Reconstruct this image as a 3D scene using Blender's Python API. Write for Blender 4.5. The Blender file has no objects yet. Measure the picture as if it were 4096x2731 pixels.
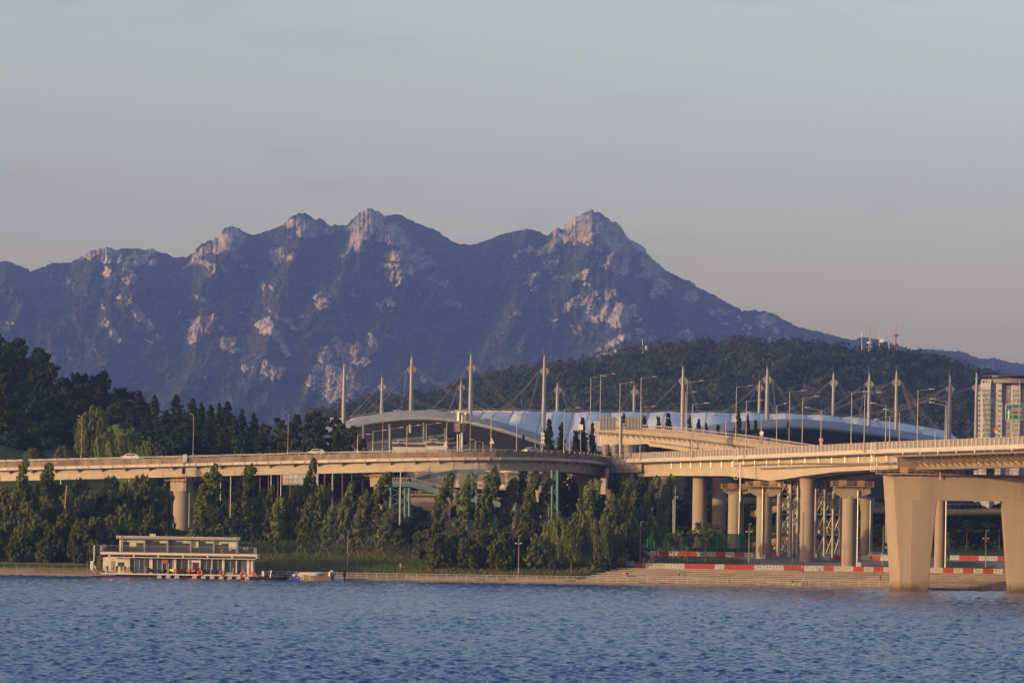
import bpy, math, random
import numpy as np
from mathutils import Vector, Matrix

# ------------------------------------------------------------------ camera, sky, sun, exposure
SC = bpy.context.scene
F, HX, HY, CZ = 4096 * 150 / 36, 2048.0, 2058.0, 15.0
cam_d = bpy.data.cameras.new('camera'); cam = bpy.data.objects.new('camera', cam_d)
SC.collection.objects.link(cam); SC.camera = cam
ROLL = math.radians(0.88)             # the photographer held the camera slightly tilted
cam.location = (0, 0, CZ); cam.rotation_euler = (math.pi / 2, -ROLL, 0)
cam_d.lens = 150; cam_d.sensor_width = 36; cam_d.sensor_fit = 'HORIZONTAL'
cam_d.shift_y = (HY - 1365.5) / 4096
cam_d.clip_start = 1; cam_d.clip_end = 40000

SUN_AZ = math.radians(238)      # compass-like angle from +Y towards +X: the sun stands behind the camera's left shoulder
SUN_EL = math.radians(7.0)
sdir = Vector((math.sin(SUN_AZ) * math.cos(SUN_EL), math.cos(SUN_AZ) * math.cos(SUN_EL), math.sin(SUN_EL)))

world = bpy.data.worlds.new('World'); SC.world = world; world.use_nodes = True
wn = world.node_tree; wn.nodes.clear()
w_out = wn.nodes.new('ShaderNodeOutputWorld'); w_bg = wn.nodes.new('ShaderNodeBackground')
sky = wn.nodes.new('ShaderNodeTexSky'); sky.sky_type = 'NISHITA'; sky.sun_disc = False
sky.sun_elevation = SUN_EL; sky.sun_rotation = SUN_AZ
sky.altitude = 0; sky.air_density = 1.0; sky.dust_density = 2.5; sky.ozone_density = 2.2
w_bg.inputs['Strength'].default_value = 0.15
# thin dusk clouds: a few faint grey-mauve wisps, made in the sky's own directions
w_tc = wn.nodes.new('ShaderNodeTexCoord')
w_map = wn.nodes.new('ShaderNodeMapping'); w_map.inputs['Scale'].default_value = (9, 9, 34)
w_map.inputs['Location'].default_value = (0.35, 0.0, 0.2)
w_noi = wn.nodes.new('ShaderNodeTexNoise'); w_noi.inputs['Scale'].default_value = 2.2
w_noi.inputs['Detail'].default_value = 7; w_noi.inputs['Roughness'].default_value = 0.55
w_rmp = wn.nodes.new('ShaderNodeMapRange'); w_rmp.inputs['From Min'].default_value = 0.57
w_rmp.inputs['From Max'].default_value = 0.74; w_rmp.inputs['To Max'].default_value = 0.36
w_mix = wn.nodes.new('ShaderNodeMix'); w_mix.data_type = 'RGBA'; w_mix.blend_type = 'MULTIPLY'
w_mix.inputs['B'].default_value = (0.72, 0.70, 0.74, 1)
w_hsv = wn.nodes.new('ShaderNodeMix'); w_hsv.data_type = 'RGBA'; w_hsv.blend_type = 'MULTIPLY'; w_hsv.inputs['Factor'].default_value = 1.0
w_hsv.inputs['B'].default_value = (1.29, 0.978, 0.862, 1)   # dusk air, slightly warmer all over
wn.links.new(w_tc.outputs['Generated'], w_map.inputs['Vector'])
wn.links.new(w_map.outputs['Vector'], w_noi.inputs['Vector'])
wn.links.new(w_noi.outputs['Fac'], w_rmp.inputs['Value'])
wn.links.new(w_rmp.outputs['Result'], w_mix.inputs['Factor'])
wn.links.new(sky.outputs['Color'], w_hsv.inputs['A'])
wn.links.new(w_hsv.outputs['Result'], w_mix.inputs['A'])
wn.links.new(w_mix.outputs['Result'], w_bg.inputs['Color'])
wn.links.new(w_bg.outputs['Background'], w_out.inputs['Surface'])

sun_d = bpy.data.lights.new('sun', 'SUN'); sun_d.energy = 2.0; sun_d.angle = math.radians(0.55)
sun_d.color = (1.0, 0.665, 0.315)
sun = bpy.data.objects.new('sun', sun_d); SC.collection.objects.link(sun)
sun.rotation_euler = (-sdir).to_track_quat('-Z', 'Y').to_euler()
sun.location = (-300, -300, 300)

SC.view_settings.view_transform = 'Standard'; SC.view_settings.look = 'None'
SC.view_settings.exposure = 1.3; SC.view_settings.gamma = 1.0
SC.view_settings.use_curve_mapping = False
SC.render.engine = 'CYCLES'
cy = SC.cycles
cy.max_bounces = 5; cy.diffuse_bounces = 2; cy.glossy_bounces = 2; cy.transmission_bounces = 3
cy.transparent_max_bounces = 10; cy.volume_bounces = 0; cy.caustics_reflective = False; cy.caustics_refractive = False
cy.use_denoising = True
try:
    cy.denoiser = 'OPENIMAGEDENOISE'; cy.denoising_prefilter = 'ACCURATE'
except Exception:
    pass
cy.use_adaptive_sampling = True; cy.adaptive_threshold = 0.012

# ------------------------------------------------------------------ helpers
COL = SC.collection
R = random.Random(7)
def P(x, y, D):                     # photo column and row at a distance -> point in the place
    x, y = level(x, y)
    return Vector(((x - HX) / F * D, D, CZ + (HY - y) / F * D))
CR, SR = math.cos(ROLL), math.sin(ROLL)
def level(x, y):                    # take the camera's tilt out of photo coordinates
    dx, dy = x - HX, y - HY
    return HX + dx * CR + dy * SR, HY - dx * SR + dy * CR
def gx(x, D, y=2000): return (level(x, y)[0] - HX) / F * D
def gz(y, D, x): return CZ + (HY - level(x, y)[1]) / F * D
A0 = np.array((-112.9, 943.0)); UU = np.array((0.9981, -0.0622)); NN = np.array((0.0622, 0.9981))
def sn(s, n, z=0.0):                # bank coordinates: metres along the shore, metres inland
    p = A0 + UU * s + NN * n
    return Vector((p[0], p[1], z))
def to_sn(X, Y):
    d = np.array((X - A0[0], Y - A0[1]))
    return float(d @ UU), float(d @ NN)
def bank(x, n):                     # where photo column x meets the line n metres inland
    c = (level(x, 2200)[0] - HX) / F
    o = A0 + NN * n
    s = (c * o[1] - o[0]) / (UU[0] - c * UU[1])
    p = o + UU * s
    return float(p[0]), float(p[1]), float(s)
def lerp(a, b, t): return a + (b - a) * t
def sstep(a, b, v):
    t = np.clip((v - a) / (b - a), 0, 1)
    return t * t * (3 - 2 * t)

# value noise for numpy arrays
_rs = np.random.RandomState(11); _TAB = _rs.rand(256, 256)
def vnoise(x, y):
    xi = np.floor(x).astype(int); yi = np.floor(y).astype(int)
    fx = x - xi; fy = y - yi; fx = fx * fx * (3 - 2 * fx); fy = fy * fy * (3 - 2 * fy)
    a = _TAB[xi & 255, yi & 255]; b = _TAB[(xi + 1) & 255, yi & 255]
    c = _TAB[xi & 255, (yi + 1) & 255]; d = _TAB[(xi + 1) & 255, (yi + 1) & 255]
    return (a + (b - a) * fx) * (1 - fy) + (c + (d - c) * fx) * fy
def fbm(x, y, o=5, g=0.5):
    s = 0; a = 1; t = 0
    for i in range(o):
        s = s + a * vnoise(x + 17.3 * i, y + 9.1 * i); t += a; a *= g; x = x * 2.03; y = y * 2.03
    return s / t
def ridged(x, y, o=5, g=0.5):
    s = 0; a = 1; t = 0
    for i in range(o):
        s = s + a * (1 - np.abs(2 * vnoise(x + 31.7 * i, y + 5.3 * i) - 1)); t += a; a *= g; x = x * 2.07; y = y * 2.07
    return s / t

MATS = {}
def mat(name, col, rough=0.7, metal=0.0, var=0.0, scale=1.0, col2=None, bump=0.0, bscale=None, stretch=(1, 1, 1), spec=0.3,
        rnd=0.0, detail=5, contrast=(0.3, 0.7)):
    if name in MATS: return MATS[name]
    m = bpy.data.materials.new(name); m.use_nodes = True; nt = m.node_tree; N = nt.nodes; L = nt.links
    b = N['Principled BSDF']; b.inputs['Roughness'].default_value = rough; b.inputs['Metallic'].default_value = metal
    b.inputs['Specular IOR Level'].default_value = spec
    c1 = (*col, 1)
    b.inputs['Base Color'].default_value = c1
    out = None
    if var > 0 or col2 or bump > 0:
        tc = N.new('ShaderNodeTexCoord'); mp = N.new('ShaderNodeMapping'); mp.inputs['Scale'].default_value = stretch
        L.new(tc.outputs['Object'], mp.inputs['Vector'])
        nz = N.new('ShaderNodeTexNoise'); nz.inputs['Scale'].default_value = scale; nz.inputs['Detail'].default_value = detail
        nz.inputs['Roughness'].default_value = 0.6
        L.new(mp.outputs['Vector'], nz.inputs['Vector'])
        if col2 is None: col2 = tuple(max(0, c * (1 - var)) for c in col)
        rp = N.new('ShaderNodeMapRange'); rp.inputs['From Min'].default_value = contrast[0]; rp.inputs['From Max'].default_value = contrast[1]
        L.new(nz.outputs['Fac'], rp.inputs['Value'])
        mx = N.new('ShaderNodeMix'); mx.data_type = 'RGBA'
        mx.inputs['A'].default_value = c1; mx.inputs['B'].default_value = (*col2, 1)
        L.new(rp.outputs['Result'], mx.inputs['Factor']); out = mx.outputs['Result']
        if bump > 0:
            nb = N.new('ShaderNodeTexNoise'); nb.inputs['Scale'].default_value = bscale or scale * 4; nb.inputs['Detail'].default_value = 4
            L.new(mp.outputs['Vector'], nb.inputs['Vector'])
            bp = N.new('ShaderNodeBump'); bp.inputs['Strength'].default_value = 1.0; bp.inputs['Distance'].default_value = bump
            L.new(nb.outputs['Fac'], bp.inputs['Height']); L.new(bp.outputs['Normal'], b.inputs['Normal'])
    if rnd > 0:
        oi = N.new('ShaderNodeObjectInfo'); rr = N.new('ShaderNodeMapRange')
        rr.inputs['To Min'].default_value = 1 - rnd; rr.inputs['To Max'].default_value = 1 + rnd
        L.new(oi.outputs['Random'], rr.inputs['Value'])
        h = N.new('ShaderNodeHueSaturation')
        L.new(rr.outputs['Result'], h.inputs['Value'])
        if out is not None: L.new(out, h.inputs['Color'])
        else: h.inputs['Color'].default_value = c1
        out = h.outputs['Color']
    if out is not None: L.new(out, b.inputs['Base Color'])
    MATS[name] = m
    return m
def leafmat(name, col, col2, trans=0.25, scale=0.35):
    if name in MATS: return MATS[name]
    m = bpy.data.materials.new(name); m.use_nodes = True; nt = m.node_tree; N = nt.nodes; L = nt.links
    N.remove(N['Principled BSDF']); o = N['Material Output']
    tc = N.new('ShaderNodeTexCoord'); nz = N.new('ShaderNodeTexNoise'); nz.inputs['Scale'].default_value = scale; nz.inputs['Detail'].default_value = 3
    L.new(tc.outputs['Object'], nz.inputs['Vector'])
    rp = N.new('ShaderNodeMapRange'); rp.inputs['From Min'].default_value = 0.35; rp.inputs['From Max'].default_value = 0.65
    L.new(nz.outputs['Fac'], rp.inputs['Value'])
    mx = N.new('ShaderNodeMix'); mx.data_type = 'RGBA'; mx.inputs['A'].default_value = (*col, 1); mx.inputs['B'].default_value = (*col2, 1)
    L.new(rp.outputs['Result'], mx.inputs['Factor'])
    oi = N.new('ShaderNodeObjectInfo'); rr = N.new('ShaderNodeMapRange'); rr.inputs['To Min'].default_value = 0.72; rr.inputs['To Max'].default_value = 1.28
    L.new(oi.outputs['Random'], rr.inputs['Value'])
    rh = N.new('ShaderNodeMapRange'); rh.inputs['To Min'].default_value = 0.485; rh.inputs['To Max'].default_value = 0.515
    L.new(oi.outputs['Random'], rh.inputs['Value'])
    h = N.new('ShaderNodeHueSaturation'); L.new(mx.outputs['Result'], h.inputs['Color']); L.new(rr.outputs['Result'], h.inputs['Value'])
    L.new(rh.outputs['Result'], h.inputs['Hue'])
    d = N.new('ShaderNodeBsdfDiffuse'); t = N.new('ShaderNodeBsdfTranslucent'); s = N.new('ShaderNodeMixShader'); s.inputs[0].default_value = trans
    L.new(h.outputs['Color'], d.inputs['Color']); L.new(h.outputs['Color'], t.inputs['Color'])
    L.new(d.outputs[0], s.inputs[1]); L.new(t.outputs[0], s.inputs[2]); L.new(s.outputs[0], o.inputs['Surface'])
    MATS[name] = m
    return m
def glassmat(name, col, rough=0.08):
    return mat(name, col, rough=rough, spec=0.5)

class MB:
    def __init__(self): self.v = []; self.f = []
    def add(self, vs, fs):
        n = len(self.v); self.v += [tuple(p) for p in vs]; self.f += [tuple(i + n for i in f) for f in fs]; return self
    def box(self, c, s, rz=0.0):
        x, y, z = c; a, b, d = s[0] / 2, s[1] / 2, s[2] / 2; co, si = math.cos(rz), math.sin(rz)
        vs = []
        for k in (-d, d):
            for i, j in ((-a, -b), (a, -b), (a, b), (-a, b)):
                vs.append((x + i * co - j * si, y + i * si + j * co, z + k))
        return self.add(vs, [(3, 2, 1, 0), (4, 5, 6, 7), (0, 1, 5, 4), (1, 2, 6, 5), (2, 3, 7, 6), (3, 0, 4, 7)])
    def beam(self, p, q, w, h, up=(0, 0, 1)):
        p, q = Vector(p), Vector(q); d = (q - p)
        if d.length < 1e-6: return self
        d.normalize(); u = Vector(up)
        if abs(d.dot(u)) > 0.97: u = Vector((1, 0, 0))
        s = d.cross(u).normalized(); t = s.cross(d).normalized()
        vs = []
        for e in (p, q):
            for i, j in ((-1, -1), (1, -1), (1, 1), (-1, 1)): vs.append(e + s * (i * w / 2) + t * (j * h / 2))
        return self.add(vs, [(0, 1, 2, 3), (7, 6, 5, 4), (0, 4, 5, 1), (1, 5, 6, 2), (2, 6, 7, 3), (3, 7, 4, 0)])
    def tube(self, p, q, r, n=8, r2=None, cap=True):
        p, q = Vector(p), Vector(q); d = q - p
        if d.length < 1e-6: return self
        d.normalize(); u = Vector((0, 0, 1)) if abs(d.z) < 0.97 else Vector((1, 0, 0))
        s = d.cross(u).normalized(); t = s.cross(d).normalized(); r2 = r if r2 is None else r2
        vs = []
        for e, rr in ((p, r), (q, r2)):
            for i in range(n):
                a = 2 * math.pi * i / n; vs.append(e + s * (rr * math.cos(a)) + t * (rr * math.sin(a)))
        fs = [(i, (i + 1) % n, n + (i + 1) % n, n + i) for i in range(n)]
        if cap: fs += [tuple(reversed(range(n))), tuple(range(n, 2 * n))]
        return self.add(vs, fs)
    def path(self, pts, r, n=6):
        for a, b in zip(pts[:-1], pts[1:]): self.tube(a, b, r, n)
        return self
    def lathe(self, prof, n=16, c=(0, 0, 0), cap=True):
        vs = []; fs = []
        for r, z in prof:
            for i in range(n):
                a = 2 * math.pi * i / n; vs.append((c[0] + r * math.cos(a), c[1] + r * math.sin(a), c[2] + z))
        for k in range(len(prof) - 1):
            for i in range(n):
                fs.append((k * n + i, k * n + (i + 1) % n, (k + 1) * n + (i + 1) % n, (k + 1) * n + i))
        if cap: fs += [tuple(reversed(range(n))), tuple(range((len(prof) - 1) * n, len(prof) * n))]
        return self.add(vs, fs)
    def prism(self, poly, d):              # planar polygon (3D points) pushed along d
        n = len(poly); d = Vector(d); vs = [Vector(p) for p in poly] + [Vector(p) + d for p in poly]
        fs = [tuple(reversed(range(n))), tuple(range(n, 2 * n))] + [(i, (i + 1) % n, n + (i + 1) % n, n + i) for i in range(n)]
        return self.add(vs, fs)
    def loft(self, rows, close=False):      # rows of equal length point lists
        n = len(rows[0]); vs = [p for r in rows for p in r]; fs = []
        m = n if close else n - 1
        for k in range(len(rows) - 1):
            for i in range(m): fs.append((k * n + i, k * n + (i + 1) % n, (k + 1) * n + (i + 1) % n, (k + 1) * n + i))
        return self.add(vs, fs)
    def torus(self, c, r1, r2, ax=(0, -1, 0), n=16, m=6):
        ax = Vector(ax).normalized(); u = ax.cross(Vector((0, 0, 1))).normalized(); w = ax.cross(u)
        rows = []
        for i in range(n + 1):
            a = 2 * math.pi * i / n; d = u * math.cos(a) + w * math.sin(a)
            rows.append([Vector(c) + d * (r1 + r2 * math.cos(2 * math.pi * j / m)) + ax * (r2 * math.sin(2 * math.pi * j / m)) for j in range(m)])
        return self.loft(rows, True)
    def mesh(self, name, smooth=False, mats=None):
        me = bpy.data.meshes.new(name); me.from_pydata([tuple(p) for p in self.v], [], self.f)
        if smooth:
            me.polygons.foreach_set('use_smooth', [True] * len(me.polygons))
            try: me.set_sharp_from_angle(angle=math.radians(40))
            except Exception: pass
        for m in (mats or []): me.materials.append(m)
        me.update(); return me
    def build(self, name, m, parent=None, smooth=False, loc=None):
        off = Vector((0, 0, 0))
        if parent is not None: off = Vector(parent.get('_o', (0, 0, 0)))
        if parent is not None and off.length > 0:
            self.v = [(p[0] - off.x, p[1] - off.y, p[2] - off.z) for p in self.v]
        me = self.mesh(name, smooth, [m] if m else None)
        return inst(name, me, parent, loc)
def inst(name, me, parent=None, loc=None, rz=0.0, sc=None, rot=None):
    o = bpy.data.objects.new(name, me); COL.objects.link(o)
    if parent is not None: o.parent = parent
    if loc is not None: o.location = loc
    if rot is not None: o.rotation_euler = rot
    elif rz: o.rotation_euler = (0, 0, rz)
    if sc is not None: o.scale = sc if hasattr(sc, '__len__') else (sc, sc, sc)
    return o
def tag(o, label, cat, group=None, kind=None):
    o['label'] = label; o['category'] = cat
    if group: o['group'] = group
    if kind: o['kind'] = kind
    return o
def thing(name, label, cat, loc=(0, 0, 0), rz=0.0, group=None, sc=None):
    # children made with MB.build() are given in place coordinates and shifted here; children made with inst() are local
    o = bpy.data.objects.new(name, None); COL.objects.link(o); o.location = loc; o.empty_display_size = 0.5
    if rz: o.rotation_euler = (0, 0, rz)
    if sc is not None: o.scale = sc if hasattr(sc, '__len__') else (sc, sc, sc)
    return tag(o, label, cat, group)
def at(o):                           # mark a thing whose parts are written in place coordinates
    o['_o'] = tuple(o.location); return o
def struct(o, kind='structure'):
    o['kind'] = kind; return o
def dup(root, loc, rz=0.0, label=None, group=None, sc=None, parent=None, rot=None):
    r = root.copy(); COL.objects.link(r)
    if parent is not None: r.parent = parent
    r.location = loc; r.rotation_euler = rot if rot is not None else (0, 0, rz)
    if sc is not None: r.scale = sc if hasattr(sc, '__len__') else (sc, sc, sc)
    if label: r['label'] = label
    if group: r['group'] = group
    for ch in list(root.children):
        c = ch.copy(); COL.objects.link(c); c.parent = r
        for g in ch.children:
            d = g.copy(); COL.objects.link(d); d.parent = c
    return r
ORD = ('first second third fourth fifth sixth seventh eighth ninth tenth eleventh twelfth thirteenth fourteenth fifteenth sixteenth '
       'seventeenth eighteenth nineteenth twentieth').split()
def nth(i):
    if i < 20: return ORD[i]
    t, u = divmod(i + 1, 10); T = {2: 'twenty', 3: 'thirty', 4: 'forty', 5: 'fifty', 6: 'sixty', 7: 'seventy', 8: 'eighty', 9: 'ninety'}[t]
    return T + '-' + ORD[u - 1] if u else {2: 'twentieth', 3: 'thirtieth', 4: 'fortieth', 5: 'fiftieth', 6: 'sixtieth'}.get(t, T + 'ieth')
def grid_mesh(name, X, Y, Z, m, smooth=True):
    r, c = X.shape; co = np.stack([X, Y, Z], -1).reshape(-1, 3).astype(np.float32)
    idx = np.arange(r * c).reshape(r, c)
    q = np.stack([idx[:-1, :-1], idx[:-1, 1:], idx[1:, 1:], idx[1:, :-1]], -1).reshape(-1, 4).astype(np.int32)
    return np_mesh(name, co, q, m, smooth)
def np_mesh(name, co, q, m=None, smooth=False):
    me = bpy.data.meshes.new(name); k = q.shape[1]
    me.vertices.add(len(co)); me.vertices.foreach_set('co', np.ascontiguousarray(co, np.float32).ravel())
    me.loops.add(q.size); me.loops.foreach_set('vertex_index', np.ascontiguousarray(q, np.int32).ravel())
    me.polygons.add(len(q)); me.polygons.foreach_set('loop_start', np.arange(0, q.size, k, dtype=np.int32))
    try: me.polygons.foreach_set('loop_total', np.full(len(q), k, np.int32))
    except Exception: pass
    me.update(calc_edges=True); me.validate()
    if smooth: me.polygons.foreach_set('use_smooth', np.ones(len(q), bool))
    if m: me.materials.append(m)
    return me
# ------------------------------------------------------------------ the ground: bank, plaza, wooded hill, plain
def ground_z(X, Y):
    X = np.asarray(X, float); Y = np.asarray(Y, float)
    s = (X - A0[0]) * UU[0] + (Y - A0[1]) * UU[1]
    n = (X - A0[0]) * NN[0] + (Y - A0[1]) * NN[1]
    left = np.interp(n, [-60, -0.6, -0.5, 0, 7.0, 7.4, 25, 50, 75, 110, 165, 220, 700], [-3, -3, .35, .35, .42, 1.5, 4.4, 6.9, 8.1, 8.6, 8.9, 12, 16])
    right = np.interp(n, [-60, -0.6, -0.5, 0, 7.0, 8, 20.2, 21, 70, 120, 180, 700], [-3, -3, .35, .35, .42, .3, 2.4, 3.5, 5.9, 6.6, 8, 16])
    # the right-hand grass ends in a slanting edge over the steps
    q = s; qb = 138 - (20 - np.clip(n, 0, 20)) * .95
    b = sstep(-3, 5, q - qb)
    z = left * (1 - b) + right * b
    # wooded hill on the left
    cx = X / np.maximum(Y, 1) * F + HX
    top = np.interp(cx, [-2600, -900, 0, 150, 260, 330, 480, 560, 700, 850, 1000, 1150, 1400], [66, 66, 60, 55, 50, 47, 45, 43, 40, 37, 31, 21, 4])
    along = np.interp(Y, [1128, 1180, 1215, 1270, 1330, 1420, 1700, 2000], [0, .46, .74, .86, .94, 1, .7, 0])
    al2 = np.interp(Y, [1128, 1180, 1215, 1270, 1330, 1420, 1700, 2000], [0, .40, .50, .60, .76, .97, .7, 0])
    along = al2 + (along - al2) * sstep(430, 560, cx)
    z = np.maximum(z, np.where(n > 60, top * along, -9))
    return z
def gzf(X, Y): return float(ground_z(X, Y))

grass_m = mat('meadow_grass', (0.040, 0.050, 0.018), 0.95, var=0, col2=(0.062, 0.056, 0.022), scale=0.12, bump=0.10, bscale=3.0, spec=0.05, detail=8)
dirt_m = mat('wooded_soil', (0.035, 0.037, 0.020), 0.95, col2=(0.055, 0.048, 0.030), scale=0.05, spec=0.05)
paving_m = mat('plaza_paving', (0.27, 0.25, 0.24), 0.85, col2=(0.20, 0.19, 0.18), scale=0.25, bump=0.004, bscale=6, spec=0.2)
concrete_quay = mat('quay_concrete', (0.25, 0.215, 0.175), 0.85, col2=(0.13, 0.11, 0.085), scale=0.5, stretch=(0.35, 0.35, 2.2), spec=0.15, detail=7)

def ground_sheet():
    ns = np.concatenate([[-40, -3, -0.61, -0.5, 0], np.arange(1, 46, 1.0), np.arange(48, 150, 4.0), np.arange(155, 420, 14.0), [480, 600, 800, 1100, 1500, 2200, 3200, 4600, 6500, 9000]])
    ss = np.concatenate([[-9500, -6500, -4600, -3300, -2300, -1600, -1100, -700, -480, -330, -240, -180, -130, -90], np.arange(-60, 300, 1.5), [310, 340, 390, 420, 470, 540, 640, 800, 1100, 1600, 2300, 3300, 4400]])
    S, Nn = np.meshgrid(ss, ns)
    X = A0[0] + UU[0] * S + NN[0] * Nn; Y = A0[1] + UU[1] * S + NN[1] * Nn
    X = np.clip(X, -2900, 2900); Y = np.clip(Y, -150, 11800)
    Z = ground_z(X, Y)
    S_ = S; wob = (fbm(X * .08, Y * .08, 3) - .5) * .5 * np.clip((Nn - 8) / 10, 0, 1)
    Z = Z + np.where(S < 128, wob, wob * .1)
    m = mat('bank_ground', (0.040, 0.050, 0.018), 0.95)
    # grass on the bank, soil in the wood, paving on the plaza: chosen by where the ground lies
    nt = m.node_tree; N = nt.nodes; L = nt.links; b = N['Principled BSDF']; b.inputs['Specular IOR Level'].default_value = 0.05
    at_ = N.new('ShaderNodeAttribute'); at_.attribute_name = 'cover'
    tc = N.new('ShaderNodeTexCoord')
    def nzmix(c1, c2, sc):
        z = N.new('ShaderNodeTexNoise'); z.inputs['Scale'].default_value = sc; z.inputs['Detail'].default_value = 8
        L.new(tc.outputs['Object'], z.inputs['Vector'])
        r = N.new('ShaderNodeMapRange'); r.inputs['From Min'].default_value = .35; r.inputs['From Max'].default_value = .65
        L.new(z.outputs['Fac'], r.inputs['Value'])
        x = N.new('ShaderNodeMix'); x.data_type = 'RGBA'; x.inputs['A'].default_value = (*c1, 1); x.inputs['B'].default_value = (*c2, 1)
        L.new(r.outputs['Result'], x.inputs['Factor']); return x.outputs['Result']
    g = nzmix((0.048, 0.075, 0.022), (0.100, 0.092, 0.036), 0.11); p = nzmix((0.26, 0.235, 0.22), (0.17, 0.16, 0.15), 0.3)
    x = N.new('ShaderNodeMix'); x.data_type = 'RGBA'; L.new(at_.outputs['Fac'], x.inputs['Factor']); L.new(g, x.inputs['A']); L.new(p, x.inputs['B'])
    L.new(x.outputs['Result'], b.inputs['Base Color'])
    me = grid_mesh('ground', X, Y, Z, m)
    at2 = me.attributes.new('cover', 'FLOAT', 'POINT')
    Q = S; QB = 138 - (20 - np.clip(Nn, 0, 20)) * .95
    island = ((Q - 153) / 12) ** 2 + ((Nn - 52) / 24) ** 2
    isl2 = ((Q - 214) / 7) ** 2 + ((Nn - 48) / 20) ** 2
    cov = sstep(1, 3, Q - QB) * (Nn < 105) * np.where(np.minimum(island, isl2) < 1, 0, 1)
    cov = np.maximum(cov, ((Nn < 7.2) & (Nn > -3)) * 1.0)
    at2.data.foreach_set('value', cov.ravel().astype(np.float32))
    return struct(inst('ground', me))
ground_sheet()['label'] = 'grassy river bank rising to a paved plaza and a wooded hill'

# ------------------------------------------------------------------ the river with real wind waves
def river():
    rows = [355.0]
    while rows[-1] < 1100: rows.append(rows[-1] * 1.00118)
    rows = np.array(rows); cols = np.linspace(-.16, .16, 440)
    Yg = np.repeat(rows[:, None], len(cols), 1); Xg = cols[None, :] * rows[:, None]
    rs = np.random.RandomState(5); Z = np.zeros_like(Xg)
    wdir = 1.38          # the wind blows from the left, towards the bridge
    dX = np.zeros_like(Xg)
    for i in range(64):
        lam = 0.55 * (2.3 / 0.55) ** rs.rand(); k = 2 * math.pi / lam
        a = 0.0088 * lam ** 0.75 * rs.uniform(.6, 1.3); th = wdir + rs.normal(0, .48)
        ph = rs.rand() * 6.283
        arg = k * (Xg * math.cos(th) + Yg * math.sin(th)) + ph
        Z += a * np.sin(arg)
    gust = fbm(Xg * .025 + 3, Yg * .012, 3)
    Z *= 0.75 + 0.5 * gust
    Z = Z + 0.5 * Z * np.abs(Z) / 0.3      # sharper crests
    e = np.minimum(1, np.minimum((cols[None, :] + .16), (.16 - cols[None, :])) / .004) * np.minimum(1, (Yg - 355) / 6)
    Z *= np.clip(e, 0, 1)
    m = bpy.data.materials.new('river_water'); m.use_nodes = True; N = m.node_tree.nodes; L = m.node_tree.links
    b = N['Principled BSDF']; b.inputs['Base Color'].default_value = (0.004, 0.046, 0.17, 1); b.inputs['Roughness'].default_value = 0.10
    b.inputs['IOR'].default_value = 1.333; b.inputs['Specular IOR Level'].default_value = 0.5
    tc = N.new('ShaderNodeTexCoord'); mp = N.new('ShaderNodeMapping'); mp.inputs['Scale'].default_value = (.75, .55, 1)
    L.new(tc.outputs['Object'], mp.inputs['Vector'])
    nz = N.new('ShaderNodeTexNoise'); nz.inputs['Scale'].default_value = 1.0; nz.inputs['Detail'].default_value = 6; nz.inputs['Roughness'].default_value = .66
    L.new(mp.outputs['Vector'], nz.inputs['Vector'])
    bp = N.new('ShaderNodeBump'); bp.inputs['Distance'].default_value = 0.30; L.new(nz.outputs['Fac'], bp.inputs['Height']); L.new(bp.outputs['Normal'], b.inputs['Normal'])
    me = grid_mesh('river', Xg, Yg, Z, m)
    import bmesh
    bm = bmesh.new(); bm.from_mesh(me)
    # calm water round the waves, out to the edge of the built land
    x0, x1, y0, y1 = rows[0] * -.16, rows[0] * .16, rows[0], rows[-1]
    X0, X1 = rows[-1] * -.16, rows[-1] * .16
    def q(*p): bm.faces.new([bm.verts.new(v) for v in p])
    q((-2900, -190, 0), (2900, -190, 0), (2900, y0, 0), (-2900, y0, 0))
    q((-2900, y0, 0), (x0, y0, 0), (X0, y1, 0), (-2900, y1, 0)); q((x1, y0, 0), (2900, y0, 0), (2900, y1, 0), (X1, y1, 0))
    q((-2900, y1, 0), (X0, y1, 0), (X0, y1 + 2800, 0), (-2900, y1 + 2800, 0))
    bm.to_mesh(me); bm.free()
    o = struct(inst('river', me)); o['label'] = 'choppy blue river water'
river()

# ------------------------------------------------------------------ quay edge, low wall and the stepped bank
def promenade_z(n): return 0.42
def quay():
    L_, H_ = -60, 270
    pv = struct(MB().build('quay', concrete_quay) if False else inst('quay', None)); pv['label'] = 'concrete quay edge along the water'
    # coping slabs, each its own piece
    me = MB().box((0, 0, 0), (2.96, 1.1, .34)).mesh('coping_slab', mats=[concrete_quay])
    ang = math.atan2(UU[1], UU[0])
    for i in range(int((H_ - L_) / 3)):
        p = sn(L_ + 3 * i + 1.5, -.02 + R.uniform(-.03, .03), .30 + R.uniform(-.015, .015))
        inst('coping_slab', me, pv, p, ang)
    w = MB()
    a, b = sn(L_, -.35), sn(H_, -.35)
    w.prism([(a.x, a.y, -2.5), (b.x, b.y, -2.5), (b.x, b.y, .128), (a.x, a.y, .128)], (NN[0] * .5, NN[1] * .5, 0)).build('quay_wall', mat('quay_wet_wall', (0.10, 0.085, 0.065), 0.6, col2=(0.05, 0.045, 0.035), scale=.6, stretch=(.3, .3, 1)), pv)
    # low retaining wall at the back of the promenade where the grass begins
    w = MB(); a, b = sn(L_, 7.0), sn(127, 7.0)
    w.prism([(a.x, a.y, .2), (b.x, b.y, .2), (b.x, b.y, 1.42), (a.x, a.y, 1.42)], (NN[0] * .45, NN[1] * .45, 0)).build('retaining_wall', mat('retaining_wall', (0.16, 0.145, 0.13), .9, col2=(.075, .07, .06), scale=.4, stretch=(.4, .4, 2)), pv)
quay()
step_m = mat('granite_step', (0.225, 0.185, 0.15), 0.85, col2=(0.15, 0.122, 0.098), scale=0.35, stretch=(1, 1, 1), spec=0.2, rnd=0.22, detail=8)
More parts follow.
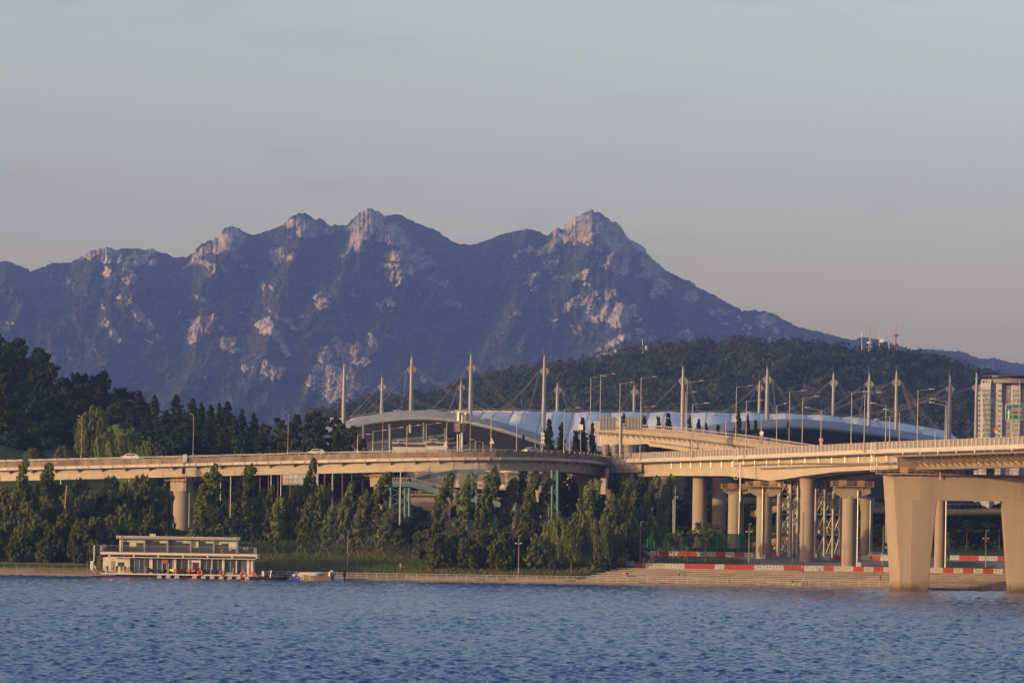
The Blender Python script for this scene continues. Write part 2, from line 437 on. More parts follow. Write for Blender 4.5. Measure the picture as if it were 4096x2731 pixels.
def steps():
    root = struct(inst('embankment_steps', None)); root['label'] = 'wide stone steps of the embankment below the barriers'
    ang = math.atan2(UU[1], UU[0])
    me = MB().box((0, 0, 0), (5.97, 2.05, .74)).mesh('step_block', mats=[step_m])
    nose = MB().box((0, 0, 0), (5.95, .12, .11)).mesh('nosing', mats=[mat('granite_nosing', (.40, .345, .285), .8, var=.25, scale=.5, rnd=.15)])
    for k in range(8):
        n0 = 7.1 + 1.65 * k; z = .42 + .385 * (k + 1)
        s0 = 125 + 1.6 * k + R.uniform(-.6, .6)
        cnt = int((268 - s0) / 6)
        for i in range(cnt):
            b = inst('step_block', me, root, sn(s0 + 6 * i + 3, n0 + 1.02, z - .37), ang)
            inst('nosing', nose, b, (0, -1.0, .325))
steps()
# ------------------------------------------------------------------ the far granite mountain
SKY = [(-1500,1130),(-900,1080),(-400,1100),(0,1047),(29,1044),(78,1062),(131,1086),(144,1078),(209,1052),(261,1053),(293,1044),(335,1023),(361,1003),(397,993),(415,988),(429,983),(446,990),(463,1001),(476,992),(523,990),(575,1000),(612,998),(622,1003),(680,1020),(696,1030),(748,1028),(784,997),(816,971),(879,947),(889,921),(905,910),(931,904),(967,916),(994,937),(1015,938),(1072,924),(1100,913),(1131,898),(1157,874),(1180,858),(1199,851),(1225,856),(1261,873),(1293,882),(1314,898),(1387,905),(1403,879),(1434,853),(1455,836),(1480,833),(1502,839),(1528,853),(1539,864),(1570,860),(1596,857),(1628,872),(1680,898),(1748,924),(1800,960),(1837,976),(1863,978),(1894,979),(1941,963),(1994,941),(2046,926),(2077,922),(2110,911),(2157,926),(2188,945),(2209,926),(2225,913),(2251,913),(2277,885),(2303,866),(2335,851),(2361,837),(2397,851),(2429,869),(2445,886),(2456,884),(2486,903),(2505,942),(2528,960),(2570,981),(2591,1015),(2628,1047),(2664,1081),(2722,1110),(2774,1130),(2800,1154),(2863,1183),(2915,1214),(2973,1243),(3025,1239),(3098,1256),(3117,1268),(3177,1300),(3219,1314),(3280,1328),(3350,1345),(3410,1360),(3447,1349),(3489,1352),(3550,1368),(3648,1401),(3699,1397),(3792,1400),(3862,1408),(3904,1431),(3979,1433),(4025,1447),(4096,1456),(4400,1480),(5000,1530),(5800,1560)]
ROCK = [  # x, y, half width, half height, tilt (degrees), strength
(430,1015,30,42,0,1),(385,1008,60,13,-22,.9),(425,1095,17,24,0,1),(470,1020,14,28,0,.8),(505,1075,16,48,4,1),(525,1115,22,30,20,.9),(560,1020,60,14,-12,.7),(560,1042,60,12,-30,1),(615,1050,22,14,-10,.9),(600,1005,24,10,0,.7),
(555,1255,80,14,48,.6),(520,1210,24,16,40,.4),(445,1330,66,13,50,.6),(282,1130,24,26,30,.35),(410,1210,12,30,-10,.4),(480,1190,16,14,0,.5),(280,1420,10,34,-25,.4),(40,1292,22,6,10,.4),(580,1355,40,9,25,.4),(645,1345,26,16,-30,.3),
(931,962,42,46,0,1),(930,1008,26,14,0,.8),(820,1005,95,16,-38,.9),(880,985,40,20,-35,.9),(937,1030,26,13,0,.9),(990,1070,20,14,20,.7),(830,1060,50,16,20,.5),(850,1100,24,26,40,.5),(890,1075,14,14,0,.6),
(1195,895,72,18,6,.9),(1255,925,62,20,-8,.9),(1110,1025,32,30,0,.8),(1165,1028,22,18,-40,.5),(1230,905,50,22,0,.8),(1325,930,14,12,0,.5),
(1475,862,62,30,-8,1),(1420,905,40,16,-25,.9),(1500,885,34,14,0,.8),(1540,935,88,36,8,1),(1450,962,48,44,-15,1),(1590,965,60,24,20,1),(1385,1002,10,26,30,.8),(1480,990,20,24,0,.9),(1700,1030,18,62,-38,.8),(1620,1028,78,20,5,1),(1665,1030,24,22,0,1),(1630,1080,70,22,-14,1),(1590,1115,40,26,20,1),(1570,1070,50,10,10,.5),(1730,1125,26,10,20,.6),(1780,1135,30,24,40,.4),(1650,1175,60,12,-8,.4),(1820,1220,56,18,28,.4),(1400,1170,20,18,0,.7),(1330,1070,14,10,0,.4),(1545,1212,44,16,0,.5),(1290,1210,30,36,-30,.4),(1260,1195,12,14,0,.5),
(798,1190,13,13,0,.8),(805,1308,62,36,-30,1),(780,1340,40,26,-20,1),(912,1368,36,24,-20,.9),(936,1400,24,10,20,.9),(955,1252,22,8,0,.5),(885,1318,30,10,15,.6),(980,1465,16,16,10,.7),(775,1560,34,12,14,.35),(716,1250,12,12,0,.4),(1050,1145,14,20,-20,.5),(1085,1148,8,14,-20,.5),
(1066,1305,34,34,0,1),(1095,1335,50,18,42,1),(1140,1395,14,30,-18,1),(1150,1290,64,12,38,.6),(1085,1240,30,10,20,.4),(1210,1265,14,12,30,.5),(1094,1490,40,28,0,1),(1068,1462,18,18,0,.8),(1005,1470,14,10,0,.5),
(1356,1396,16,32,4,1),(1398,1408,30,30,0,1),(1431,1394,17,20,-15,1),(1302,1393,18,12,0,.9),(1300,1436,28,26,-35,1),(1268,1481,14,16,0,.9),(1258,1520,24,20,-20,1),(1335,1500,54,46,0,1),(1345,1555,66,44,0,1),(1385,1500,30,44,0,.9),(1425,1448,24,14,0,.7),(1465,1450,20,30,-25,.5),(1290,1568,40,14,20,.8),(1360,1600,40,18,0,.8),(1235,1524,12,10,0,.7),(1450,1550,30,14,0,.5),(1340,1360,20,10,0,.5),
(1483,1352,20,34,-12,.5),(1500,1375,24,14,30,.4),(1560,1350,20,8,20,.35),(1700,1518,14,12,30,.6),(1770,1530,12,7,20,.6),(1640,1520,14,10,20,.4),
(2356,880,40,48,0,1),(2300,905,46,36,-30,1),(2225,935,18,24,0,.9),(2330,940,70,28,-10,1),(2210,980,74,18,-38,.9),(2250,960,40,20,-30,.9),(2408,930,40,50,10,.9),(2450,960,60,40,30,.8),(2475,930,32,44,-10,1),(2520,980,50,40,38,.7),(2570,1010,28,26,40,.7),(2110,918,20,10,0,.7),(2065,1033,12,14,0,.6),(2120,1000,40,12,-10,.5),(2155,995,20,12,0,.5),
(2400,985,46,14,10,.8),(2471,1045,46,40,-10,1),(2490,1085,26,22,20,.9),(2420,1058,22,12,0,.7),(2570,1040,20,14,0,1),(2610,1072,44,36,30,.8),(2580,1100,32,16,-10,.9),(2640,1125,44,20,20,.6),(2628,1170,26,26,-10,.9),(2768,1188,24,24,-20,.9),(2775,1140,24,8,30,.5),
(2324,1104,38,14,-25,.9),(2193,1075,26,20,-20,.8),(2210,1050,40,12,-15,.7),(2135,1110,40,14,-35,.7),(2150,1150,26,14,-40,.5),(2118,1070,10,14,0,.6),(2240,1110,40,10,-15,.4),(2345,1135,20,10,-10,.5),
(2300,1210,48,20,-20,.9),(2280,1235,26,10,-20,.6),(2365,1205,22,18,-30,.9),(2385,1170,36,12,-20,.6),(2444,1182,22,24,35,.9),(2412,1200,30,12,0,.8),(2385,1252,36,34,0,.9),(2460,1250,72,38,0,1),(2480,1285,44,22,0,1),(2530,1250,22,30,20,.9),(2560,1285,12,8,0,.6),(2066,1258,14,12,0,.7),(2040,1270,10,6,0,.6),(2215,1275,12,8,0,.5),(2310,1320,24,20,0,.5),
(2870,1250,40,22,-10,.7),(2890,1290,24,14,30,.5),(2743,1334,28,22,0,.6),(2680,1315,16,8,0,.4),(2960,1275,10,18,0,.5),(3024,1283,10,10,0,.8),(3062,1282,40,24,0,.7),(3105,1325,14,22,0,.7),(3150,1352,10,16,-20,.6),(3095,1366,28,20,0,1),(2995,1342,16,12,0,.5),(3030,1374,16,10,0,.5),(2500,1350,34,15,-10,.8),(2448,1375,26,12,-35,.8),(2590,1355,44,10,10,.4),(2560,1330,30,10,0,.4),(2436,1418,60,14,-15,.8),(2390,1400,20,8,-20,.5),(2980,1310,20,10,0,.4),(3790,1398,16,6,0,.3),(3935,1465,22,10,0,.35)]
SPUR = [ # crest lines in photo columns/rows, how far they stand out (m), half width (px)
([(430,985),(505,1090),(600,1280),(700,1480)],190,110),([(930,905),(870,1060),(800,1280),(770,1500)],230,130),([(1199,851),(1130,1050),(1080,1280),(1060,1560)],170,110),
([(1480,833),(1560,960),(1620,1090),(1760,1190),(1830,1330)],300,120),([(1460,850),(1400,1000),(1340,1250),(1320,1560)],260,130),([(2361,837),(2440,1000),(2470,1250),(2520,1420)],330,150),
([(2361,837),(2220,980),(2140,1120),(2060,1260),(2000,1420)],210,100),([(2590,1015),(2640,1170),(2760,1330)],180,90),([(3000,1240),(3070,1290),(3100,1400)],140,110),([(429,983),(330,1100),(250,1300)],120,100),([(20,1044),(120,1250)],130,100)]
rock_c = mat('mountain_slope', (0.02, 0.03, 0.02), 0.95)
def mountain():
    nx, nv = 1150, 430
    px = np.concatenate([np.linspace(-1500, -60, 90), np.linspace(-58, 4160, nx), np.linspace(4180, 5800, 70)])
    ys = np.interp(px, [p[0] for p in SKY], [p[1] for p in SKY])
    craggy = np.zeros_like(px)
    for x, y, a, b, ti, st in ROCK:
        yy = np.interp(x, [p[0] for p in SKY], [p[1] for p in SKY])
        if y - yy < b + 35: craggy = np.maximum(craggy, np.clip(1.4 - np.abs(px - x) / (a + 8), 0, 1))
    jag = (fbm(px * .09, px * 0 + 3.3, 4, .6) - .5) * 10 + (fbm(px * .5, px * 0 + 8.3, 2) - .5) * 7 + craggy * ((ridged(px * .05, px * 0 + 1.3, 2, .5) - .55) * 15 + (fbm(px * .33, px * 0 + 5.3, 2) - .5) * 5)
    ys = ys + jag
    v = np.linspace(0, 1, nv) ** 1.05
    base = 1735.0
    PX = np.repeat(px[None, :], nv, 0); PY = ys[None, :] + (base - ys[None, :]) * v[:, None]
    fr = (base - PY) / (base - 835)             # 0 at foot .. 1 at the summits
    DR = 10200; DB = 7000
    ridge_d = np.interp(px, [-1500, 0, 900, 1500, 1880, 2360, 3000, 4096, 5800], [9600, 9700, 10000, 10150, 10500, 10200, 9700, 9300, 9000])
    D = DB + (ridge_d[None, :] - DB) * np.clip((base - PY) / (base - ys[None, :]), 0, 1) ** 0.9
    # gullies and spurs
    w1 = (ridged(PX * .0042 + .0016 * PY, PY * .0030, 4) - .55) * 520
    w2 = (ridged(PX * .017 + 5, PY * .011 + 2, 4) - .55) * 130
    sp = np.zeros_like(PX)
    for line, amp, wd in SPUR:
        lx = np.interp(PY, [p[1] for p in line], [p[0] for p in line])
        t = (PY - line[0][1]) / (line[-1][1] - line[0][1])
        fall = np.clip(np.minimum((PY - line[0][1] + 15) / 60, (1.25 - t) * 2.2), 0, 1)
        sp = np.maximum(sp, amp * fall * np.clip(1 - np.abs(PX - lx + 20 * (fbm(PY * .02, PX * 0 + amp, 2) - .5)) / wd, 0, 1))
    edge = np.clip((PY - ys[None, :]) / 90, 0.06, 1) * np.clip((base - PY) / 60, 0, 1)
    # bare granite
    wx = PX + (fbm(PX * .05, PY * .05, 3) - .5) * 34; wy = PY + (fbm(PX * .05 + 40, PY * .05 + 11, 3) - .5) * 30
    rock = np.zeros_like(PX); dome = np.zeros_like(PX)
    for x, y, a, b, ti, st in ROCK:
        a *= 1.15; b *= 1.15
        sel = (np.abs(PX - x) < 2.2 * max(a, b) + 20) & (np.abs(PY - y) < 2.2 * max(a, b) + 20)
        if not sel.any(): continue
        c, s_ = math.cos(math.radians(ti)), math.sin(math.radians(ti))
        dx, dy = wx[sel] - x, wy[sel] - y
        e = np.sqrt(((dx * c + dy * s_) / a) ** 2 + ((-dx * s_ + dy * c) / b) ** 2)
        rock[sel] = np.maximum(rock[sel], st * np.clip(1.9 - 1.6 * e, 0, 1))
        dome[sel] = np.maximum(dome[sel], st * .85 * min(a, b) * np.sqrt(np.clip(1.1 - e * e, 0, 1)))
    crack = ridged(PX * .045 + .01 * PY, PY * .022, 4, .6)
    bush = fbm(PX * .10, PY * .12, 3)
    fine = fbm(PX * .30, PY * .26, 3, .7); joint = ridged(PX * .13 + .05 * PY, PY * .05 - .02 * PX, 3, .65)
    rmask = np.clip((rock - .19 + (bush - .5) * -.9 + (fine - .5) * .6 - np.clip(joint - .80, 0, 1) * 2.0) * 3.2, 0, 1)
    # vertical fluting and boulder forms in the granite
    flute = (ridged(PX * .12 + .03 * PY, PY * .03, 3, .65) - .5) * 42 + (ridged(PX * .06, PY * .07, 3) - .5) * 50 + (fine - .5) * 26
    D = D - (w1 + sp) * edge - w2 * edge - dome * np.clip(edge * 5, .15, 1) - rmask * flute * np.clip(edge * 4, .2, 1)
    # tree crowns roughen the forested slopes
    can = (fbm(PX * .30, PY * .42, 3, .7) - .5) * 40 * (1 - rmask)
    D = D - can * np.clip(edge * 2, .2, 1)
    LX, LY = level(PX, PY); X = (LX - HX) / F * D; Z = CZ + (HY - LY) / F * D
    # back side, so that the mountain is a body
    bx, by, bz = X[0] * 1.06, D[0] + 700, np.maximum(Z[0] - 330, 12)
    X = np.vstack([bx, X]); D = np.vstack([by, D]); Z = np.vstack([bz, Z])
    crack = np.maximum(crack, .35 + .5 * fine); rmask = np.vstack([rmask[0], rmask]); tint = np.vstack([bush[0], bush]); crack = np.vstack([crack[0], crack])
    m = rock_c; nt = m.node_tree; N = nt.nodes; L = nt.links; b = N['Principled BSDF']; b.inputs['Specular IOR Level'].default_value = 0.05
    a1 = N.new('ShaderNodeAttribute'); a1.attribute_name = 'rock'; a2 = N.new('ShaderNodeAttribute'); a2.attribute_name = 'tint'; a3 = N.new('ShaderNodeAttribute'); a3.attribute_name = 'crack'
    f = N.new('ShaderNodeMix'); f.data_type = 'RGBA'; f.inputs['A'].default_value = (0.012, 0.022, 0.012, 1); f.inputs['B'].default_value = (0.066, 0.058, 0.034, 1); L.new(a2.outputs['Fac'], f.inputs['Factor'])
    g = N.new('ShaderNodeMix'); g.data_type = 'RGBA'; g.inputs['A'].default_value = (0.38, 0.325, 0.245, 1); g.inputs['B'].default_value = (0.17, 0.145, 0.11, 1); L.new(a3.outputs['Fac'], g.inputs['Factor'])
    x = N.new('ShaderNodeMix'); x.data_type = 'RGBA'; L.new(a1.outputs['Fac'], x.inputs['Factor']); L.new(f.outputs['Result'], x.inputs['A']); L.new(g.outputs['Result'], x.inputs['B'])
    # crisp rock edges, cracks and tree-by-tree tone below the size of the mesh
    tc = N.new('ShaderNodeTexCoord')
    def nz(scale, stretch, det=6, rgh=.65):
        mp = N.new('ShaderNodeMapping'); mp.inputs['Scale'].default_value = stretch; L.new(tc.outputs['Object'], mp.inputs['Vector'])
        n = N.new('ShaderNodeTexNoise'); n.inputs['Scale'].default_value = scale; n.inputs['Detail'].default_value = det; n.inputs['Roughness'].default_value = rgh
        L.new(mp.outputs['Vector'], n.inputs['Vector']); return n.outputs['Fac']
    def rng(s, a, b_, c, d):
        r = N.new('ShaderNodeMapRange'); r.inputs['From Min'].default_value = a; r.inputs['From Max'].default_value = b_; r.inputs['To Min'].default_value = c; r.inputs['To Max'].default_value = d; L.new(s, r.inputs['Value']); return r.outputs['Result']
    e1 = nz(.035, (1, .3, 1)); ad = N.new('ShaderNodeMath'); ad.operation = 'ADD'; L.new(a1.outputs['Fac'], ad.inputs[0]); L.new(rng(e1, .3, .7, -.38, .38), ad.inputs[1])
    L.new(rng(ad.outputs[0], .42, .58, 0, 1), x.inputs['Factor'])
    k1 = nz(.030, (1.6, .3, .55), 8, .75)
    def scaled(sock, fac):
        h = N.new('ShaderNodeHueSaturation'); L.new(sock, h.inputs['Color']); L.new(fac, h.inputs['Value']); return h.outputs['Color']
    L.new(scaled(g.outputs['Result'], rng(k1, .36, .62, .35, 1.25)), x.inputs['B'])
    L.new(scaled(f.outputs['Result'], rng(nz(.05, (1, .4, 1.3), 4), .35, .65, .55, 1.5)), x.inputs['A'])
    L.new(x.outputs['Result'], b.inputs['Base Color'])
    me = grid_mesh('mountain', X, D, Z, m, smooth=False)
    for nm, arr in (('rock', rmask), ('tint', np.clip((tint - .4) * 2.2, 0, 1)), ('crack', np.clip((crack - .60) * 5, 0, 1))):
        me.attributes.new(nm, 'FLOAT', 'POINT').data.foreach_set('value', arr.ravel().astype(np.float32))
    o = struct(inst('mountain', me)); o['label'] = 'hazy blue granite mountain with bare rock domes and two high peaks'
mountain()

# ------------------------------------------------------------------ leaf meshes
def leaf_cloud(centres, outs, size, rs, jit=.8, aspect=1.5, down=0.0):
    """irregular leaf clumps: one four-cornered face at every centre, facing roughly outwards"""
    n = len(centres)
    nor = outs + rs.normal(0, jit, (n, 3)); nor /= np.linalg.norm(nor, axis=1)[:, None] + 1e-9
    t = rs.normal(0, 1, (n, 3)); t[:, 2] -= down
    t -= nor * (t * nor).sum(1)[:, None]; t /= np.linalg.norm(t, axis=1)[:, None] + 1e-9
    b = np.cross(nor, t); s = size * rs.uniform(.6, 1.4, n)[:, None]
    co = np.stack([centres - t * s * aspect * .5, centres + b * s * .5 * rs.uniform(.6, 1.2, (n, 1)), centres + t * s * aspect * .5, centres - b * s * .5 * rs.uniform(.6, 1.2, (n, 1))], 1).reshape(-1, 3)
    q = np.arange(n * 4).reshape(n, 4)
    return co, q

# ------------------------------------------------------------------ the wooded hill behind the stadium
HILL = [(900,1700),(1200,1668),(1330,1655),(1390,1632),(1450,1620),(1560,1606),(1700,1600),(1800,1580),(1880,1545),(1950,1510),(2050,1492),(2150,1478),(2290,1462),(2380,1458),(2450,1446),(2500,1427),(2560,1408),(2650,1392),(2750,1392),(2900,1382),(3020,1387),(3200,1390),(3280,1398),(3420,1407),(3500,1408),(3600,1424),(3700,1440),(3800,1468),(3900,1497),(3980,1523),(4096,1540),(4500,1600),(5200,1680)]
def wooded_hill():
    px = np.linspace(900, 5200, 220); ys = np.interp(px, [p[0] for p in HILL], [p[1] for p in HILL]) + 24
    v = np.linspace(0, 1, 60); base = 1840
    PX = np.repeat(px[None], 60, 0); PY = ys[None] + (base - ys[None]) * v[:, None]
    frac = (base - PY) / (base - 1380)
    D = 2250 + 950 * np.clip((base - PY) / np.maximum(base - ys[None], 1), 0, 1)
    rel = (ridged(PX * .0035, PY * .003 + 3, 3) - .5) * 260 * np.clip((PY - ys[None]) / 60, .05, 1) * np.clip((base - PY) / 60, 0, 1)
    D = D - rel
    LX, LY = level(PX, PY); X = (LX - HX) / F * D; Z = CZ + (HY - LY) / F * D
    Xm = np.vstack([X[0] * 1.1, X]); Dm = np.vstack([D[0] + 300, D]); Zm = np.vstack([np.maximum(Z[0] - 120, 10), Z])
    o = struct(inst('hill', grid_mesh('hill', Xm, Dm, Zm, mat('hill_soil', (0.030, 0.032, 0.016), .95, col2=(.05, .04, .025), scale=.01, spec=.05)))); o['label'] = 'low wooded hill behind the stadium'
    # its trees read as one mass: crowns scattered over the slope
    rs = np.random.RandomState(3); n = 3400
    u = rs.rand(n); w = rs.rand(n) ** 1.35
    cx = 1250 + u * 3050; j = np.interp(cx, px, np.arange(220)); i = np.clip(w * 52, 0, 58)
    j0 = j.astype(int); i0 = i.astype(int); fj = (j - j0); fi = i - i0; j1 = np.minimum(j0 + 1, 219); i1 = np.minimum(i0 + 1, 59)
    def smp(A): return (A[i0, j0] * (1 - fj) + A[i0, j1] * fj) * (1 - fi) + (A[i1, j0] * (1 - fj) + A[i1, j1] * fj) * fi
    C = np.stack([smp(X), smp(D), smp(Z)], 1)
    rad = rs.uniform(2.8, 7.6, n)
    K = 60
    dirs = rs.normal(0, 1, (n, K, 3)); dirs[:, :, 2] = np.abs(dirs[:, :, 2]) * .9 - .25; dirs[:, :, 1] -= .35
    dirs /= np.linalg.norm(dirs, axis=2)[:, :, None]
    lump = 1 + .25 * rs.normal(0, 1, (n, K, 1)).clip(-1.2, 1.2)
    pts = C[:, None, :] + dirs * rad[:, None, None] * lump * np.array((1, 1, 1.0)); pts[:, :, 2] += rad[:, None] * .75
    co, q = leaf_cloud(pts.reshape(-1, 3), dirs.reshape(-1, 3), 2.2, rs, jit=.22, aspect=1.3)
    m = leafmat('hill_leaves', (0.013, 0.026, 0.015), (0.036, 0.041, 0.026), .15, .009)
    me = np_mesh('forest', co, q, m); o = struct(inst('forest', me), 'stuff'); o['label'] = 'dense autumn-tinged forest covering the low hill'; o['category'] = 'forest'
wooded_hill()
# ------------------------------------------------------------------ the evening haze over the whole place
def haze():
    b = MB().box((0, 6050, 495), (6100, 12700, 1006)); me = b.mesh('haze')
    m = bpy.data.materials.new('evening_haze'); m.use_nodes = True; N = m.node_tree.nodes; L = m.node_tree.links
    N.remove(N['Principled BSDF']); pv = N.new('ShaderNodeVolumePrincipled')
    pv.inputs['Color'].default_value = (0.22, 0.37, 1.0, 1); pv.inputs['Density'].default_value = 6.0e-5; pv.inputs['Anisotropy'].default_value = 0.0
    L.new(pv.outputs['Volume'], N['Material Output'].inputs['Volume'])
    me.materials.append(m); o = struct(inst('haze', me), 'stuff'); o['label'] = 'thin blue evening haze in the air'
haze()
# ------------------------------------------------------------------ the stadium with its masts
membrane_m = mat('roof_membrane', (0.52, 0.56, 0.63), 0.6, var=.14, scale=.06, spec=.3)
steel_grey = mat('grey_steel', (0.22, 0.225, 0.235), 0.5, metal=0.3, var=.15, scale=.4)
mast_m = mat('mast_paint', (0.215, 0.22, 0.22), 0.45, metal=0.2, var=.1, scale=.2)
cable_m = mat('steel_cable', (0.20, 0.19, 0.185), 0.5, metal=0.4)
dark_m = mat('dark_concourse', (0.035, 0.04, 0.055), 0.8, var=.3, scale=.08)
fascia_m = mat('fascia_metal', (0.19, 0.21, 0.25), 0.5, metal=.3, var=.1, scale=.1)
def cr(pts, n):                      # smooth curve through points
    pts = [np.array(p, float) for p in pts]; out = []
    P0 = [2 * pts[0] - pts[1]] + pts + [2 * pts[-1] - pts[-2]]
    seg = len(pts) - 1
    for i in range(n):
        t = i / (n - 1) * seg; k = min(int(t), seg - 1); u = t - k
        a, b, c, d = P0[k:k + 4]
        out.append(.5 * ((2 * b) + (-a + c) * u + (2 * a - 5 * b + 4 * c - d) * u * u + (-a + 3 * b - 3 * c + d) * u ** 3))
    return out
def stadium():
    st = at(thing('stadium', 'large stadium with white membrane roof hung from tall grey masts', 'stadium', tuple(P(2500, 1800, 1780).xy) + (14,)))
    outer = [(1300,1725,1860),(1390,1712,1820),(1480,1690,1780),(1580,1677,1750),(1680,1672,1725),(1790,1678,1705),(1900,1695,1692),(2010,1722,1684),(2120,1757,1680),(2220,1788,1678),(2330,1800,1676),(2460,1795,1674),(2600,1775,1672),(2760,1748,1672),(2920,1722,1675),(3060,1711,1680),(3200,1708,1687),(3340,1718,1696),(3480,1735,1708),(3620,1755,1724),(3760,1778,1745),(3900,1800,1775)]
    inner = [(1400,1684,1880),(1470,1672,1865),(1560,1664,1850),(1650,1660,1840),(1750,1657,1830),(1850,1655,1824),(1950,1654,1818),(2050,1655,1812),(2150,1657,1808),(2250,1659,1805),(2380,1660,1803),(2500,1660,1802),(2640,1660,1802),(2780,1661,1802),(2920,1662,1804),(3050,1664,1806),(3180,1667,1810),(3300,1672,1814),(3420,1681,1820),(3550,1694,1828),(3680,1712,1838),(3800,1735,1850)]
    O = cr(outer, 127); I = cr(inner, 127)
    O = [P(*p) for p in O]; I = [P(*p) for p in I]
    # membrane in bays: every bay is one piece, stretched to a ridge between valleys
    nb = 18; per = 7
    for b in range(nb):
        rows = []
        for j in range(9):
            v = j / 8; row = []
            for i in range(per + 1):
                k = b * per + i; u = i / per
                p = O[k].lerp(I[k], v)
                peak = math.sin(math.pi * u); tent = 2.6 * (peak ** 1.2) * float(sstep(.08, .72, v)) * (1 - .75 * float(sstep(.72, 1.0, v))) * (1.0 if 6 <= b <= 15 else .25)
                row.append(Vector((p.x, p.y, p.z + .8 + tent - 1.2 * math.sin(math.pi * v))))
            rows.append(row)
        rm = MB().loft(rows).build('roof_membrane', membrane_m, st, smooth=True); rm['_o'] = st['_o']
        MB().path([r[0] + Vector((0, -.1, .12)) for r in rows], .17, 5).build('seam_cable', steel_grey, rm)
        MB().path([r[3] + Vector((0, -.05, .06)) for r in rows], .07, 4).build('seam_cable', steel_grey, rm)
    # rounded edge tube and grey fascia below the membrane
    MB().path(O[::2] + [O[-1]], .8, 8).build('edge_tube', fascia_m, st, smooth=True)
    rows = [[p + Vector((0, 0, .6)) for p in O], [Vector((p.x, p.y + 9, p.z + 3.4)) for p in O]]
    MB().loft(rows).build('fascia', fascia_m, st)
    # inner rim: corrugated band and truss
    for k in range(0, 126, 3):
        a, b = I[k], I[min(k + 3, 126)]
        MB().prism([(a.x, a.y, a.z - 1.5), (b.x - .03 * (b.x - a.x), b.y, b.z - 1.5), (b.x - .03 * (b.x - a.x), b.y, b.z + 1.2), (a.x, a.y, a.z + 1.2)], (0, .4, 0)).build('rim_panel', steel_grey, st)
    MB().path([p + Vector((0, 0, 1.9)) for p in I[::3]], .10, 5).build('rim_rail', steel_grey, st)
    # underside, stands and dark concourse wall
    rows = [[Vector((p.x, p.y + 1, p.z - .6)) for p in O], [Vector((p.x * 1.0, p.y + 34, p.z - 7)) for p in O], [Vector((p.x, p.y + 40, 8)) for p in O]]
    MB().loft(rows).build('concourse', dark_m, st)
    # raking stand beams and support columns seen under the edge
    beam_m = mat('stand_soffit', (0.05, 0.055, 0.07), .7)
    for k in range(6):
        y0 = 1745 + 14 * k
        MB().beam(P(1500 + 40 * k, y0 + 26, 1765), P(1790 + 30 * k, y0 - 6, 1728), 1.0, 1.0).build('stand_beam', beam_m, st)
    for x, y0, y1 in ((1455, 1700, 1830), (1560, 1695, 1830), (1697, 1690, 1830), (1783, 1690, 1830), (1905, 1710, 1830), (2010, 1735, 1830), (3120, 1716, 1830), (3330, 1722, 1830), (3500, 1742, 1830)):
        MB().tube(P(x, y1, 1722), P(x, y0, 1722), .7, 10).build('column', mat('shaded_column', (.10, .105, .115), .5), st, smooth=True)  # column grey kept dark to stand in for shade behind the roof rim
    heads = []
    def mast(x, yt, yb, D, w, long=True):
        k = F / D; b = P(x, yb, D); t = P(x, yt, D); r = w / 2 / k
        hh = t.z - b.z
        body = MB().lathe([(r * .92, -6), (r, hh * .25), (r * .8, hh * .72), (r * .62, hh * .80), (r * .62, hh * .92), (r * .25, hh)], 14, tuple(b)).build('mast', mast_m, st, smooth=True)
        zz = b.z + hh * .80
        MB().lathe([(r * .95, 0), (r * 1.05, .5), (r * .95, 1.0)], 12, (b.x, b.y, zz)).build('collar', steel_grey, body)
        body['_o'] = st['_o']
        ears = MB()
        for s in (-1, 1):
            ears.prism([(b.x + s * r * .5, b.y - .3, zz + 1.3), (b.x + s * (r * .5 + 1.5), b.y - .3, zz - .1), (b.x + s * (r * .5 + 1.3), b.y - .3, zz - .9), (b.x + s * r * .5, b.y - .3, zz - 2.6)], (0, .6, 0))
        e = MB(); e.v = ears.v; e.f = ears.f; e.build('cable_bracket', mat('bracket_paint', (.20, .19, .175), .55), st)
        rod = MB().tube((t.x, t.y, t.z - .5), (t.x, t.y, t.z + 2.6), .07, 5); rod.build('lightning_rod', steel_grey, st)
        return Vector((b.x, b.y, zz)), r
    front = [(1374,1455,1705,1800,18),(1526,1508,1690,1850,15),(1644,1424,1672,1745,18),(1881,1417,1672,1735,18),(2174,1420,1720,1715,18),(2729,1464,1735,1715,18),(3067,1470,1690,1735,17),(3332,1490,1680,1790,14),(3475,1490,1705,1755,16),(3584,1482,1700,1760,16),(3797,1502,1752,1775,16),(3903,1490,1770,1790,16)]
    back = [(1843,1518,1662,1955,14),(2229,1532,1650,1960,14),(2536,1542,1652,1960,13),(3037,1520,1665,1960,14)]
    H = {}
    for a in front + back: H[a[0]] = (mast(*a), a)
    def cab(p, q, sag=0.0, pair=.5):
        m = MB()
        for d in (-pair, pair):
            n = 8; prev = None
            for i in range(n + 1):
                u = i / n; c = Vector(p).lerp(Vector(q), u) + Vector((d * .4, 0, d * .8 - sag * 4 * u * (1 - u)))
                if prev is not None: m.tube(prev, c, .06, 4, cap=False)
                prev = c
        m.build('cable', cable_m, st)
    def side(x, s): (h, r), a = H[x]; return h + Vector((s * (r + 1.2), 0, -.4))
    def tgt(x, y, D): return P(x, y, D)
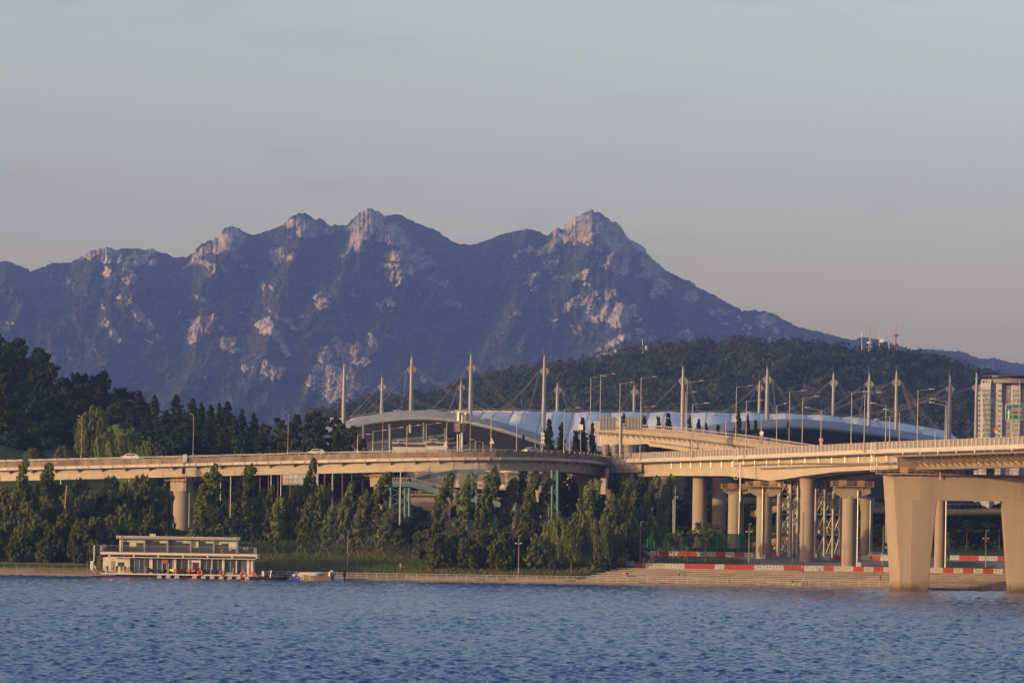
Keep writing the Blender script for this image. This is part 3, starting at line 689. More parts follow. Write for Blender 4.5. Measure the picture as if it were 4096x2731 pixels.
    for x, s, t in [(1374,1,(1690,1668,1800)),(1374,-1,(1260,1730,1840)),(1374,1,(1560,1672,1780)),(1526,1,(1840,1655,1830)),(1526,-1,(1400,1690,1830)),(1526,-1,(1330,1720,1850)),
        (1644,1,(1960,1654,1810)),(1644,-1,(1390,1700,1800)),(1644,-1,(1450,1690,1790)),(1644,-1,(1600,1676,1740)),(1644,1,(2040,1690,1690)),
        (1843,1,(2010,1655,1900)),(1843,-1,(1660,1660,1880)),(1843,-1,(1780,1665,1800)),(1881,1,(2130,1700,1700)),(1881,-1,(1690,1672,1740)),(1881,-1,(1775,1678,1705)),(1881,1,(2150,1655,1800)),
        (2174,1,(2330,1650,1800)),(2174,-1,(1920,1705,1690)),(2174,-1,(2086,1735,1682)),(2174,-1,(1990,1655,1810)),(2229,1,(2335,1637,1900)),(2229,-1,(2140,1660,1900)),(2229,1,(2280,1645,1900)),
        (2536,1,(2605,1650,1880)),(2536,-1,(2470,1642,1880)),(2729,1,(2880,1655,1800)),(2729,-1,(2560,1660,1800)),(2729,1,(2830,1720,1680)),(3037,1,(3120,1670,1850)),(3037,-1,(2870,1655,1850)),(3037,-1,(2960,1665,1850)),
        (3067,1,(3230,1690,1720)),(3067,-1,(2870,1660,1800)),(3067,1,(3110,1690,1700)),(3332,1,(3465,1660,1790)),(3332,-1,(3110,1660,1810)),(3475,1,(3600,1700,1740)),(3475,-1,(3240,1660,1810)),(3475,-1,(3430,1710,1720)),
        (3584,1,(3690,1740,1740)),(3584,-1,(3170,1690,1800)),(3584,1,(3775,1740,1745)),(3797,1,(3890,1660,1790)),(3797,-1,(3400,1670,1815)),(3797,-1,(3560,1650,1815)),(3903,-1,(3350,1675,1812)),(3903,1,(4010,1690,1800)),(3903,1,(3960,1760,1800))]:
        cab(side(x, s), tgt(*t), 1.5)
stadium()

# ------------------------------------------------------------------ flats, rooftops and masts beyond
flat_white = mat('flat_render_white', (0.54, 0.505, 0.48), .8, var=.08, scale=.1)
flat_grey = mat('flat_render_grey', (0.34, 0.325, 0.32), .8, var=.08, scale=.1)
flat_brown = mat('flat_render_brown', (0.20, 0.17, 0.16), .8, var=.1, scale=.1)
win_m = mat('window_glass', (0.05, 0.06, 0.07), 0.12, spec=.6, rnd=.3)
win_g = mat('window_glass_green', (0.22, 0.26, 0.21), 0.18, spec=.6)
frame_w = mat('window_frame_white', (0.6, 0.6, 0.58), .6)
def apartment():
    D = 2050; k = D / F
    t = at(thing('apartment_tower', 'tall white and brown apartment tower beside the last stadium mast', 'building', (gx(4010, D), D, 20)))
    def X(x): return gx(x, D, 1640)
    def Zy(y): return gz(y, D, 4010)
    z0 = 16
    # wings with their own faces: (x0, x1, y top, depth step, material)
    wings = [(3904, 3925, 1540, 2.0, flat_white), (3925, 3962, 1533, 0.0, flat_white), (3962, 3985, 1536, 3.0, flat_grey), (3985, 4007, 1532, 1.0, flat_white), (4007, 4024, 1532, 3.5, flat_grey), (4024, 4046, 1540, 2.5, flat_brown), (4046, 4082, 1532, 1.5, flat_white), (4082, 4140, 1540, 3.0, flat_brown), (4140, 4190, 1536, 1.0, flat_white)]
    for i, (a, b, yt, dy, m) in enumerate(wings):
        dp = 4 if i < 2 else 18
        MB().box(((X(a) + X(b)) / 2, D + dy + dp / 2, (z0 + Zy(yt)) / 2), (X(b) - X(a) - .01, dp, Zy(yt) - z0)).build('wall', m, t)
    fl = 20.0
    for r in range(11):
        y = 1563 + r * fl
        for a, b, dy, kind in ((3909, 3923, 2.0, 0), (3931, 3938, 0, 1), (3938.6, 3950, 0, 2), (3950.6, 3957, 0, 1), (3967, 3980, 3.0, 0), (3992, 4004, 1.0, 0), (4011, 4020, 3.5, 0), (4030, 4041, 2.5, 0), (4050, 4056, 1.5, 1), (4057, 4068, 1.5, 2), (4069, 4076, 1.5, 1), (4088, 4104, 3.0, 0), (4112, 4130, 3.0, 0), (4148, 4180, 1.0, 2)):
            h = 10 if kind == 0 else 13
            if a == 4030 and R.random() < .2: continue
            w = MB().box(((X(a) + X(b)) / 2, D + dy - .05, Zy(y)), (X(b) - X(a), .16, h * k)).build('window', win_g if (kind == 2 or R.random() < .25) else win_m, t)
            f = MB(); xa, xb = X(a), X(b); zt, zb = Zy(y) + h * k / 2, Zy(y) - h * k / 2; yy = D + dy - .18
            f.box(((xa + xb) / 2, yy, zt), (xb - xa + .25, .2, .14)); f.box(((xa + xb) / 2, yy, zb), (xb - xa + .25, .2, .14))
            for q in (xa, (xa + xb) / 2, xb): f.box((q, yy, (zt + zb) / 2), (.12, .2, zt - zb))
            w['_o'] = t['_o']; f.build('frame', frame_w, w)
        for a, b, dy in ((3928, 3962, -.8), (4048, 4082, .9), (3905, 3925, 1.4)):
            MB().box(((X(a) + X(b)) / 2, D + dy - .3, Zy(y + 9.5)), (X(b) - X(a), 1.2, .35)).build('balcony_slab', flat_white, t)
    MB().box((X(4060), D + 9, Zy(1528)), (X(4150) - X(3985), 15, 1.0)).build('parapet', flat_grey, t)
    MB().lathe([(13, 0), (13.3, .4), (12.8, .4), (12.8, 1.3), (13.4, 1.3), (13.4, 1.9)], 40, (X(4065), D + 8, Zy(1532))).build('roof_crown', mat('crown_band', (.20, .18, .17), .7), t, smooth=True)
    MB().lathe([(15.5, 0), (15.8, .35), (15.5, .6)], 40, (X(4065), D + 8, Zy(1505))).build('roof_canopy', mat('dark_canopy', (.07, .07, .08), .6), t, smooth=True)
    p = MB()
    for i in range(10):
        a = i / 10 * 2 * math.pi; p.tube((X(4065) + 12.5 * math.cos(a), D + 8 + 12.5 * math.sin(a), Zy(1512)), (X(4065) + 12.5 * math.cos(a), D + 8 + 12.5 * math.sin(a), Zy(1498)), .2, 6)
    p.build('canopy_posts', flat_grey, t)
    g = MB()
    for x in (3928, 3940, 3950, 3961): g.box((X(x), D + 1, Zy(1526)), (.7, .7, 14 * k))
    g.box((X(3945), D + 1, Zy(1520)), (X(3962) - X(3927), .8, .5)); g.build('roof_frame', flat_white, t)
apartment()

def roof_house(x0, x1, y0, y1, D, label, name='rooftop_block', boxes=()):
    t = at(thing(name, label, 'building', tuple(P((x0 + x1) / 2, y1, D).xy) + (12,)))
    zb = 12; xm = (x0 + x1) / 2
    def gx(x, D): return (level(x, y1)[0] - HX) / F * D
    def gz(y, D): return CZ + (HY - level(xm, y)[1]) / F * D
    MB().box((gx((x0 + x1) / 2, D), D + 5, (gz(y1, D) + zb) / 2), (gx(x1, D) - gx(x0, D), 10, gz(y1, D) - zb)).build('wall', flat_white, t)
    for a, b, c, d in boxes:
        pth = MB().box((gx((a + b) / 2, D), D + 3, (gz(c, D) + gz(d, D)) / 2), (gx(b, D) - gx(a, D), 6, gz(c, D) - gz(d, D))).build('penthouse', flat_white, t)
        pth['_o'] = t['_o']
        MB().box((gx((a + b) / 2, D), D + .0, gz(c, D) + .1), (gx(b, D) - gx(a, D) + .8, 7, .35)).build('roof_slab', flat_grey, pth)
        MB().box((gx((a + b) / 2, D), D - .05, (gz(c, D) + gz(d, D)) / 2), (1.4, .2, 1.2)).build('window', win_m, pth)
    n = max(2, int((x1 - x0) / 9))
    for i in range(n):
        x = x0 + (i + .5) / n * (x1 - x0)
        MB().box((gx(x, D), D - .04, gz(y1 + 9, D)), (.8, .2, 1.0)).build('window', win_m, t)
    MB().box((gx((x0 + x1) / 2, D), D + 4.9, gz(y1, D) + .15), (gx(x1, D) - gx(x0, D) + .6, 10.6, .3)).build('roof_slab', flat_white, t)
roof_house(1544, 1632, 1640, 1660, 2350, 'white flat-roofed block with a penthouse, second stadium mast on its right', boxes=[(1574, 1603, 1642, 1662), (1548, 1568, 1656, 1666), (1606, 1630, 1656, 1666)])
roof_house(1660, 1746, 1640, 1661, 2360, 'white flat-roofed block with two penthouses peeping over the stadium roof', boxes=[(1662, 1692, 1646, 1664), (1714, 1745, 1640, 1662)])
roof_house(1788, 1866, 1650, 1656, 2380, 'low white rooftop block behind the two crossing masts', boxes=[(1820, 1865, 1640, 1658)])
roof_house(1930, 1962, 1648, 1655, 2400, 'small white rooftop hut showing above the stadium roof', boxes=[(1934, 1960, 1643, 1656)])
roof_house(1322, 1364, 1672, 1674, 1900, 'plain white house wall beside the leftmost stadium mast', name='white_house')
for x0, x1, y1, D, lb in ((1570, 1700, 1772, 1560, 'pale house seen in the gap below the stadium edge'), (1700, 1790, 1768, 1580, 'pale houses with small windows right of the stadium columns'), (1230, 1330, 1745, 1500, 'pale house half hidden behind the pines')):
    roof_house(x0, x1, y1, y1, D, lb, name='pale_house', boxes=[(x0 + 20, x0 + 45, y1 - 10, y1 + 6)])
    
# transmitter masts on the hill crest
red_m = mat('mast_red', (.24, .07, .05), .5); tw_m = mat('mast_grey', (.42, .42, .42), .5, metal=.3)
def lattice(name, label, x, yt, yb, D, w, tip=0, rings=(), m=tw_m, dish=None):
    t = at(thing(name, label, 'antenna mast', tuple(P(x, yb, D)), group='transmitter masts on the hill crest'))
    b = P(x, yb, D); h = gz(yt, D, x) - b.z; b = Vector((b.x, b.y, b.z - 4)); h += 4
    legs = []
    tp = .25
    for i in range(4):
        a = math.pi / 4 + i * math.pi / 2
        o = Vector((math.cos(a), math.sin(a), 0)); legs.append((b + o * w, b + o * w * tp + Vector((0, 0, h))))
    for p, q in legs: MB().tube(p, q, .16, 5).build('leg', m, t)
    br = MB(); nseg = max(4, int(h / 4))
    for k in range(nseg):
        for i in range(4):
            p, q = legs[i]; p2, q2 = legs[(i + 1) % 4]; a = k / nseg; c = (k + 1) / nseg
            br.tube(p.lerp(q, a), p2.lerp(q2, c), .09, 4); br.tube(p2.lerp(q2, a), p.lerp(q, c), .09, 4); br.tube(p.lerp(q, c), p2.lerp(q2, c), .09, 4)
    br.build('bracing', m, t)
    if tip: MB().tube(b + Vector((0, 0, h)), b + Vector((0, 0, h + tip)), .3, 6, .08).build('spire', red_m if m is red_m or tip > 8 else m, t)
    for f in rings: MB().lathe([(w * .9, 0), (w * 1.4, .5), (w * 1.4, 1.2), (w * .9, 1.4)], 10, tuple(b + Vector((0, 0, h * f)))).build('platform', m, t)
    if dish: inst('dish', MB().lathe([(0.1, 0), (dish, .3), (dish * .9, .9), (.1, 1.0)], 16).mesh('dish', mats=[mat('dish_white', (.7, .62, .55), .4)]), t, (1.6, -2.2, h * .42), rot=(math.pi / 2, 0, 0))
HD = 3150
lattice('lattice_mast', 'thin guyed mast with a crossbar, leftmost on the hill crest', 3447, 1345, 1402, HD, .5, 4, (.97,))
lattice('lattice_mast', 'tallest lattice tower on the hill crest with a red spire', 3479, 1345, 1398, HD, 1.5, 9, (.35, .6))
lattice('lattice_mast', 'slim mast carrying a round white dish on the hill crest', 3517, 1330, 1402, HD, .6, 2, (), dish=1.6)
lattice('lattice_mast', 'slim grey mast with small panels between dish mast and red tower', 3556, 1336, 1408, HD, .6, 2, (.55,))
lattice('lattice_mast', 'red lattice tower with a basket near its top, rightmost on the crest', 3583, 1336, 1418, HD, 1.5, 8, (.55, .92), red_m)
pm = at(thing('hilltop_pole', 'single white pole standing on the hill above the forest', 'pole', tuple(P(2571, 1405, 3150))))
MB().tube(P(2569, 1412, 3150), P(2571, 1354, 3150), .28, 6, .2).build('pole', mat('pole_white', (.6, .6, .58), .5), pm)
MB().lathe([(1.2, 0), (1.2, 3), (.6, 4)], 10, tuple(P(2586, 1404, 3150))).build('beacon_hut', mat('beacon_white', (.75, .6, .5), .5), pm)
# ------------------------------------------------------------------ curved concrete and steel viaduct on the left
conc_old = mat('weathered_concrete', (0.25, 0.20, 0.155), 0.9, col2=(0.12, 0.09, 0.07), scale=0.55, stretch=(1, 1, .35), spec=.1, rnd=.12, detail=8, contrast=(.38, .70))
conc_pier = mat('pier_concrete', (0.275, 0.235, 0.185), 0.9, col2=(0.215, 0.18, 0.135), scale=0.30, stretch=(1, 1, .25), spec=.1, detail=7)
girder_m = mat('girder_paint', (0.40, 0.35, 0.28), 0.55, col2=(0.33, 0.285, 0.225), scale=0.25, stretch=(1, 1, .3), spec=.3, detail=6)
fasc_m = mat('edge_beam_paint', (0.47, 0.43, 0.385), 0.6, col2=(0.38, 0.34, 0.30), scale=0.4, stretch=(1, 1, .3), spec=.3, rnd=.05)
rail_m = mat('galvanised_rail', (0.30, 0.30, 0.28), 0.5, metal=.4, var=.2, scale=1)
rust_rail = mat('rusty_rail', (0.30, 0.17, 0.10), 0.7, col2=(0.20, 0.15, 0.12), scale=1.5)
asphalt_m = mat('asphalt', (0.055, 0.055, 0.055), .95, var=.2, scale=.4)
def frames(pts, step):               # even points along a polyline with tangents
    pts = [Vector(p) for p in pts]; L = [0]
    for a, b in zip(pts[:-1], pts[1:]): L.append(L[-1] + (b - a).length)
    out = []; d = 0.0
    def posn(s):
        s = max(0, min(L[-1], s))
        for i in range(len(pts) - 1):
            if s <= L[i + 1] or i == len(pts) - 2: return pts[i].lerp(pts[i + 1], (s - L[i]) / max(1e-6, L[i + 1] - L[i]))
    n = int(L[-1] / step)
    for i in range(n + 1):
        s = i * step; p = posn(s); t = (posn(s + .5) - posn(s - .5)).normalized(); out.append((p, t, Vector((-t.y, t.x, 0)).normalized()))
    return out
def sweep(fr, prof):                 # prof: (sideways inland, up) points; fr: frames whose normal points inland
    return [[p + nrm * o + Vector((0, 0, u)) for o, u in prof] for p, t, nrm in fr]
vrow = [(-500,1850,1118),(-250,1845,1112),(0,1839,1106),(250,1833,1101),(500,1827,1097),(760,1820.5,1093),(1024,1814,1090),(1300,1807,1086),(1560,1801,1082),(1780,1797,1080),(1950,1795.5,1081),(2080,1796,1086),(2190,1799,1094),(2280,1803,1103),(2350,1808,1113),(2405,1815,1125),(2440,1823,1138),(2455,1832,1152)]
vpath = [P(*a) for a in vrow]
vpath = [Vector(p) for p in cr([tuple(p) for p in vpath], 240)]
vroot = at(thing('viaduct', 'curved viaduct with weathered concrete parapet and cream steel girder', 'viaduct', (vpath[100].x, vpath[100].y, 8)))
def viaduct():
    fr = frames(vpath, 1.45)
    # parapet panels and their posts, one by one
    for i in range(0, len(fr) - 2, 2):
        (a, ta, na), (b, tb, nb) = fr[i], fr[i + 2]
        g = .012
        a2 = a + ta * g; b2 = b - tb * g
        m = MB(); pr = [(0, -.56), (.08, -2.0), (.45, -2.0), (.30, -.56)]
        ra = [a2 + na * o + Vector((0, 0, u)) for o, u in pr]; rb = [b2 + nb * o + Vector((0, 0, u)) for o, u in pr]
        m.loft([ra, rb], True); m.f += [(3, 2, 1, 0), (4, 5, 6, 7)]
        m.build('parapet_panel', conc_old, vroot)
        MB().box((a.x + na.x * .15, a.y + na.y * .15, a.z - .28), (.24, .30, .56), math.atan2(ta.y, ta.x)).build('rail_post', mat('rail_post_concrete', (.24, .21, .175), .8), vroot)
    MB().loft(sweep(fr, [(.05, -.16), (.25, -.16), (.25, 0), (.05, 0)]), True).build('top_rail', rail_m, vroot)
    MB().loft(sweep(fr, [(9.6, -.16), (9.8, -.16), (9.8, 0), (9.6, 0)]), True).build('far_rail', rail_m, vroot)
    MB().loft(sweep(fr, [(9.5, -.56), (9.5, -2.0), (9.9, -2.0), (9.9, -.56)]), True).build('far_parapet', conc_old, vroot)
    MB().loft(sweep(fr, [(.44, -.95), (9.45, -.45), (9.45, -2.25), (.44, -2.25)]), True).build('road_deck', asphalt_m, vroot)
    # steel edge beam in panels with stiffeners
    fe = frames(vpath, 3.2)
    for i in range(len(fe) - 1):
        (a, ta, na), (b, tb, nb) = fe[i], fe[i + 1]
        m = MB(); pr = [(.10, -2.003), (.10, -2.75), (.6, -2.75), (.6, -2.003)]
        m.loft([[a + ta * .01 + na * o + Vector((0, 0, u)) for o, u in pr], [b - tb * .01 + nb * o + Vector((0, 0, u)) for o, u in pr]], True)
        e = m.build('edge_panel', fasc_m, vroot); e['_o'] = vroot['_o']
        c = a + na * .03; MB().box((c.x, c.y, a.z - 2.38), (.07, .16, .70), math.atan2(ta.y, ta.x)).build('stiffener', fasc_m, e)
    # girder web, set back, with bottom flange, splice plates and cantilever brackets
    MB().loft(sweep(fr, [(1.9, -2.3), (2.1, -5.3), (7.6, -5.3), (7.8, -2.3)]), True).build('box_girder', girder_m, vroot)
    MB().loft(sweep(fr, [(1.95, -5.303), (1.95, -5.42), (7.75, -5.42), (7.75, -5.303)]), True).build('bottom_flange', girder_m, vroot)
    fb = frames(vpath, 6.4)
    for a, ta, na in fb[:-1]:
        m = MB(); pr = [(.25, -2.76), (1.95, -2.76), (2.05, -3.75)]
        m.prism([a + na * o + Vector((0, 0, u)) - ta * .15 for o, u in pr], ta * .3).build('bracket', girder_m, vroot)
        b = a + ta * 3.2 + na * 2.03; MB().box((b.x, b.y, b.z - 3.95), (.5, .08, 2.6), math.atan2(ta.y, ta.x)).build('splice_plate', girder_m, vroot)
viaduct()

def work_platform(root, c, ang, L, W, z, m=None, h=1.15, side=None):
    """railed maintenance platform round the top of a pier"""
    co, si = math.cos(ang), math.sin(ang)
    def w(u, v, zz): return (c[0] + u * co - v * si, c[1] + u * si + v * co, zz)
    d = MB().box((c[0], c[1], z), (L, W, .16), ang).build('platform_deck', m or rust_rail, root)
    d['_o'] = root['_o']
    r = MB(); hl, hw = L / 2, W / 2
    cs = [(-hl, -hw), (hl, -hw), (hl, hw), (-hl, hw)]
    for (a, b), (c2, d2) in zip(cs, cs[1:] + cs[:1]):
        for zz in (.45, .8, h): r.beam(w(a, b, z + zz), w(c2, d2, z + zz), .06, .06)
        n = max(2, int(math.hypot(c2 - a, d2 - b) / 1.5))
        for i in range(n): 
            u = i / n; r.beam(w(a + (c2 - a) * u, b + (d2 - b) * u, z), w(a + (c2 - a) * u, b + (d2 - b) * u, z + h), .09, .09)
    r.build('platform_railing', m or rust_rail, root)
    rb = MB()
    for u in np.arange(-hl + .6, hl, 1.5): rb.beam(w(u, -hw + .05, z - .1), w(u, -hw + .9, z - .55), .1, .16)
    rb.build('platform_bracket', m or rust_rail, root)

def rail_z(x):
    return min(vpath, key=lambda p: abs(px_of(p) - x)).z
def px_of(p): return HX + F * p.x / p.y
def viaduct_pier(x, D, zt, label, rcol=2.15, cap=(6.2, 3.6), caph=3.1, ang=None):
    X = gx(x, D); z0 = gzf(X, D) - .5; zt = rail_z(x) - 6.05
    t = at(thing('viaduct_pier', label, 'pier', (X, D, z0), group='piers of the curved viaduct'))
    an = -.75 if ang is None else ang
    MB().lathe([(rcol, 0), (rcol, zt - caph - z0 + .02)], 28, (X, D, z0)).build('column', conc_pier, t, smooth=True)
    m = MB(); co, si = math.cos(an), math.sin(an)
    def ring(l, w, z, b): 
        pts = [(-l + b, -w), (l - b, -w), (l, -w + b), (l, w - b), (l - b, w), (-l + b, w), (-l, w - b), (-l, -w + b)]
        return [(X + u * co - v * si, D + u * si + v * co, z) for u, v in pts]
    l, w = cap[0] / 2, cap[1] / 2
    m.loft([ring(l * .92, w, zt - caph, .5), ring(l, w, zt, .5)], True); n = len(m.v); m.f += [tuple(reversed(range(8))), tuple(range(n - 8, n))]
    m.build('pier_cap', conc_pier, t)
    work_platform(t, (X, D), an, cap[0] + 1.9, cap[1] + 1.5, zt - .35)
    be = mat('red_bearing', (.42, .07, .04), .5)
    for u in (-1.6, 1.6): MB().box((X + u * co, D + u * si, zt + .3), (1.2, 1.2, .66), an).build('bearing', be, t)
    MB().tube((X + rcol * .95, D - rcol * .6, z0 + 1), (X + rcol * .95, D - rcol * .6, zt - caph), .14, 8).build('drain_pipe', steel_grey, t)
    return t
viaduct_pier(727, 1098.5, 24.45, 'round viaduct pier with railed cap rising behind the boathouse')
viaduct_pier(1528, 1088, 24.45, 'grey-lilac viaduct pier behind the leaning poplars, teal stairs beside it', ang=-.6)
viaduct_pier(2170, 1098, 24.45, 'viaduct pier with black cage platforms under the bend', ang=0.0, rcol=1.8)
# black lamp box and white bracket hung on the parapet at the first pier
bx = at(thing('hanging_lamp_box', 'black box on a rod hung from the viaduct parapet above the pier', 'lamp box', tuple(P(738, 1850, 1092.4))))
MB().tube(P(741, 1845, 1092.4), P(735, 1907, 1092.4), .12, 6).build('rod', mat('black_paint', (.012, .012, .014), .5), bx)
MB().box(tuple(P(735, 1882, 1092.4)), (.85, .7, 1.6)).build('box', mat('black_paint', (.012, .012, .014), .5), bx)
MB().box(tuple(P(740, 1832, 1092.8)), (1.05, .4, 2.0)).build('bracket_plate', fasc_m, bx)

# ------------------------------------------------------------------ the road bridge over the river
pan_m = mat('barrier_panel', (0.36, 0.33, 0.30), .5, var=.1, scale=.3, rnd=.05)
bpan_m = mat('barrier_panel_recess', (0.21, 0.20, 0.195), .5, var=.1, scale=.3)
pipe_m = mat('conduit_pipe', (0.30, 0.28, 0.26), .45, metal=.4, var=.2, scale=.5)
stl_m = mat('bridge_steel_ochre', (0.30, 0.24, 0.155), .55, col2=(.25, .19, .12), scale=.2, spec=.3)
bright_pipe = mat('stainless_pipe', (0.42, 0.39, 0.35), .38, metal=.6, var=.1, scale=.5)
brow = [(2502,1813,1112),(2525,1811.5,1106),(2640,1806.5,1078),(2800,1800.5,1044),(3024,1791.5,1002),(3250,1780.5,966),(3485,1769,930),(3700,1760.5,900),(3900,1752.5,874),(4096,1744.5,849),(4400,1730,813),(4700,1714,780)]
bpath = [P(*a) for a in brow]
bpath = [Vector(p) for p in cr([tuple(p) for p in bpath], 200)]
broot = at(thing('road_bridge', 'pale road bridge with panelled parapet crossing out over the river', 'bridge', (bpath[90].x, bpath[90].y, 4)))
def bridge():
    pit = 2.45
    fr = frames(bpath, pit / 2)
    me_post = None
    for i in range(2, len(fr) - 2, 2):
        (a, ta, na), (b, tb, nb) = fr[i], fr[i + 2]; an = math.atan2(ta.y, ta.x); c = (a + b) / 2
        # inland normal of a path running towards the camera points right: +na is the road side
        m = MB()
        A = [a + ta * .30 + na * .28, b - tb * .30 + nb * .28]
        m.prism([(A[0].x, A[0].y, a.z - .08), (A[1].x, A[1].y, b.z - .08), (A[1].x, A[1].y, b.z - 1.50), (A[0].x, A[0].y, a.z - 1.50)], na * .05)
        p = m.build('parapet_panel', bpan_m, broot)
        MB().box((a.x + na.x * .18, a.y + na.y * .18, a.z - .76), (.62, .28, 1.52), an).build('parapet_post', pan_m, broot)
    MB().loft(sweep(fr, [(.02, -.09), (.42, -.09), (.42, .02), (.02, .02)]), True).build('cap_rail', pan_m, broot)
    MB().loft(sweep(fr, [(-.05, -1.53), (-.05, -2.42), (.8, -2.42), (.8, -1.53)]), True).build('edge_beam', fasc_m, broot)
    MB().loft(sweep(fr, [(.8, -1.60), (27, -1.60), (27, -2.3), (.8, -2.3)]), True).build('road_deck', asphalt_m, broot)
    MB().loft(sweep(fr, [(.5, -2.425), (26, -2.425), (26, -2.60), (.5, -2.60)]), True).build('deck_soffit', pipe_m, broot)
    MB().loft(sweep(fr, [(26.6, -.1), (27.0, -.1), (27.0, -1.6), (26.6, -1.6)]), True).build('far_parapet', pan_m, broot)
    # haunched girder of the land spans
    land = [f for f in fr if px_of(f[0]) < 3532]
    zb = lambda x: np.interp(x, [2440, 2560, 2660, 2850, 2960, 3024, 3080, 3150, 3280, 3532], [6.0, 6.0, 6.0, 6.25, 7.1, 7.6, 7.3, 6.75, 6.0, 5.7])
    for o0, nm in ((3.0, 'haunched_girder'), (15.5, 'haunched_girder')):
        rows = []
        for p, t, n_ in land:
            z = p.z - float(zb(px_of(p)))
            rows.append([Vector((p.x, p.y, 0)) + n_ * o + Vector((0, 0, zz)) for o, zz in ((o0, p.z - 2.6), (o0 + .35, z), (o0 + 6.6, z), (o0 + 7, p.z - 2.6))])
        m = MB().loft(rows, True); n = len(m.v); m.f += [(0, 1, 2, 3), (n - 1, n - 2, n - 3, n - 4)]
        g = m.build(nm, girder_m, broot); g['_o'] = broot['_o']
        if o0 < 5:
            for p, t, n_ in land[::5]:
                c = p + n_ * (o0 + .12); z = p.z - float(zb(px_of(p)))
                MB().beam((c.x, c.y, p.z - 2.62), (c.x + n_.x * .3, c.y + n_.y * .3, z + .05), .12, .10).build('web_seam', girder_m, g)
            ll = [p + n_ * (o0 - .5) + Vector((0, 0, -4.1 - .35 * math.sin(i * .05))) for i, (p, t, n_) in enumerate(land) if px_of(p) > 2890]
            MB().path(ll, .17, 6).build('conduit_pipe', pipe_m, broot)
            l2 = [p + n_ * (o0 - .3) + Vector((0, 0, -4.9 + .3 * i / len(land))) for i, (p, t, n_) in enumerate(land) if px_of(p) > 2990]
            MB().path(l2, .2, 6).build('conduit_pipe', pipe_m, broot)
            for p, t, n_ in land[30::7]:
                c = p + n_ * (o0 - .5); MB().tube((c.x, c.y, p.z - 2.6), (c.x, c.y, p.z - 4.1), .09, 6).build('pipe_hanger', bright_pipe, broot)
    # river span: strutted steel girder
    riv = [f for f in fr if px_of(f[0]) > 3556]
    rows = [[Vector(p) + n_ * o + Vector((0, 0, u)) for o, u in ((5.2, -2.6), (6.4, -5.5), (21, -5.5), (22, -2.6))] for p, t, n_ in riv]
    m = MB().loft(rows, True); n = len(m.v); m.f += [(0, 1, 2, 3), (n - 1, n - 2, n - 3, n - 4)]
    m.build('river_girder', stl_m, broot)
    MB().path([p + n_ * .5 + Vector((0, 0, -3.15)) for p, t, n_ in riv], .22, 8).build('upper_chord', pipe_m, broot)
    MB().path([p + n_ * 5.9 + Vector((0, 0, -5.75)) for p, t, n_ in riv], .26, 8).build('lower_chord', pipe_m, broot)
    st = frames([f[0] for f in riv], 3.3)
    for i, (p, t, n_) in enumerate(st):
        s = MB().beam(p + n_ * .9 + Vector((0, 0, -2.62)), p + n_ * 6.0 + Vector((0, 0, -4.9)), .34, .42).build('deck_strut', stl_m, broot); s['_o'] = broot['_o']
        MB().beam(p + n_ * 3.2 + Vector((0, 0, -2.62)), p + n_ * 4.6 + Vector((0, 0, -4.2)), .2, .3).build('tie', stl_m, s)
        MB().beam(p + n_ * 5.9 + Vector((0, 0, -4.6)), p + n_ * 5.9 + Vector((0, 0, -5.75)), .22, .3).build('web_rib', stl_m, s)
        MB().beam(p + n_ * .5 + Vector((0, 0, -2.62)), p + n_ * .5 + Vector((0, 0, -3.15)), .12, .12).build('chord_hanger', pipe_m, s)
        if i % 3 == 2:
            MB().tube(p + n_ * 4.9 + Vector((0, 0, -3.3)), p + n_ * 4.9 + Vector((0, 0, -5.0)), .12, 8).build('drain_spout', bright_pipe, broot)
            MB().tube(p + n_ * -.1 + Vector((0, 0, -2.42)), p + n_ * -.1 + Vector((0, 0, -2.95)), .13, 8).build('drain_spout', bright_pipe, broot)
    # cables looping at the junction with the viaduct
    for k in range(3):
        c = P(2480 + 22 * k, 1852, 1102); m = MB(); pr = None
        for i in range(13):
            a = math.pi * (.1 + 1.2 * i / 12); q = c + Vector((-1.6 * math.sin(a), -.3, 1.9 * math.cos(a)))
            if pr is not None: m.tube(pr, q, .10, 5)
            pr = q
        m.build('cable_loop', mat('black_paint', (.012, .012, .014), .5), broot)
    # low railing at the very end, by the junction
bridge()
# junction slab between viaduct end and bridge end
jr = at(thing('junction_deck', 'short grey deck with bar railing joining viaduct and bridge', 'bridge deck', tuple(P(2480, 1860, 1090))))
MB().prism([P(2438, 1838, 1132), P(2570, 1838, 1104), P(2570, 1858, 1104), P(2438, 1858, 1132)], (14, 40, 0)).build('deck_slab', fasc_m, jr)
MB().prism([P(2436, 1858.5, 1133), P(2566, 1858.5, 1105), P(2566, 1888, 1105), P(2436, 1888, 1133)], (14, 40, 0)).build('girder', girder_m, jr)
m = MB()
for i in range(40):
    u = i / 39; a = P(lerp(2447, 2545, u), lerp(1838, 1837, u), lerp(1131, 1108, u)); m.beam(a, a + Vector((0, 0, 1.45)), .07, .07)
a, b = P(2447, 1838, 1131), P(2545, 1837, 1108)
for z in (1.45, .2, .9): m.beam(a + Vector((0, 0, z)), b + Vector((0, 0, z)), .09, .09)
m.build('bar_railing', rail_m, jr)

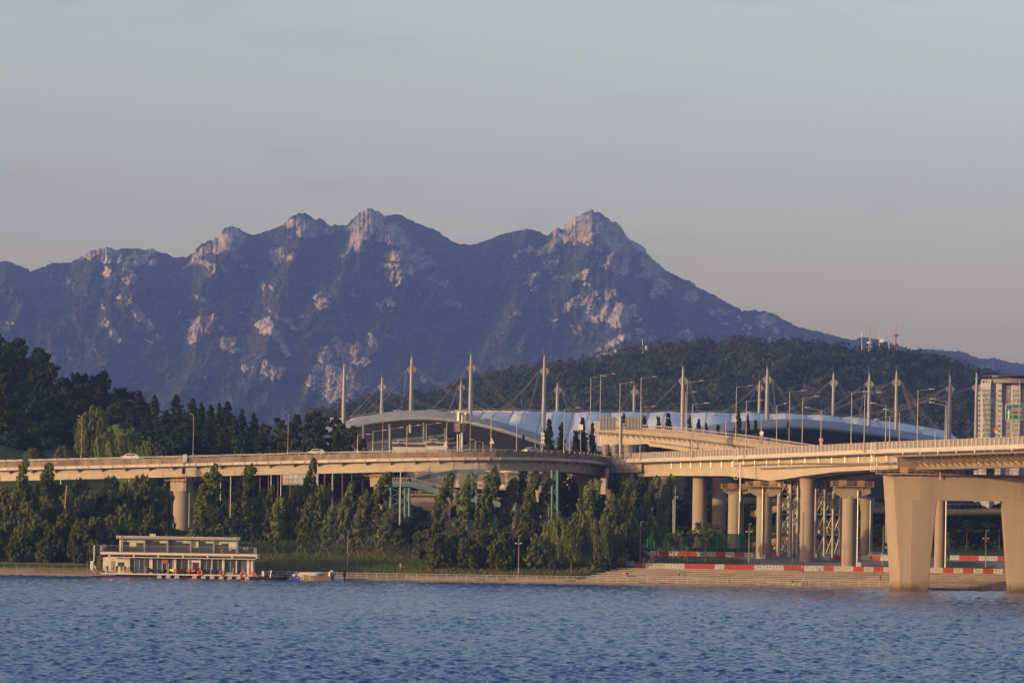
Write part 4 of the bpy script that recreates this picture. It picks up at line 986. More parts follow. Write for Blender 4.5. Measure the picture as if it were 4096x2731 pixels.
# ------------------------------------------------------------------ portal pier in the water
def weather(m, tide=True):            # tide stain at the waterline, formwork joints and rain streaks on bare concrete
    nt = m.node_tree; N = nt.nodes; L = nt.links; b = N['Principled BSDF']; src = b.inputs['Base Color'].links[0].from_socket
    g = N.new('ShaderNodeNewGeometry'); sx = N.new('ShaderNodeSeparateXYZ'); L.new(g.outputs['Position'], sx.inputs[0])
    nz = N.new('ShaderNodeTexNoise'); nz.inputs['Scale'].default_value = .6; nz.inputs['Detail'].default_value = 6; L.new(g.outputs['Position'], nz.inputs['Vector'])
    def mth(op, a, b_=None, c=None):
        n = N.new('ShaderNodeMath'); n.operation = op
        for k, v in enumerate((a, b_, c)):
            if v is None: continue
            if isinstance(v, (int, float)): n.inputs[k].default_value = v
            else: L.new(v, n.inputs[k])
        return n.outputs[0]
    z = mth('ADD', sx.outputs['Z'], mth('MULTIPLY', nz.outputs['Fac'], -2.4))
    r = N.new('ShaderNodeMapRange'); r.inputs['From Min'].default_value = -.9; r.inputs['From Max'].default_value = 1.3; r.inputs['To Min'].default_value = .95; r.inputs['To Max'].default_value = 0; L.new(z, r.inputs['Value'])
    x = N.new('ShaderNodeMix'); x.data_type = 'RGBA'; x.inputs['B'].default_value = (.085, .06, .032, 1); L.new(r.outputs['Result'], x.inputs['Factor']); L.new(src, x.inputs['A'])
    mp = N.new('ShaderNodeMapping'); mp.inputs['Scale'].default_value = (1.3, 1.3, .045); L.new(g.outputs['Position'], mp.inputs['Vector'])
    st = N.new('ShaderNodeTexNoise'); st.inputs['Scale'].default_value = 1.0; st.inputs['Detail'].default_value = 5; L.new(mp.outputs['Vector'], st.inputs['Vector'])
    r2 = N.new('ShaderNodeMapRange'); r2.inputs['From Min'].default_value = .52; r2.inputs['From Max'].default_value = .72; r2.inputs['To Max'].default_value = .16; L.new(st.outputs['Fac'], r2.inputs['Value'])
    y = N.new('ShaderNodeMix'); y.data_type = 'RGBA'; y.inputs['B'].default_value = (.13, .105, .08, 1); L.new(r2.outputs['Result'], y.inputs['Factor']); L.new(x.outputs['Result'], y.inputs['A'])
    fr = mth('FRACT', mth('DIVIDE', sx.outputs['Z'], 3.1)); ln = mth('MULTIPLY', mth('LESS_THAN', fr, .03), .16)
    w = N.new('ShaderNodeMix'); w.data_type = 'RGBA'; w.inputs['B'].default_value = (.12, .10, .08, 1); L.new(ln, w.inputs['Factor']); L.new(y.outputs['Result'], w.inputs['A'])
    L.new(w.outputs['Result'], b.inputs['Base Color'])
weather(conc_pier)
def portal():
    D0 = 919; ax = Vector((.9981, -.0622, 0)); fn = Vector((-.0622, -.9981, 0))
    o = P(3640, 2362, D0); o.z = 0
    t = at(thing('portal_pier', 'massive two-legged concrete portal pier standing in the river', 'pier', (o.x, o.y, -2)))
    k = F / D0
    cpier = mat('portal_concrete', (0.275, 0.23, 0.17), 0.9, col2=(0.235, 0.19, 0.135), scale=0.22, stretch=(1, 1, .18), spec=.1, detail=8, bump=.01, bscale=1.5); weather(cpier)
    def u_of(x, y=1999): # photo column -> metres along the pier axis (measured on its front plane)
        c = (level(x, y)[0] - HX) / F; return (c * o.y - o.x) / (ax.x - c * ax.y)
    def W(u, d, z): return o + ax * u + fn * d + Vector((0, 0, z))
    H = gz(1893, D0, 3640); hb = gz(1999, D0, 3640)
    def leg(x0t, x0b, x1t, x1b, mirror=False):
        rows = []
        for z, f in ((-2.5, -2.5 / hb), (0, 0), (hb, (hb) / hb), ):
            f = z / hb * (2058 + 0 - 0) / 2058
            a = lerp(u_of(x0b, 2360), u_of(x0t, 1893), z / hb * ((2360 - 1999) / (2360 - 1893))) 
            b = lerp(u_of(x1b, 2360), u_of(x1t), z / hb) 
            bv = 1.5
            mid = a + (b - a) * .52
            rows.append([W(a, -bv * 1.5, z), W(a + 2.05, 1.2, z), W(mid, 1.55, z), W(b - .15, 1.2, z), W(b, -bv * .2, z), W(b, -6.0, z), W(a + .8, -6.6, z), W(a, -5.4, z)])
        m = MB().loft(rows, True); n = len(m.v); m.f += [tuple(reversed(range(8))), tuple(range(n - 8, n))]
        return m
    leg(3534, 3563, 3748, 3712).build('leg', cpier, t)
    # right leg mirrors it, partly outside the picture
    uL = u_of(3534); 
    r = leg(3534, 3563, 3748, 3712); span = u_of(4008) - u_of(3748); c = (u_of(3748) + u_of(4008)) / 2
    r.v = [tuple(W(2 * c - (Vector(p) - o).dot(ax), (Vector(p) - o).dot(fn), p[2])) for p in r.v]; r.f = [tuple(reversed(f)) for f in r.f]
    r.build('leg', cpier, t)
    # cross beam
    uE = 2 * c - u_of(3534, 1893)
    aT = u_of(3534, 1893); aB = lerp(u_of(3563, 2360), u_of(3534, 1893), (2360 - 1999) / (2360 - 1893))
    rows = []
    for u0, u1, z in ((aB, 2 * c - aB, hb + .003), (aT, uE, H)):
        rows.append([W(u0, -2.25, z), W(u0 + 2.05, 1.2, z), W(lerp(u0, u1, .21), 1.55, z), W(lerp(u0, u1, .35), 1.25, z), W(lerp(u0, u1, .65), 1.25, z), W(lerp(u0, u1, .79), 1.55, z), W(u1 - 2.05, 1.2, z), W(u1, -2.25, z), W(u1, -5.4, z), W(u0, -5.4, z)])
    m = MB().loft(rows, True); n = len(m.v); m.f += [tuple(reversed(range(10))), tuple(range(n - 10, n))]
    m.build('cross_beam', cpier, t)
    # walkway with railing round the beam top
    wm = mat('walkway_steel', (.36, .25, .16), .55, metal=.2, var=.2, scale=1)
    d = MB()
    d.beam(W(aT - .6, 1.9, H - .15), W(uE + .6, 1.9, H - .15), 1.3, .14); d.beam(W(aT - .9, 1.9, H - .15), W(aT - .9, -6.5, H - .15), 1.2, .14); d.build('walkway', wm, t)
    r = MB(); nst = 26
    for i in range(nst + 1):
        u = lerp(aT - .6, uE + .6, i / nst); r.beam(W(u, 2.5, H - .15), W(u, 2.5, H + 1.05), .09, .09)
        r.beam(W(u, 1.3, H - .7), W(u, 2.5, H - .22), .14, .14)
    for z in (.45, .75, 1.05): r.beam(W(aT - .6, 2.5, H + z), W(uE + .6, 2.5, H + z), .08, .08)
    r.build('walkway_railing', wm, t)
    r = MB()
    for z in (.0, .35, .7, 1.05): r.beam(W(aT - 1.5, 2.5, H + z), W(aT - 1.5, -6.5, H + z), .09, .09); r.beam(W(aT - 1.5, 2.55, H + z), W(aT - .55, 2.55, H + z), .09, .09)
    for i in range(7): r.beam(W(aT - 1.5, lerp(2.5, -6.5, i / 6), H - .15), W(aT - 1.5, lerp(2.5, -6.5, i / 6), H + 1.05), .09, .09)
    r.build('end_railing', bright_pipe, t)
    be = mat('bearing_plinth', (.35, .2, .12), .7)
    for u in (.12, .38, .62, .88):
        q = W(lerp(aT, uE, u), -2.6, H + .65); MB().box(tuple(q), (1.6, 1.6, 1.3), math.atan2(ax.y, ax.x)).build('bearing', be, t)
    # water-stained foot band and a spout
    MB().tube(W(u_of(3758), 1.9, H + 1.3), W(u_of(3758), 1.9, H - 1.2), .13, 8).build('drain_spout', bright_pipe, t)
portal()

# ------------------------------------------------------------------ round columns and caps of the land spans
warm_pipe = bright_pipe
def column(x, w, yt, yb, D, label, cap=None, pipe=None, flare=0, group='round columns under the bridge'):
    k = F / D; X = gx(x, D); r = w / 2 / k; zb = min(gz(yb, D, x), gzf(X, D)) - .3; zt = gz(yt, D, x)
    t = at(thing('bridge_column', label, 'column', (X, D, zb), group=group))
    prof = [(r, 0), (r, zt - zb)]
    if flare: prof = [(r, 0), (r, zt - zb - 3.2), (r * flare, zt - zb)]
    MB().lathe(prof, 32, (X, D, zb)).build('shaft', conc_pier, t, smooth=True)
    if cap:
        x0, x1, y0, y1 = cap; m = MB(); za, zz = gz(y1, D, x), gz(y0, D, x)
        xa, xb = gx(x0, D), gx(x1, D)
        m.prism([(X - r * .98, D - r * .9, za), (X + r * .98, D - r * .9, za), (xb, D - r * .9, lerp(za, zz, .45)), (xb, D - r * .9, zz), (xa, D - r * .9, zz), (xa, D - r * .9, lerp(za, zz, .45))], (0, 2 * r * .9, 0))
        m.build('hammerhead_cap', conc_pier, t)
        work_platform(t, ((xa + xb) / 2, D), 0, xb - xa + 1.2, 2 * r + 1.8, zz + .02, wm_)
        be = mat('bearing_plinth', (.35, .2, .12), .7)
        for u in (.25, .75): MB().box((lerp(xa, xb, u), D, zz + .7), (1.5, 1.5, 1.4)).build('bearing', be, t)
    if pipe:
        xp = gx(pipe, D - r); MB().tube((xp, D - r - .15, zb + .6), (xp, D - r - .15, zt + (1.5 if cap else 0)), .17, 10).build('drain_pipe', bright_pipe, t, smooth=True)
        MB().box((xp + .3, D - r - .2, zb + .75), (1.1, .9, 1.0)).build('drain_box', fasc_m, t)
    return t
wm_ = mat('walkway_steel', (.36, .25, .16), .55, metal=.2, var=.2, scale=1)
column(2799, 58, 1900, 2215, 1075, 'plain round column standing behind the green court fence', None, None)
column(2943, 60, 1975, 2215, 1062, 'round column with splayed cap and bright drainpipe behind the court fence', (2895, 3010, 1955, 1976), 2958)
column(3058, 63, 1968, 2231, 998, 'leftmost front column with hammerhead cap and tree shadow at its foot', (2995, 3120, 1946, 1985), 3051)
column(3230, 58, 1910, 2234, 988, 'tallest plain front column between the two lattice towers', None, None, 1.18)
column(3398, 57, 1985, 2237, 972, 'front column with wide hammerhead cap right of the lattice tower', (3335, 3480, 1945, 1992), 3432)
column(3468, 48, 1990, 2218, 1045, 'shaded grey column with flared top beside the portal pier', None, 3482, 1.35)
column(3762, 44, 1890, 2246, 955, 'slim column seen through the portal pier opening', None, 3785)
column(4200, 50, 1890, 2246, 955, 'round column at the edge right of the portal pier', None, None)
# ------------------------------------------------------------------ steel lattice towers, upper ramp, lower ramps
tower_m = mat('tower_steel', (0.25, 0.24, 0.22), .45, metal=.35, var=.15, scale=.5)
def tower(xs, D, ys, label, depth=6.0):
    t = at(thing('lattice_tower', label, 'steel tower', (gx((xs[0] + xs[-1]) / 2, D), D, gz(ys[-1], D, xs[0])), group='steel lattice towers under the bridge'))
    zs = [gz(y, D, xs[0]) for y in ys]; zs[-1] -= 1
    Xs = [gx(x, D) for x in xs]
    for dy in (0, depth):
        for i, X in enumerate(Xs):
            MB().tube((X, D + dy, zs[-1]), (X, D + dy, zs[0]), .42 if i % 2 == 0 or len(Xs) > 3 else .5, 10).build('post', tower_m, t, smooth=True)
        for z in zs[1:-1] + [zs[-1] + 1.2]: MB().tube((Xs[0], D + dy, z), (Xs[-1], D + dy, z), .26, 8).build('cross_tube', tower_m, t)
        for a, b in zip(Xs[:-1], Xs[1:]):
            for z1, z2 in zip(zs[:-1], zs[1:]):
                MB().tube((a, D + dy, z1), (b, D + dy, z2), .16, 6).tube((b, D + dy - .15, z1), (a, D + dy - .15, z2), .16, 6).build('cross_brace', tower_m, t)
    for X in Xs:
        for z in zs[1:-1]: MB().tube((X, D, z), (X, D + depth, z), .22, 6).build('side_tube', tower_m, t)
        for z1, z2 in zip(zs[:-1], zs[1:]): MB().tube((X, D, z1), (X, D + depth, z2), .14, 6).tube((X, D + depth, z1), (X, D, z2), .14, 6).build('side_brace', tower_m, t)
tower([3121, 3163, 3192], 1012, [1905, 1974, 2056, 2137, 2215], 'tubular lattice tower left of the tallest plain column')
tower([3264, 3300, 3334, 3363], 1012, [1905, 1974, 2056, 2137, 2215], 'wider tubular lattice tower right of the tallest plain column', 8)

# upper ramp, curving down to the bridge
upx = [(2361,1687,1255),(2395,1688,1245),(2440,1690.5,1232),(2566,1698,1205),(2740,1711,1165),(2880,1727,1132),(3024,1744,1098),(3130,1760,1070),(3224,1774,1045),(3330,1792,1020)]
upath = [Vector(p) for p in cr([tuple(P(*a)) for a in upx], 120)]
uroot = at(thing('upper_ramp', 'curving cream ramp with pierced parapet descending behind the road bridge', 'ramp', (upath[40].x, upath[40].y, 8)))
def upper_ramp():
    fr = frames(upath, 1.6)
    lowconc = mat('ramp_concrete', (0.31, 0.265, 0.205), .85, col2=(.255, .215, .16), scale=.3, stretch=(1, 1, .3), rnd=.05)
    MB().loft(sweep(fr, [(.1, 0), (.3, 0), (.3, -.16), (.1, -.16)]), True).build('top_rail', pan_m, uroot)
    MB().loft(sweep(fr, [(.12, -.85), (.4, -.85), (.5, -1.15), (.05, -1.15)]), True).build('parapet_cap', lowconc, uroot)
    for i in range(0, len(fr) - 1):
        a, ta, na = fr[i]
        MB().beam(a + na * .2 + Vector((0, 0, -.1)), a + na * .35 + Vector((0, 0, -.9)), .16, .14).build('rail_post', pan_m, uroot)
        b = fr[i + 1][0]
        m = MB().box(((a.x + b.x) / 2 + na.x * .3, (a.y + b.y) / 2 + na.y * .3, (a.z + b.z) / 2 - 1.5), (1.1, .25, .62), math.atan2(ta.y, ta.x)).build('parapet_block', lowconc, uroot)
    MB().loft(sweep(fr, [(0, -1.8), (.0, -2.9), (1.0, -3.2), (8.5, -3.2), (8.5, -1.8)]), True).build('deck', lowconc, uroot)
    zz = [-6.3 - .9 * math.cos(2 * math.pi * (px_of(p) - 2400) / 330) * (1 if px_of(p) < 2560 else .3) for p, t, n_ in fr]
    rows = [[p + n_ * 1.9 + Vector((0, 0, -3.2)), p + n_ * 2.2 + Vector((0, 0, z)), p + n_ * 7 + Vector((0, 0, z)), p + n_ * 7.3 + Vector((0, 0, -3.2))] for (p, t, n_), z in zip(fr, zz)]
    m = MB().loft(rows, True); n = len(m.v); m.f += [(0, 1, 2, 3), (n - 1, n - 2, n - 3, n - 4)]; m.build('girder', girder_m, uroot)
    for a, ta, na in fr[1::3]:
        MB().prism([a + na * .1 + Vector((0, 0, -2.95)) - ta * .12, a + na * 2.0 + Vector((0, 0, -3.22)) - ta * .12, a + na * 2.0 + Vector((0, 0, -4.2)) - ta * .12], ta * .24).build('bracket', girder_m, uroot)
    pp = [p + n_ * 1.5 + Vector((0, 0, -4.1 - .02 * i)) for i, (p, t, n_) in enumerate(fr) if 2575 < px_of(p) < 2760]
    MB().path(pp, .16, 6).build('drain_pipe', pipe_m, uroot)
upper_ramp()
for i, (x, D, yb) in enumerate(((2420, 1240, 1960), (2660, 1190, 2100), (2880, 1140, 2120))):
    X = gx(x, D); c = at(thing('ramp_pier', ('left pier of the upper ramp behind the viaduct bend', 'pier of the upper ramp hidden behind the bridge girder', 'right pier of the upper ramp near the court fence')[i], 'pier', (X, D + 4, 6)))
    zt = upath[40].z - 8.5 - i * 2.0
    MB().lathe([(1.9, 0), (1.9, zt - 8), (3.0, zt - 5.5)], 24, (X, D + 4, 5)).build('shaft', conc_pier, c, smooth=True)

# rust-coloured pier heads, lower decks and girders seen under the viaduct
for i, (x0, x1, y0, y1, D, lb) in enumerate(((2293, 2402, 1880, 1995, 1135, 'wide pier head with brown railed platform under the viaduct bend'), (2172, 2286, 1955, 2120, 1150, 'orange lit pier head with railed platform below the bend'), (1620, 1850, 1975, 2060, 1150, 'low ochre pier wall behind the teal stairway'), (2040, 2075, 1945, 2040, 1140, 'narrow pier head with red bearings among the poplars'), (2425, 2448, 1955, 2100, 1150, 'ochre column flanked by poplars under the junction'))):
    X = gx((x0 + x1) / 2, D); w = gx(x1, D) - gx(x0, D); z1, z0 = gz(y0, D, (x0 + x1) / 2), gz(y1, D, (x0 + x1) / 2)
    t = at(thing('pier_head', lb, 'pier', (X, D, z0)))
    m = MB(); a, b = X - w / 2, X + w / 2
    m.prism([(X - w * .28, D, gzf(X, D) - .5), (X + w * .28, D, gzf(X, D) - .5), (X + w * .30, D, lerp(z0, z1, .35)), (b, D, lerp(z0, z1, .7)), (b, D, z1), (a, D, z1), (a, D, lerp(z0, z1, .7)), (X - w * .30, D, lerp(z0, z1, .35))], (0, 4.5, 0)).build('wall', conc_pier, t)
    if i < 4: work_platform(t, (X, D + 2.2), 0, w + 1.0, 6.2, z1 - .4)
    if i < 2:
        for u in (-.28, .28): MB().box((X + u * w, D + 2, z1 + .45), (1.4, 1.4, .9)).build('bearing', mat('red_bearing', (.42, .07, .04), .5), t)
# cream girder of a further ramp beyond the teal stairs
fg = at(thing('lower_ramp', 'cream girder of a further ramp running behind the teal stairs', 'ramp', tuple(P(1900, 1930, 1190))))
gp = [Vector(p) for p in cr([tuple(P(*a)) for a in ((1520,1858,1215),(1680,1862,1205),(1850,1868,1195),(2050,1878,1185),(2250,1886,1180),(2440,1893,1178))], 40)]
frg = frames(gp, 3.0)
m = MB().loft(sweep(frg, [(0, 1.2), (0, -1.0), (1.3, -1.1), (1.5, -5.8), (6, -5.8), (6.2, -1.1), (8, -1), (8, 1.2)]), True); n = len(m.v); m.f += [tuple(range(8)), tuple(range(n - 1, n - 9, -1))]; m.build('girder', girder_m, fg)
for a, ta, na in frg[::3]: MB().beam(a + na * 1.42 + Vector((0, 0, -1.2)), a + na * 1.5 + Vector((0, 0, -5.7)), .1, .12).build('web_seam', pipe_m, fg)
# far low ramps and their railings seen through the columns
for i, (pts, lb) in enumerate((([(3000,2045,1130),(3110,2020,1110),(3240,1985,1090),(3420,1965,1070)], 'pale lower ramp rising behind the lattice towers'), ([(2990,2170,1085),(3110,2150,1075),(3250,2120,1065),(3420,2075,1055)], 'lit pedestrian ramp with bar railing crossing behind the columns'), ([(2850,1985,1160),(3000,1990,1150),(3100,1992,1140)], 'dark lower deck edge behind the round columns'), ([(3440,2025,1110),(3560,2030,1100),(3760,2035,1090),(4100,2030,1085)], 'low road deck with a car, seen past the grey column'))):
    t = at(thing('back_ramp', lb, 'ramp', tuple(P(*pts[1]))))
    cp = [Vector(p) for p in cr([tuple(P(*a)) for a in pts], 24)]; f2 = frames(cp, 1.5)
    mm = MB().loft(sweep(f2, [(0, 0), (0, -1.1), (.5, -1.6), (4, -1.6), (4, 0)]), True); n = len(mm.v); mm.f += [tuple(range(5)), tuple(range(n - 1, n - 6, -1))]; mm.build('deck', conc_pier, t)
    r = MB()
    for a, ta, na in f2: r.beam(a + na * .1, a + na * .1 + Vector((0, 0, 1.2)), .06, .06)
    r.loft(sweep(f2, [(.05, 1.2), (.15, 1.2), (.15, 1.3), (.05, 1.3)]), True); r.build('bar_railing', rail_m, t)
    for k in (6, 16):
        if k < len(f2) - 1:
            a = f2[k][0] + f2[k][2] * 2; MB().tube((a.x, a.y, gzf(a.x, a.y) - .5), (a.x, a.y, a.z - 1.5), .5, 10).build('prop', conc_pier, t)

# ------------------------------------------------------------------ teal footbridge stairs
teal = mat('teal_paint', (0.075, 0.165, 0.17), .5, col2=(.06, .13, .135), scale=.4); wrail = mat('white_rail', (.36, .33, .31), .5)
ft = at(thing('stair_bridge', 'teal steel footbridge stairs with white bar railings under the viaduct', 'footbridge', tuple(P(1650, 2060, 1062))))
def flight(pts, D0, D1):
    P3 = [P(x, y, lerp(D0, D1, i / (len(pts) - 1))) for i, (x, y) in enumerate(pts)]
    for a, b in zip(P3[:-1], P3[1:]):
        s = MB().beam(a, b, .35, 1.0).beam(a + Vector((0, 2.2, 0)), b + Vector((0, 2.2, 0)), .35, 1.0).build('stringer', teal, ft)
        MB().beam(a + Vector((0, 1.1, .3)), b + Vector((0, 1.1, .3)), 2.0, .1).build('treads', pipe_m, ft)
        r = MB(); L = (b - a).length; n = max(2, int(L / .42))
        for dy in (0, 2.2):
            for i in range(n + 1):
                c = a.lerp(b, i / n) + Vector((0, dy, .5)); r.beam(c, c + Vector((0, 0, 1.25)), .05, .07)
            for z in (1.75, .65): r.beam(a + Vector((0, dy, z)), b + Vector((0, dy, z)), .08, .08)
        r.build('bar_railing', wrail, ft)
flight([(1570, 1938), (1640, 1938), (1735, 1963)], 1064, 1064)
flight([(1735, 1963), (1830, 1988), (1920, 2003), (2000, 2020), (2060, 2040)], 1064, 1060)
flight([(1660, 1920), (1720, 1902), (1830, 1885)], 1070, 1074)
flight([(1830, 1885), (1940, 1882)], 1074, 1074)
for x0, x1, yt, yb, D in ((1563, 1637, 1950, 2060, 1063), (1600, 1620, 1950, 2050, 1067), (1870, 1905, 1890, 1985, 1072), (2208, 2230, 1880, 2050, 1040)):
    for x in (x0, x1): MB().tube(P(x, yb + 60, D), P(x, yt, D), .32, 8).build('post', teal, ft)
    n = 3
    b = MB()
    for i in range(n):
        ya, yc = lerp(yt, yb, i / n), lerp(yt, yb, (i + 1) / n)
        b.tube(P(x0, ya, D), P(x1, yc, D), .10, 5).tube(P(x1, ya, D), P(x0, yc, D), .10, 5)
    b.build('cross_brace', teal, ft)
MB().tube(P(1867, 2120, 1058), P(1867, 2045, 1058), .35, 8).build('post', teal, ft)
lp = at(thing('stair_landing', 'teal stair landing with white bars in front of the orange pier head', 'footbridge', tuple(P(2210, 2075, 1000))))
MB().box(tuple(P(2210, 2072, 1001)), (4.2, 2.5, .8)).build('landing', teal, lp)
r = MB()
for i in range(13):
    c = P(lerp(2180, 2242, i / 12), 2068, 1000); r.beam(c, c + Vector((0, 0, 1.3)), .06, .06)
r.beam(P(2180, 2046, 1000), P(2242, 2046, 1000), .08, .08); r.build('bar_railing', wrail, lp)
MB().tube(P(2174, 2130, 1001), P(2174, 2074, 1001), .28, 8).build('post', teal, lp)
# ------------------------------------------------------------------ trees
bark_m = mat('bark', (0.085, 0.060, 0.042), .95, col2=(.05, .038, .028), scale=1.2, stretch=(1, 1, .2))
pinebark_m = mat('pine_bark', (0.16, 0.075, 0.042), .95, col2=(.09, .05, .034), scale=.8, stretch=(1, 1, .2))
L_pop = leafmat('poplar_leaves', (0.080, 0.122, 0.040), (0.150, 0.168, 0.062), .30, .45)
L_bush = leafmat('bank_leaves', (0.060, 0.094, 0.032), (0.125, 0.136, 0.050), .28, .35)
L_will = leafmat('willow_leaves', (0.095, 0.130, 0.038), (0.140, 0.158, 0.054), .30, .3)
L_dark = leafmat('dark_leaves', (0.014, 0.034, 0.013), (0.030, 0.050, 0.020), .14, .25)
L_sunlit = leafmat('sunlit_leaves', (0.034, 0.050, 0.017), (0.068, 0.066, 0.024), .18, .25)  # olive tone puts warm sunlight into the leaf colour of some hill trees
L_conf = leafmat('conifer_needles', (0.017, 0.031, 0.015), (0.036, 0.044, 0.020), .1, .4)
L_pine = leafmat('pine_needles', (0.022, 0.038, 0.015), (0.040, 0.056, 0.021), .1, .4)
def unit(a): return a / (np.linalg.norm(a, axis=-1, keepdims=True) + 1e-9)
def limbs(m, segs):
    for p, q, r1, r2 in segs: m.tube(p, q, r1, 6, r2)
def clump_mesh(name, cl, per, size, m, seed, jit=.7, aspect=1.5, down=0.0):
    """cl: rows of (x, y, z, rx, rz) leaf clumps"""
    rs = np.random.RandomState(seed); cl = np.array(cl, float); n = len(cl)
    d = unit(rs.normal(0, 1, (n, per, 3))); rad = rs.uniform(.35, 1, (n, per, 1)) ** .5
    pts = cl[:, None, :3] + d * rad * np.stack([cl[:, 3], cl[:, 3], cl[:, 4]], 1)[:, None, :]
    co, q = leaf_cloud(pts.reshape(-1, 3), d.reshape(-1, 3), size, rs, jit, aspect, down)
    return np_mesh(name, co, q, m)
def tree_proto(kind, seed):
    """returns (crown mesh, trunk mesh) of a tree of height 1 unit = metres given below; origin at the foot"""
    rs = np.random.RandomState(seed); m = MB(); cl = []
    if kind == 'poplar':               # 14 m tall, swept to the right by the wind
        H, W = 14.0, 1.75
        for i in range(95):
            f = rs.rand() ** .85; z = 2.4 + f * (H - 2.8); env = W * (math.sin(math.pi * min(.999, .12 + .80 * f)) ** .55)
            a = rs.rand() * 6.283; r = env * rs.uniform(.25, 1.0); lean = 1.5 * f ** 2.2
            cl.append((r * math.cos(a) + lean + .15, r * math.sin(a), z, rs.uniform(.32, .58), rs.uniform(.5, .95)))
        cl.append((1.5, 0, H - .3, .4, .8))
        me = clump_mesh('poplar_crown', cl, 30, .40, L_pop, seed, .6, 1.7)
        m.tube((0, 0, -.6), (.05, 0, 3.2), .17, 7, .13).tube((.05, 0, 3.2), (.6, 0, 10.5), .13, 6, .04)
        for i in range(16):
            z = 2.8 + i * .55; a = rs.rand() * 6.28; m.tube((.1, 0, z), (.1 + 1.1 * math.cos(a), 1.1 * math.sin(a), z + 1.6), .05, 4, .02)
        return me, m.mesh('poplar_trunk', mats=[bark_m])
    if kind == 'bush':                 # 7 m tall dense bank tree reaching the ground
        H, W = 7.0, 3.4
        lob = []
        for i in range(13):
            f = rs.rand(); a = rs.rand() * 6.283; r = W * (.75 - .45 * f) * rs.uniform(.5, 1); lob.append((r * math.cos(a), r * math.sin(a), 1.2 + f * (H - 2.6), rs.uniform(1.0, 1.7)))
        lob.append((0, 0, H - 1.4, 1.3))
        for lx, ly, lz, lr in lob:
            for i in range(13):
                d = unit(rs.normal(0, 1, 3)); p = np.array((lx, ly, lz)) + d * lr * rs.uniform(.7, 1)
                cl.append((p[0], p[1], max(.2, p[2]), rs.uniform(.3, .6), rs.uniform(.28, .5)))
        me = clump_mesh('bush_crown', cl, 18, .44, L_bush, seed, .65, 1.5)
        m.tube((0, 0, -.5), (.1, .1, 3), .2, 6, .1)
        for i in range(7): a = i * .9; m.tube((0, 0, .6 + .2 * i), (1.8 * math.cos(a), 1.8 * math.sin(a), 3 + .3 * i), .08, 5, .03)
        return me, m.mesh('bush_trunk', mats=[bark_m])
    if kind in ('broad', 'broad_sunny'):   # 12 m hill tree
        H, W = 12.0, 4.4
        lob = [(rs.normal(0, 1.7), rs.normal(0, 1.7), rs.uniform(5, 9.6), rs.uniform(1.6, 2.6)) for _ in range(9)] + [(0, 0, 9.2, 2.5)]
        for lx, ly, lz, lr in lob:
            for i in range(15):
                d = unit(rs.normal(0, 1, 3)); p = np.array((lx, ly, lz)) + d * lr * rs.uniform(.6, 1) * np.array((1, 1, .85))
                cl.append((*p, rs.uniform(.5, .95), rs.uniform(.4, .7)))
        for i in range(40):
            a = rs.rand() * 6.28; r = W * rs.uniform(.2, .9); cl.append((r * math.cos(a), r * math.sin(a), rs.uniform(1.2, 5.5), 1.0, .8))
        me = clump_mesh('broad_crown', cl, 24, .60, L_dark if kind == 'broad' else L_sunlit, seed, .65, 1.4)
        m.tube((0, 0, -1), (0, 0, 6), .3, 7, .16)
        for i in range(8): a = i * .8; m.tube((0, 0, 2.5 + .4 * i), (2.4 * math.cos(a), 2.4 * math.sin(a), 5.5 + .5 * i), .12, 5, .04)
        return me, m.mesh('broad_trunk', mats=[bark_m])
    if kind == 'willow':               # 11 m weeping crown of hanging strands
        H, W = 11.0, 5.6; pts = []; outs = []
        heads = []
        for i in range(46):
            a = rs.rand() * 6.283; r = W * math.sqrt(rs.rand()) * .86; z = H - .6 - 4.2 * (r / W) ** 2 + rs.normal(0, .5); heads.append((r * math.cos(a), r * math.sin(a), z))
        for hx, hy, hz in heads:
            for s in range(15):
                a = rs.rand() * 6.283; sp = rs.uniform(.25, 1.25); L = rs.uniform(2.0, min(hz - .5, 5.2)); o = np.array((math.cos(a), math.sin(a), 0))
                for j in range(11):
                    u = j / 10; p = np.array((hx, hy, hz)) + o * sp * math.sin(min(1.57, u * 2.4)) + np.array((.9 * u * u, 0, .45 * math.sin(min(3.1, u * 4)) - L * u ** 1.5)) 
                    pts.append(p + rs.normal(0, .08, 3)); outs.append(o + np.array((0, -.2, .25)))
        co, q = leaf_cloud(np.array(pts), np.array(outs), .33, rs, .5, 2.4, 2.2)
        me = np_mesh('willow_crown', co, q, L_will)
        m.tube((0, 0, -.8), (.1, 0, 4.5), .42, 8, .28)
        for i in range(9): a = i * .75; m.tube((0, 0, 3 + .2 * i), (3.2 * math.cos(a), 3.2 * math.sin(a), 7.2 + .2 * i), .16, 5, .05)
        return me, m.mesh('willow_trunk', mats=[bark_m])
    if kind == 'conifer':              # 14 m narrow cone with whorls
        H, W = 14.0, 2.7; pts = []; outs = []
        for k in range(34):
            f = k / 33; z = .8 + f * (H - 1.2); r = W * (1 - f) ** .62 * rs.uniform(.7, 1.15) + .10; nb = max(4, int(11 * (1 - f) + 4))
            for b in range(nb):
                a = rs.rand() * 6.283; rr = r * rs.uniform(.65, 1.12)
                for j in range(8):
                    u = (j + .5) / 8; p = np.array((math.cos(a) * rr * u, math.sin(a) * rr * u, z - .25 * rr * u + rs.normal(0, .10)))
                    pts.append(p + rs.normal(0, .12, 3)); outs.append((math.cos(a), math.sin(a), .5))
        co, q = leaf_cloud(np.array(pts), np.array(outs, float), .42, rs, .6, 1.6)
        me = np_mesh('conifer_crown', co, q, L_conf); m.tube((0, 0, -1), (0, 0, H - .5), .22, 6, .03)
        return me, m.mesh('conifer_trunk', mats=[bark_m])
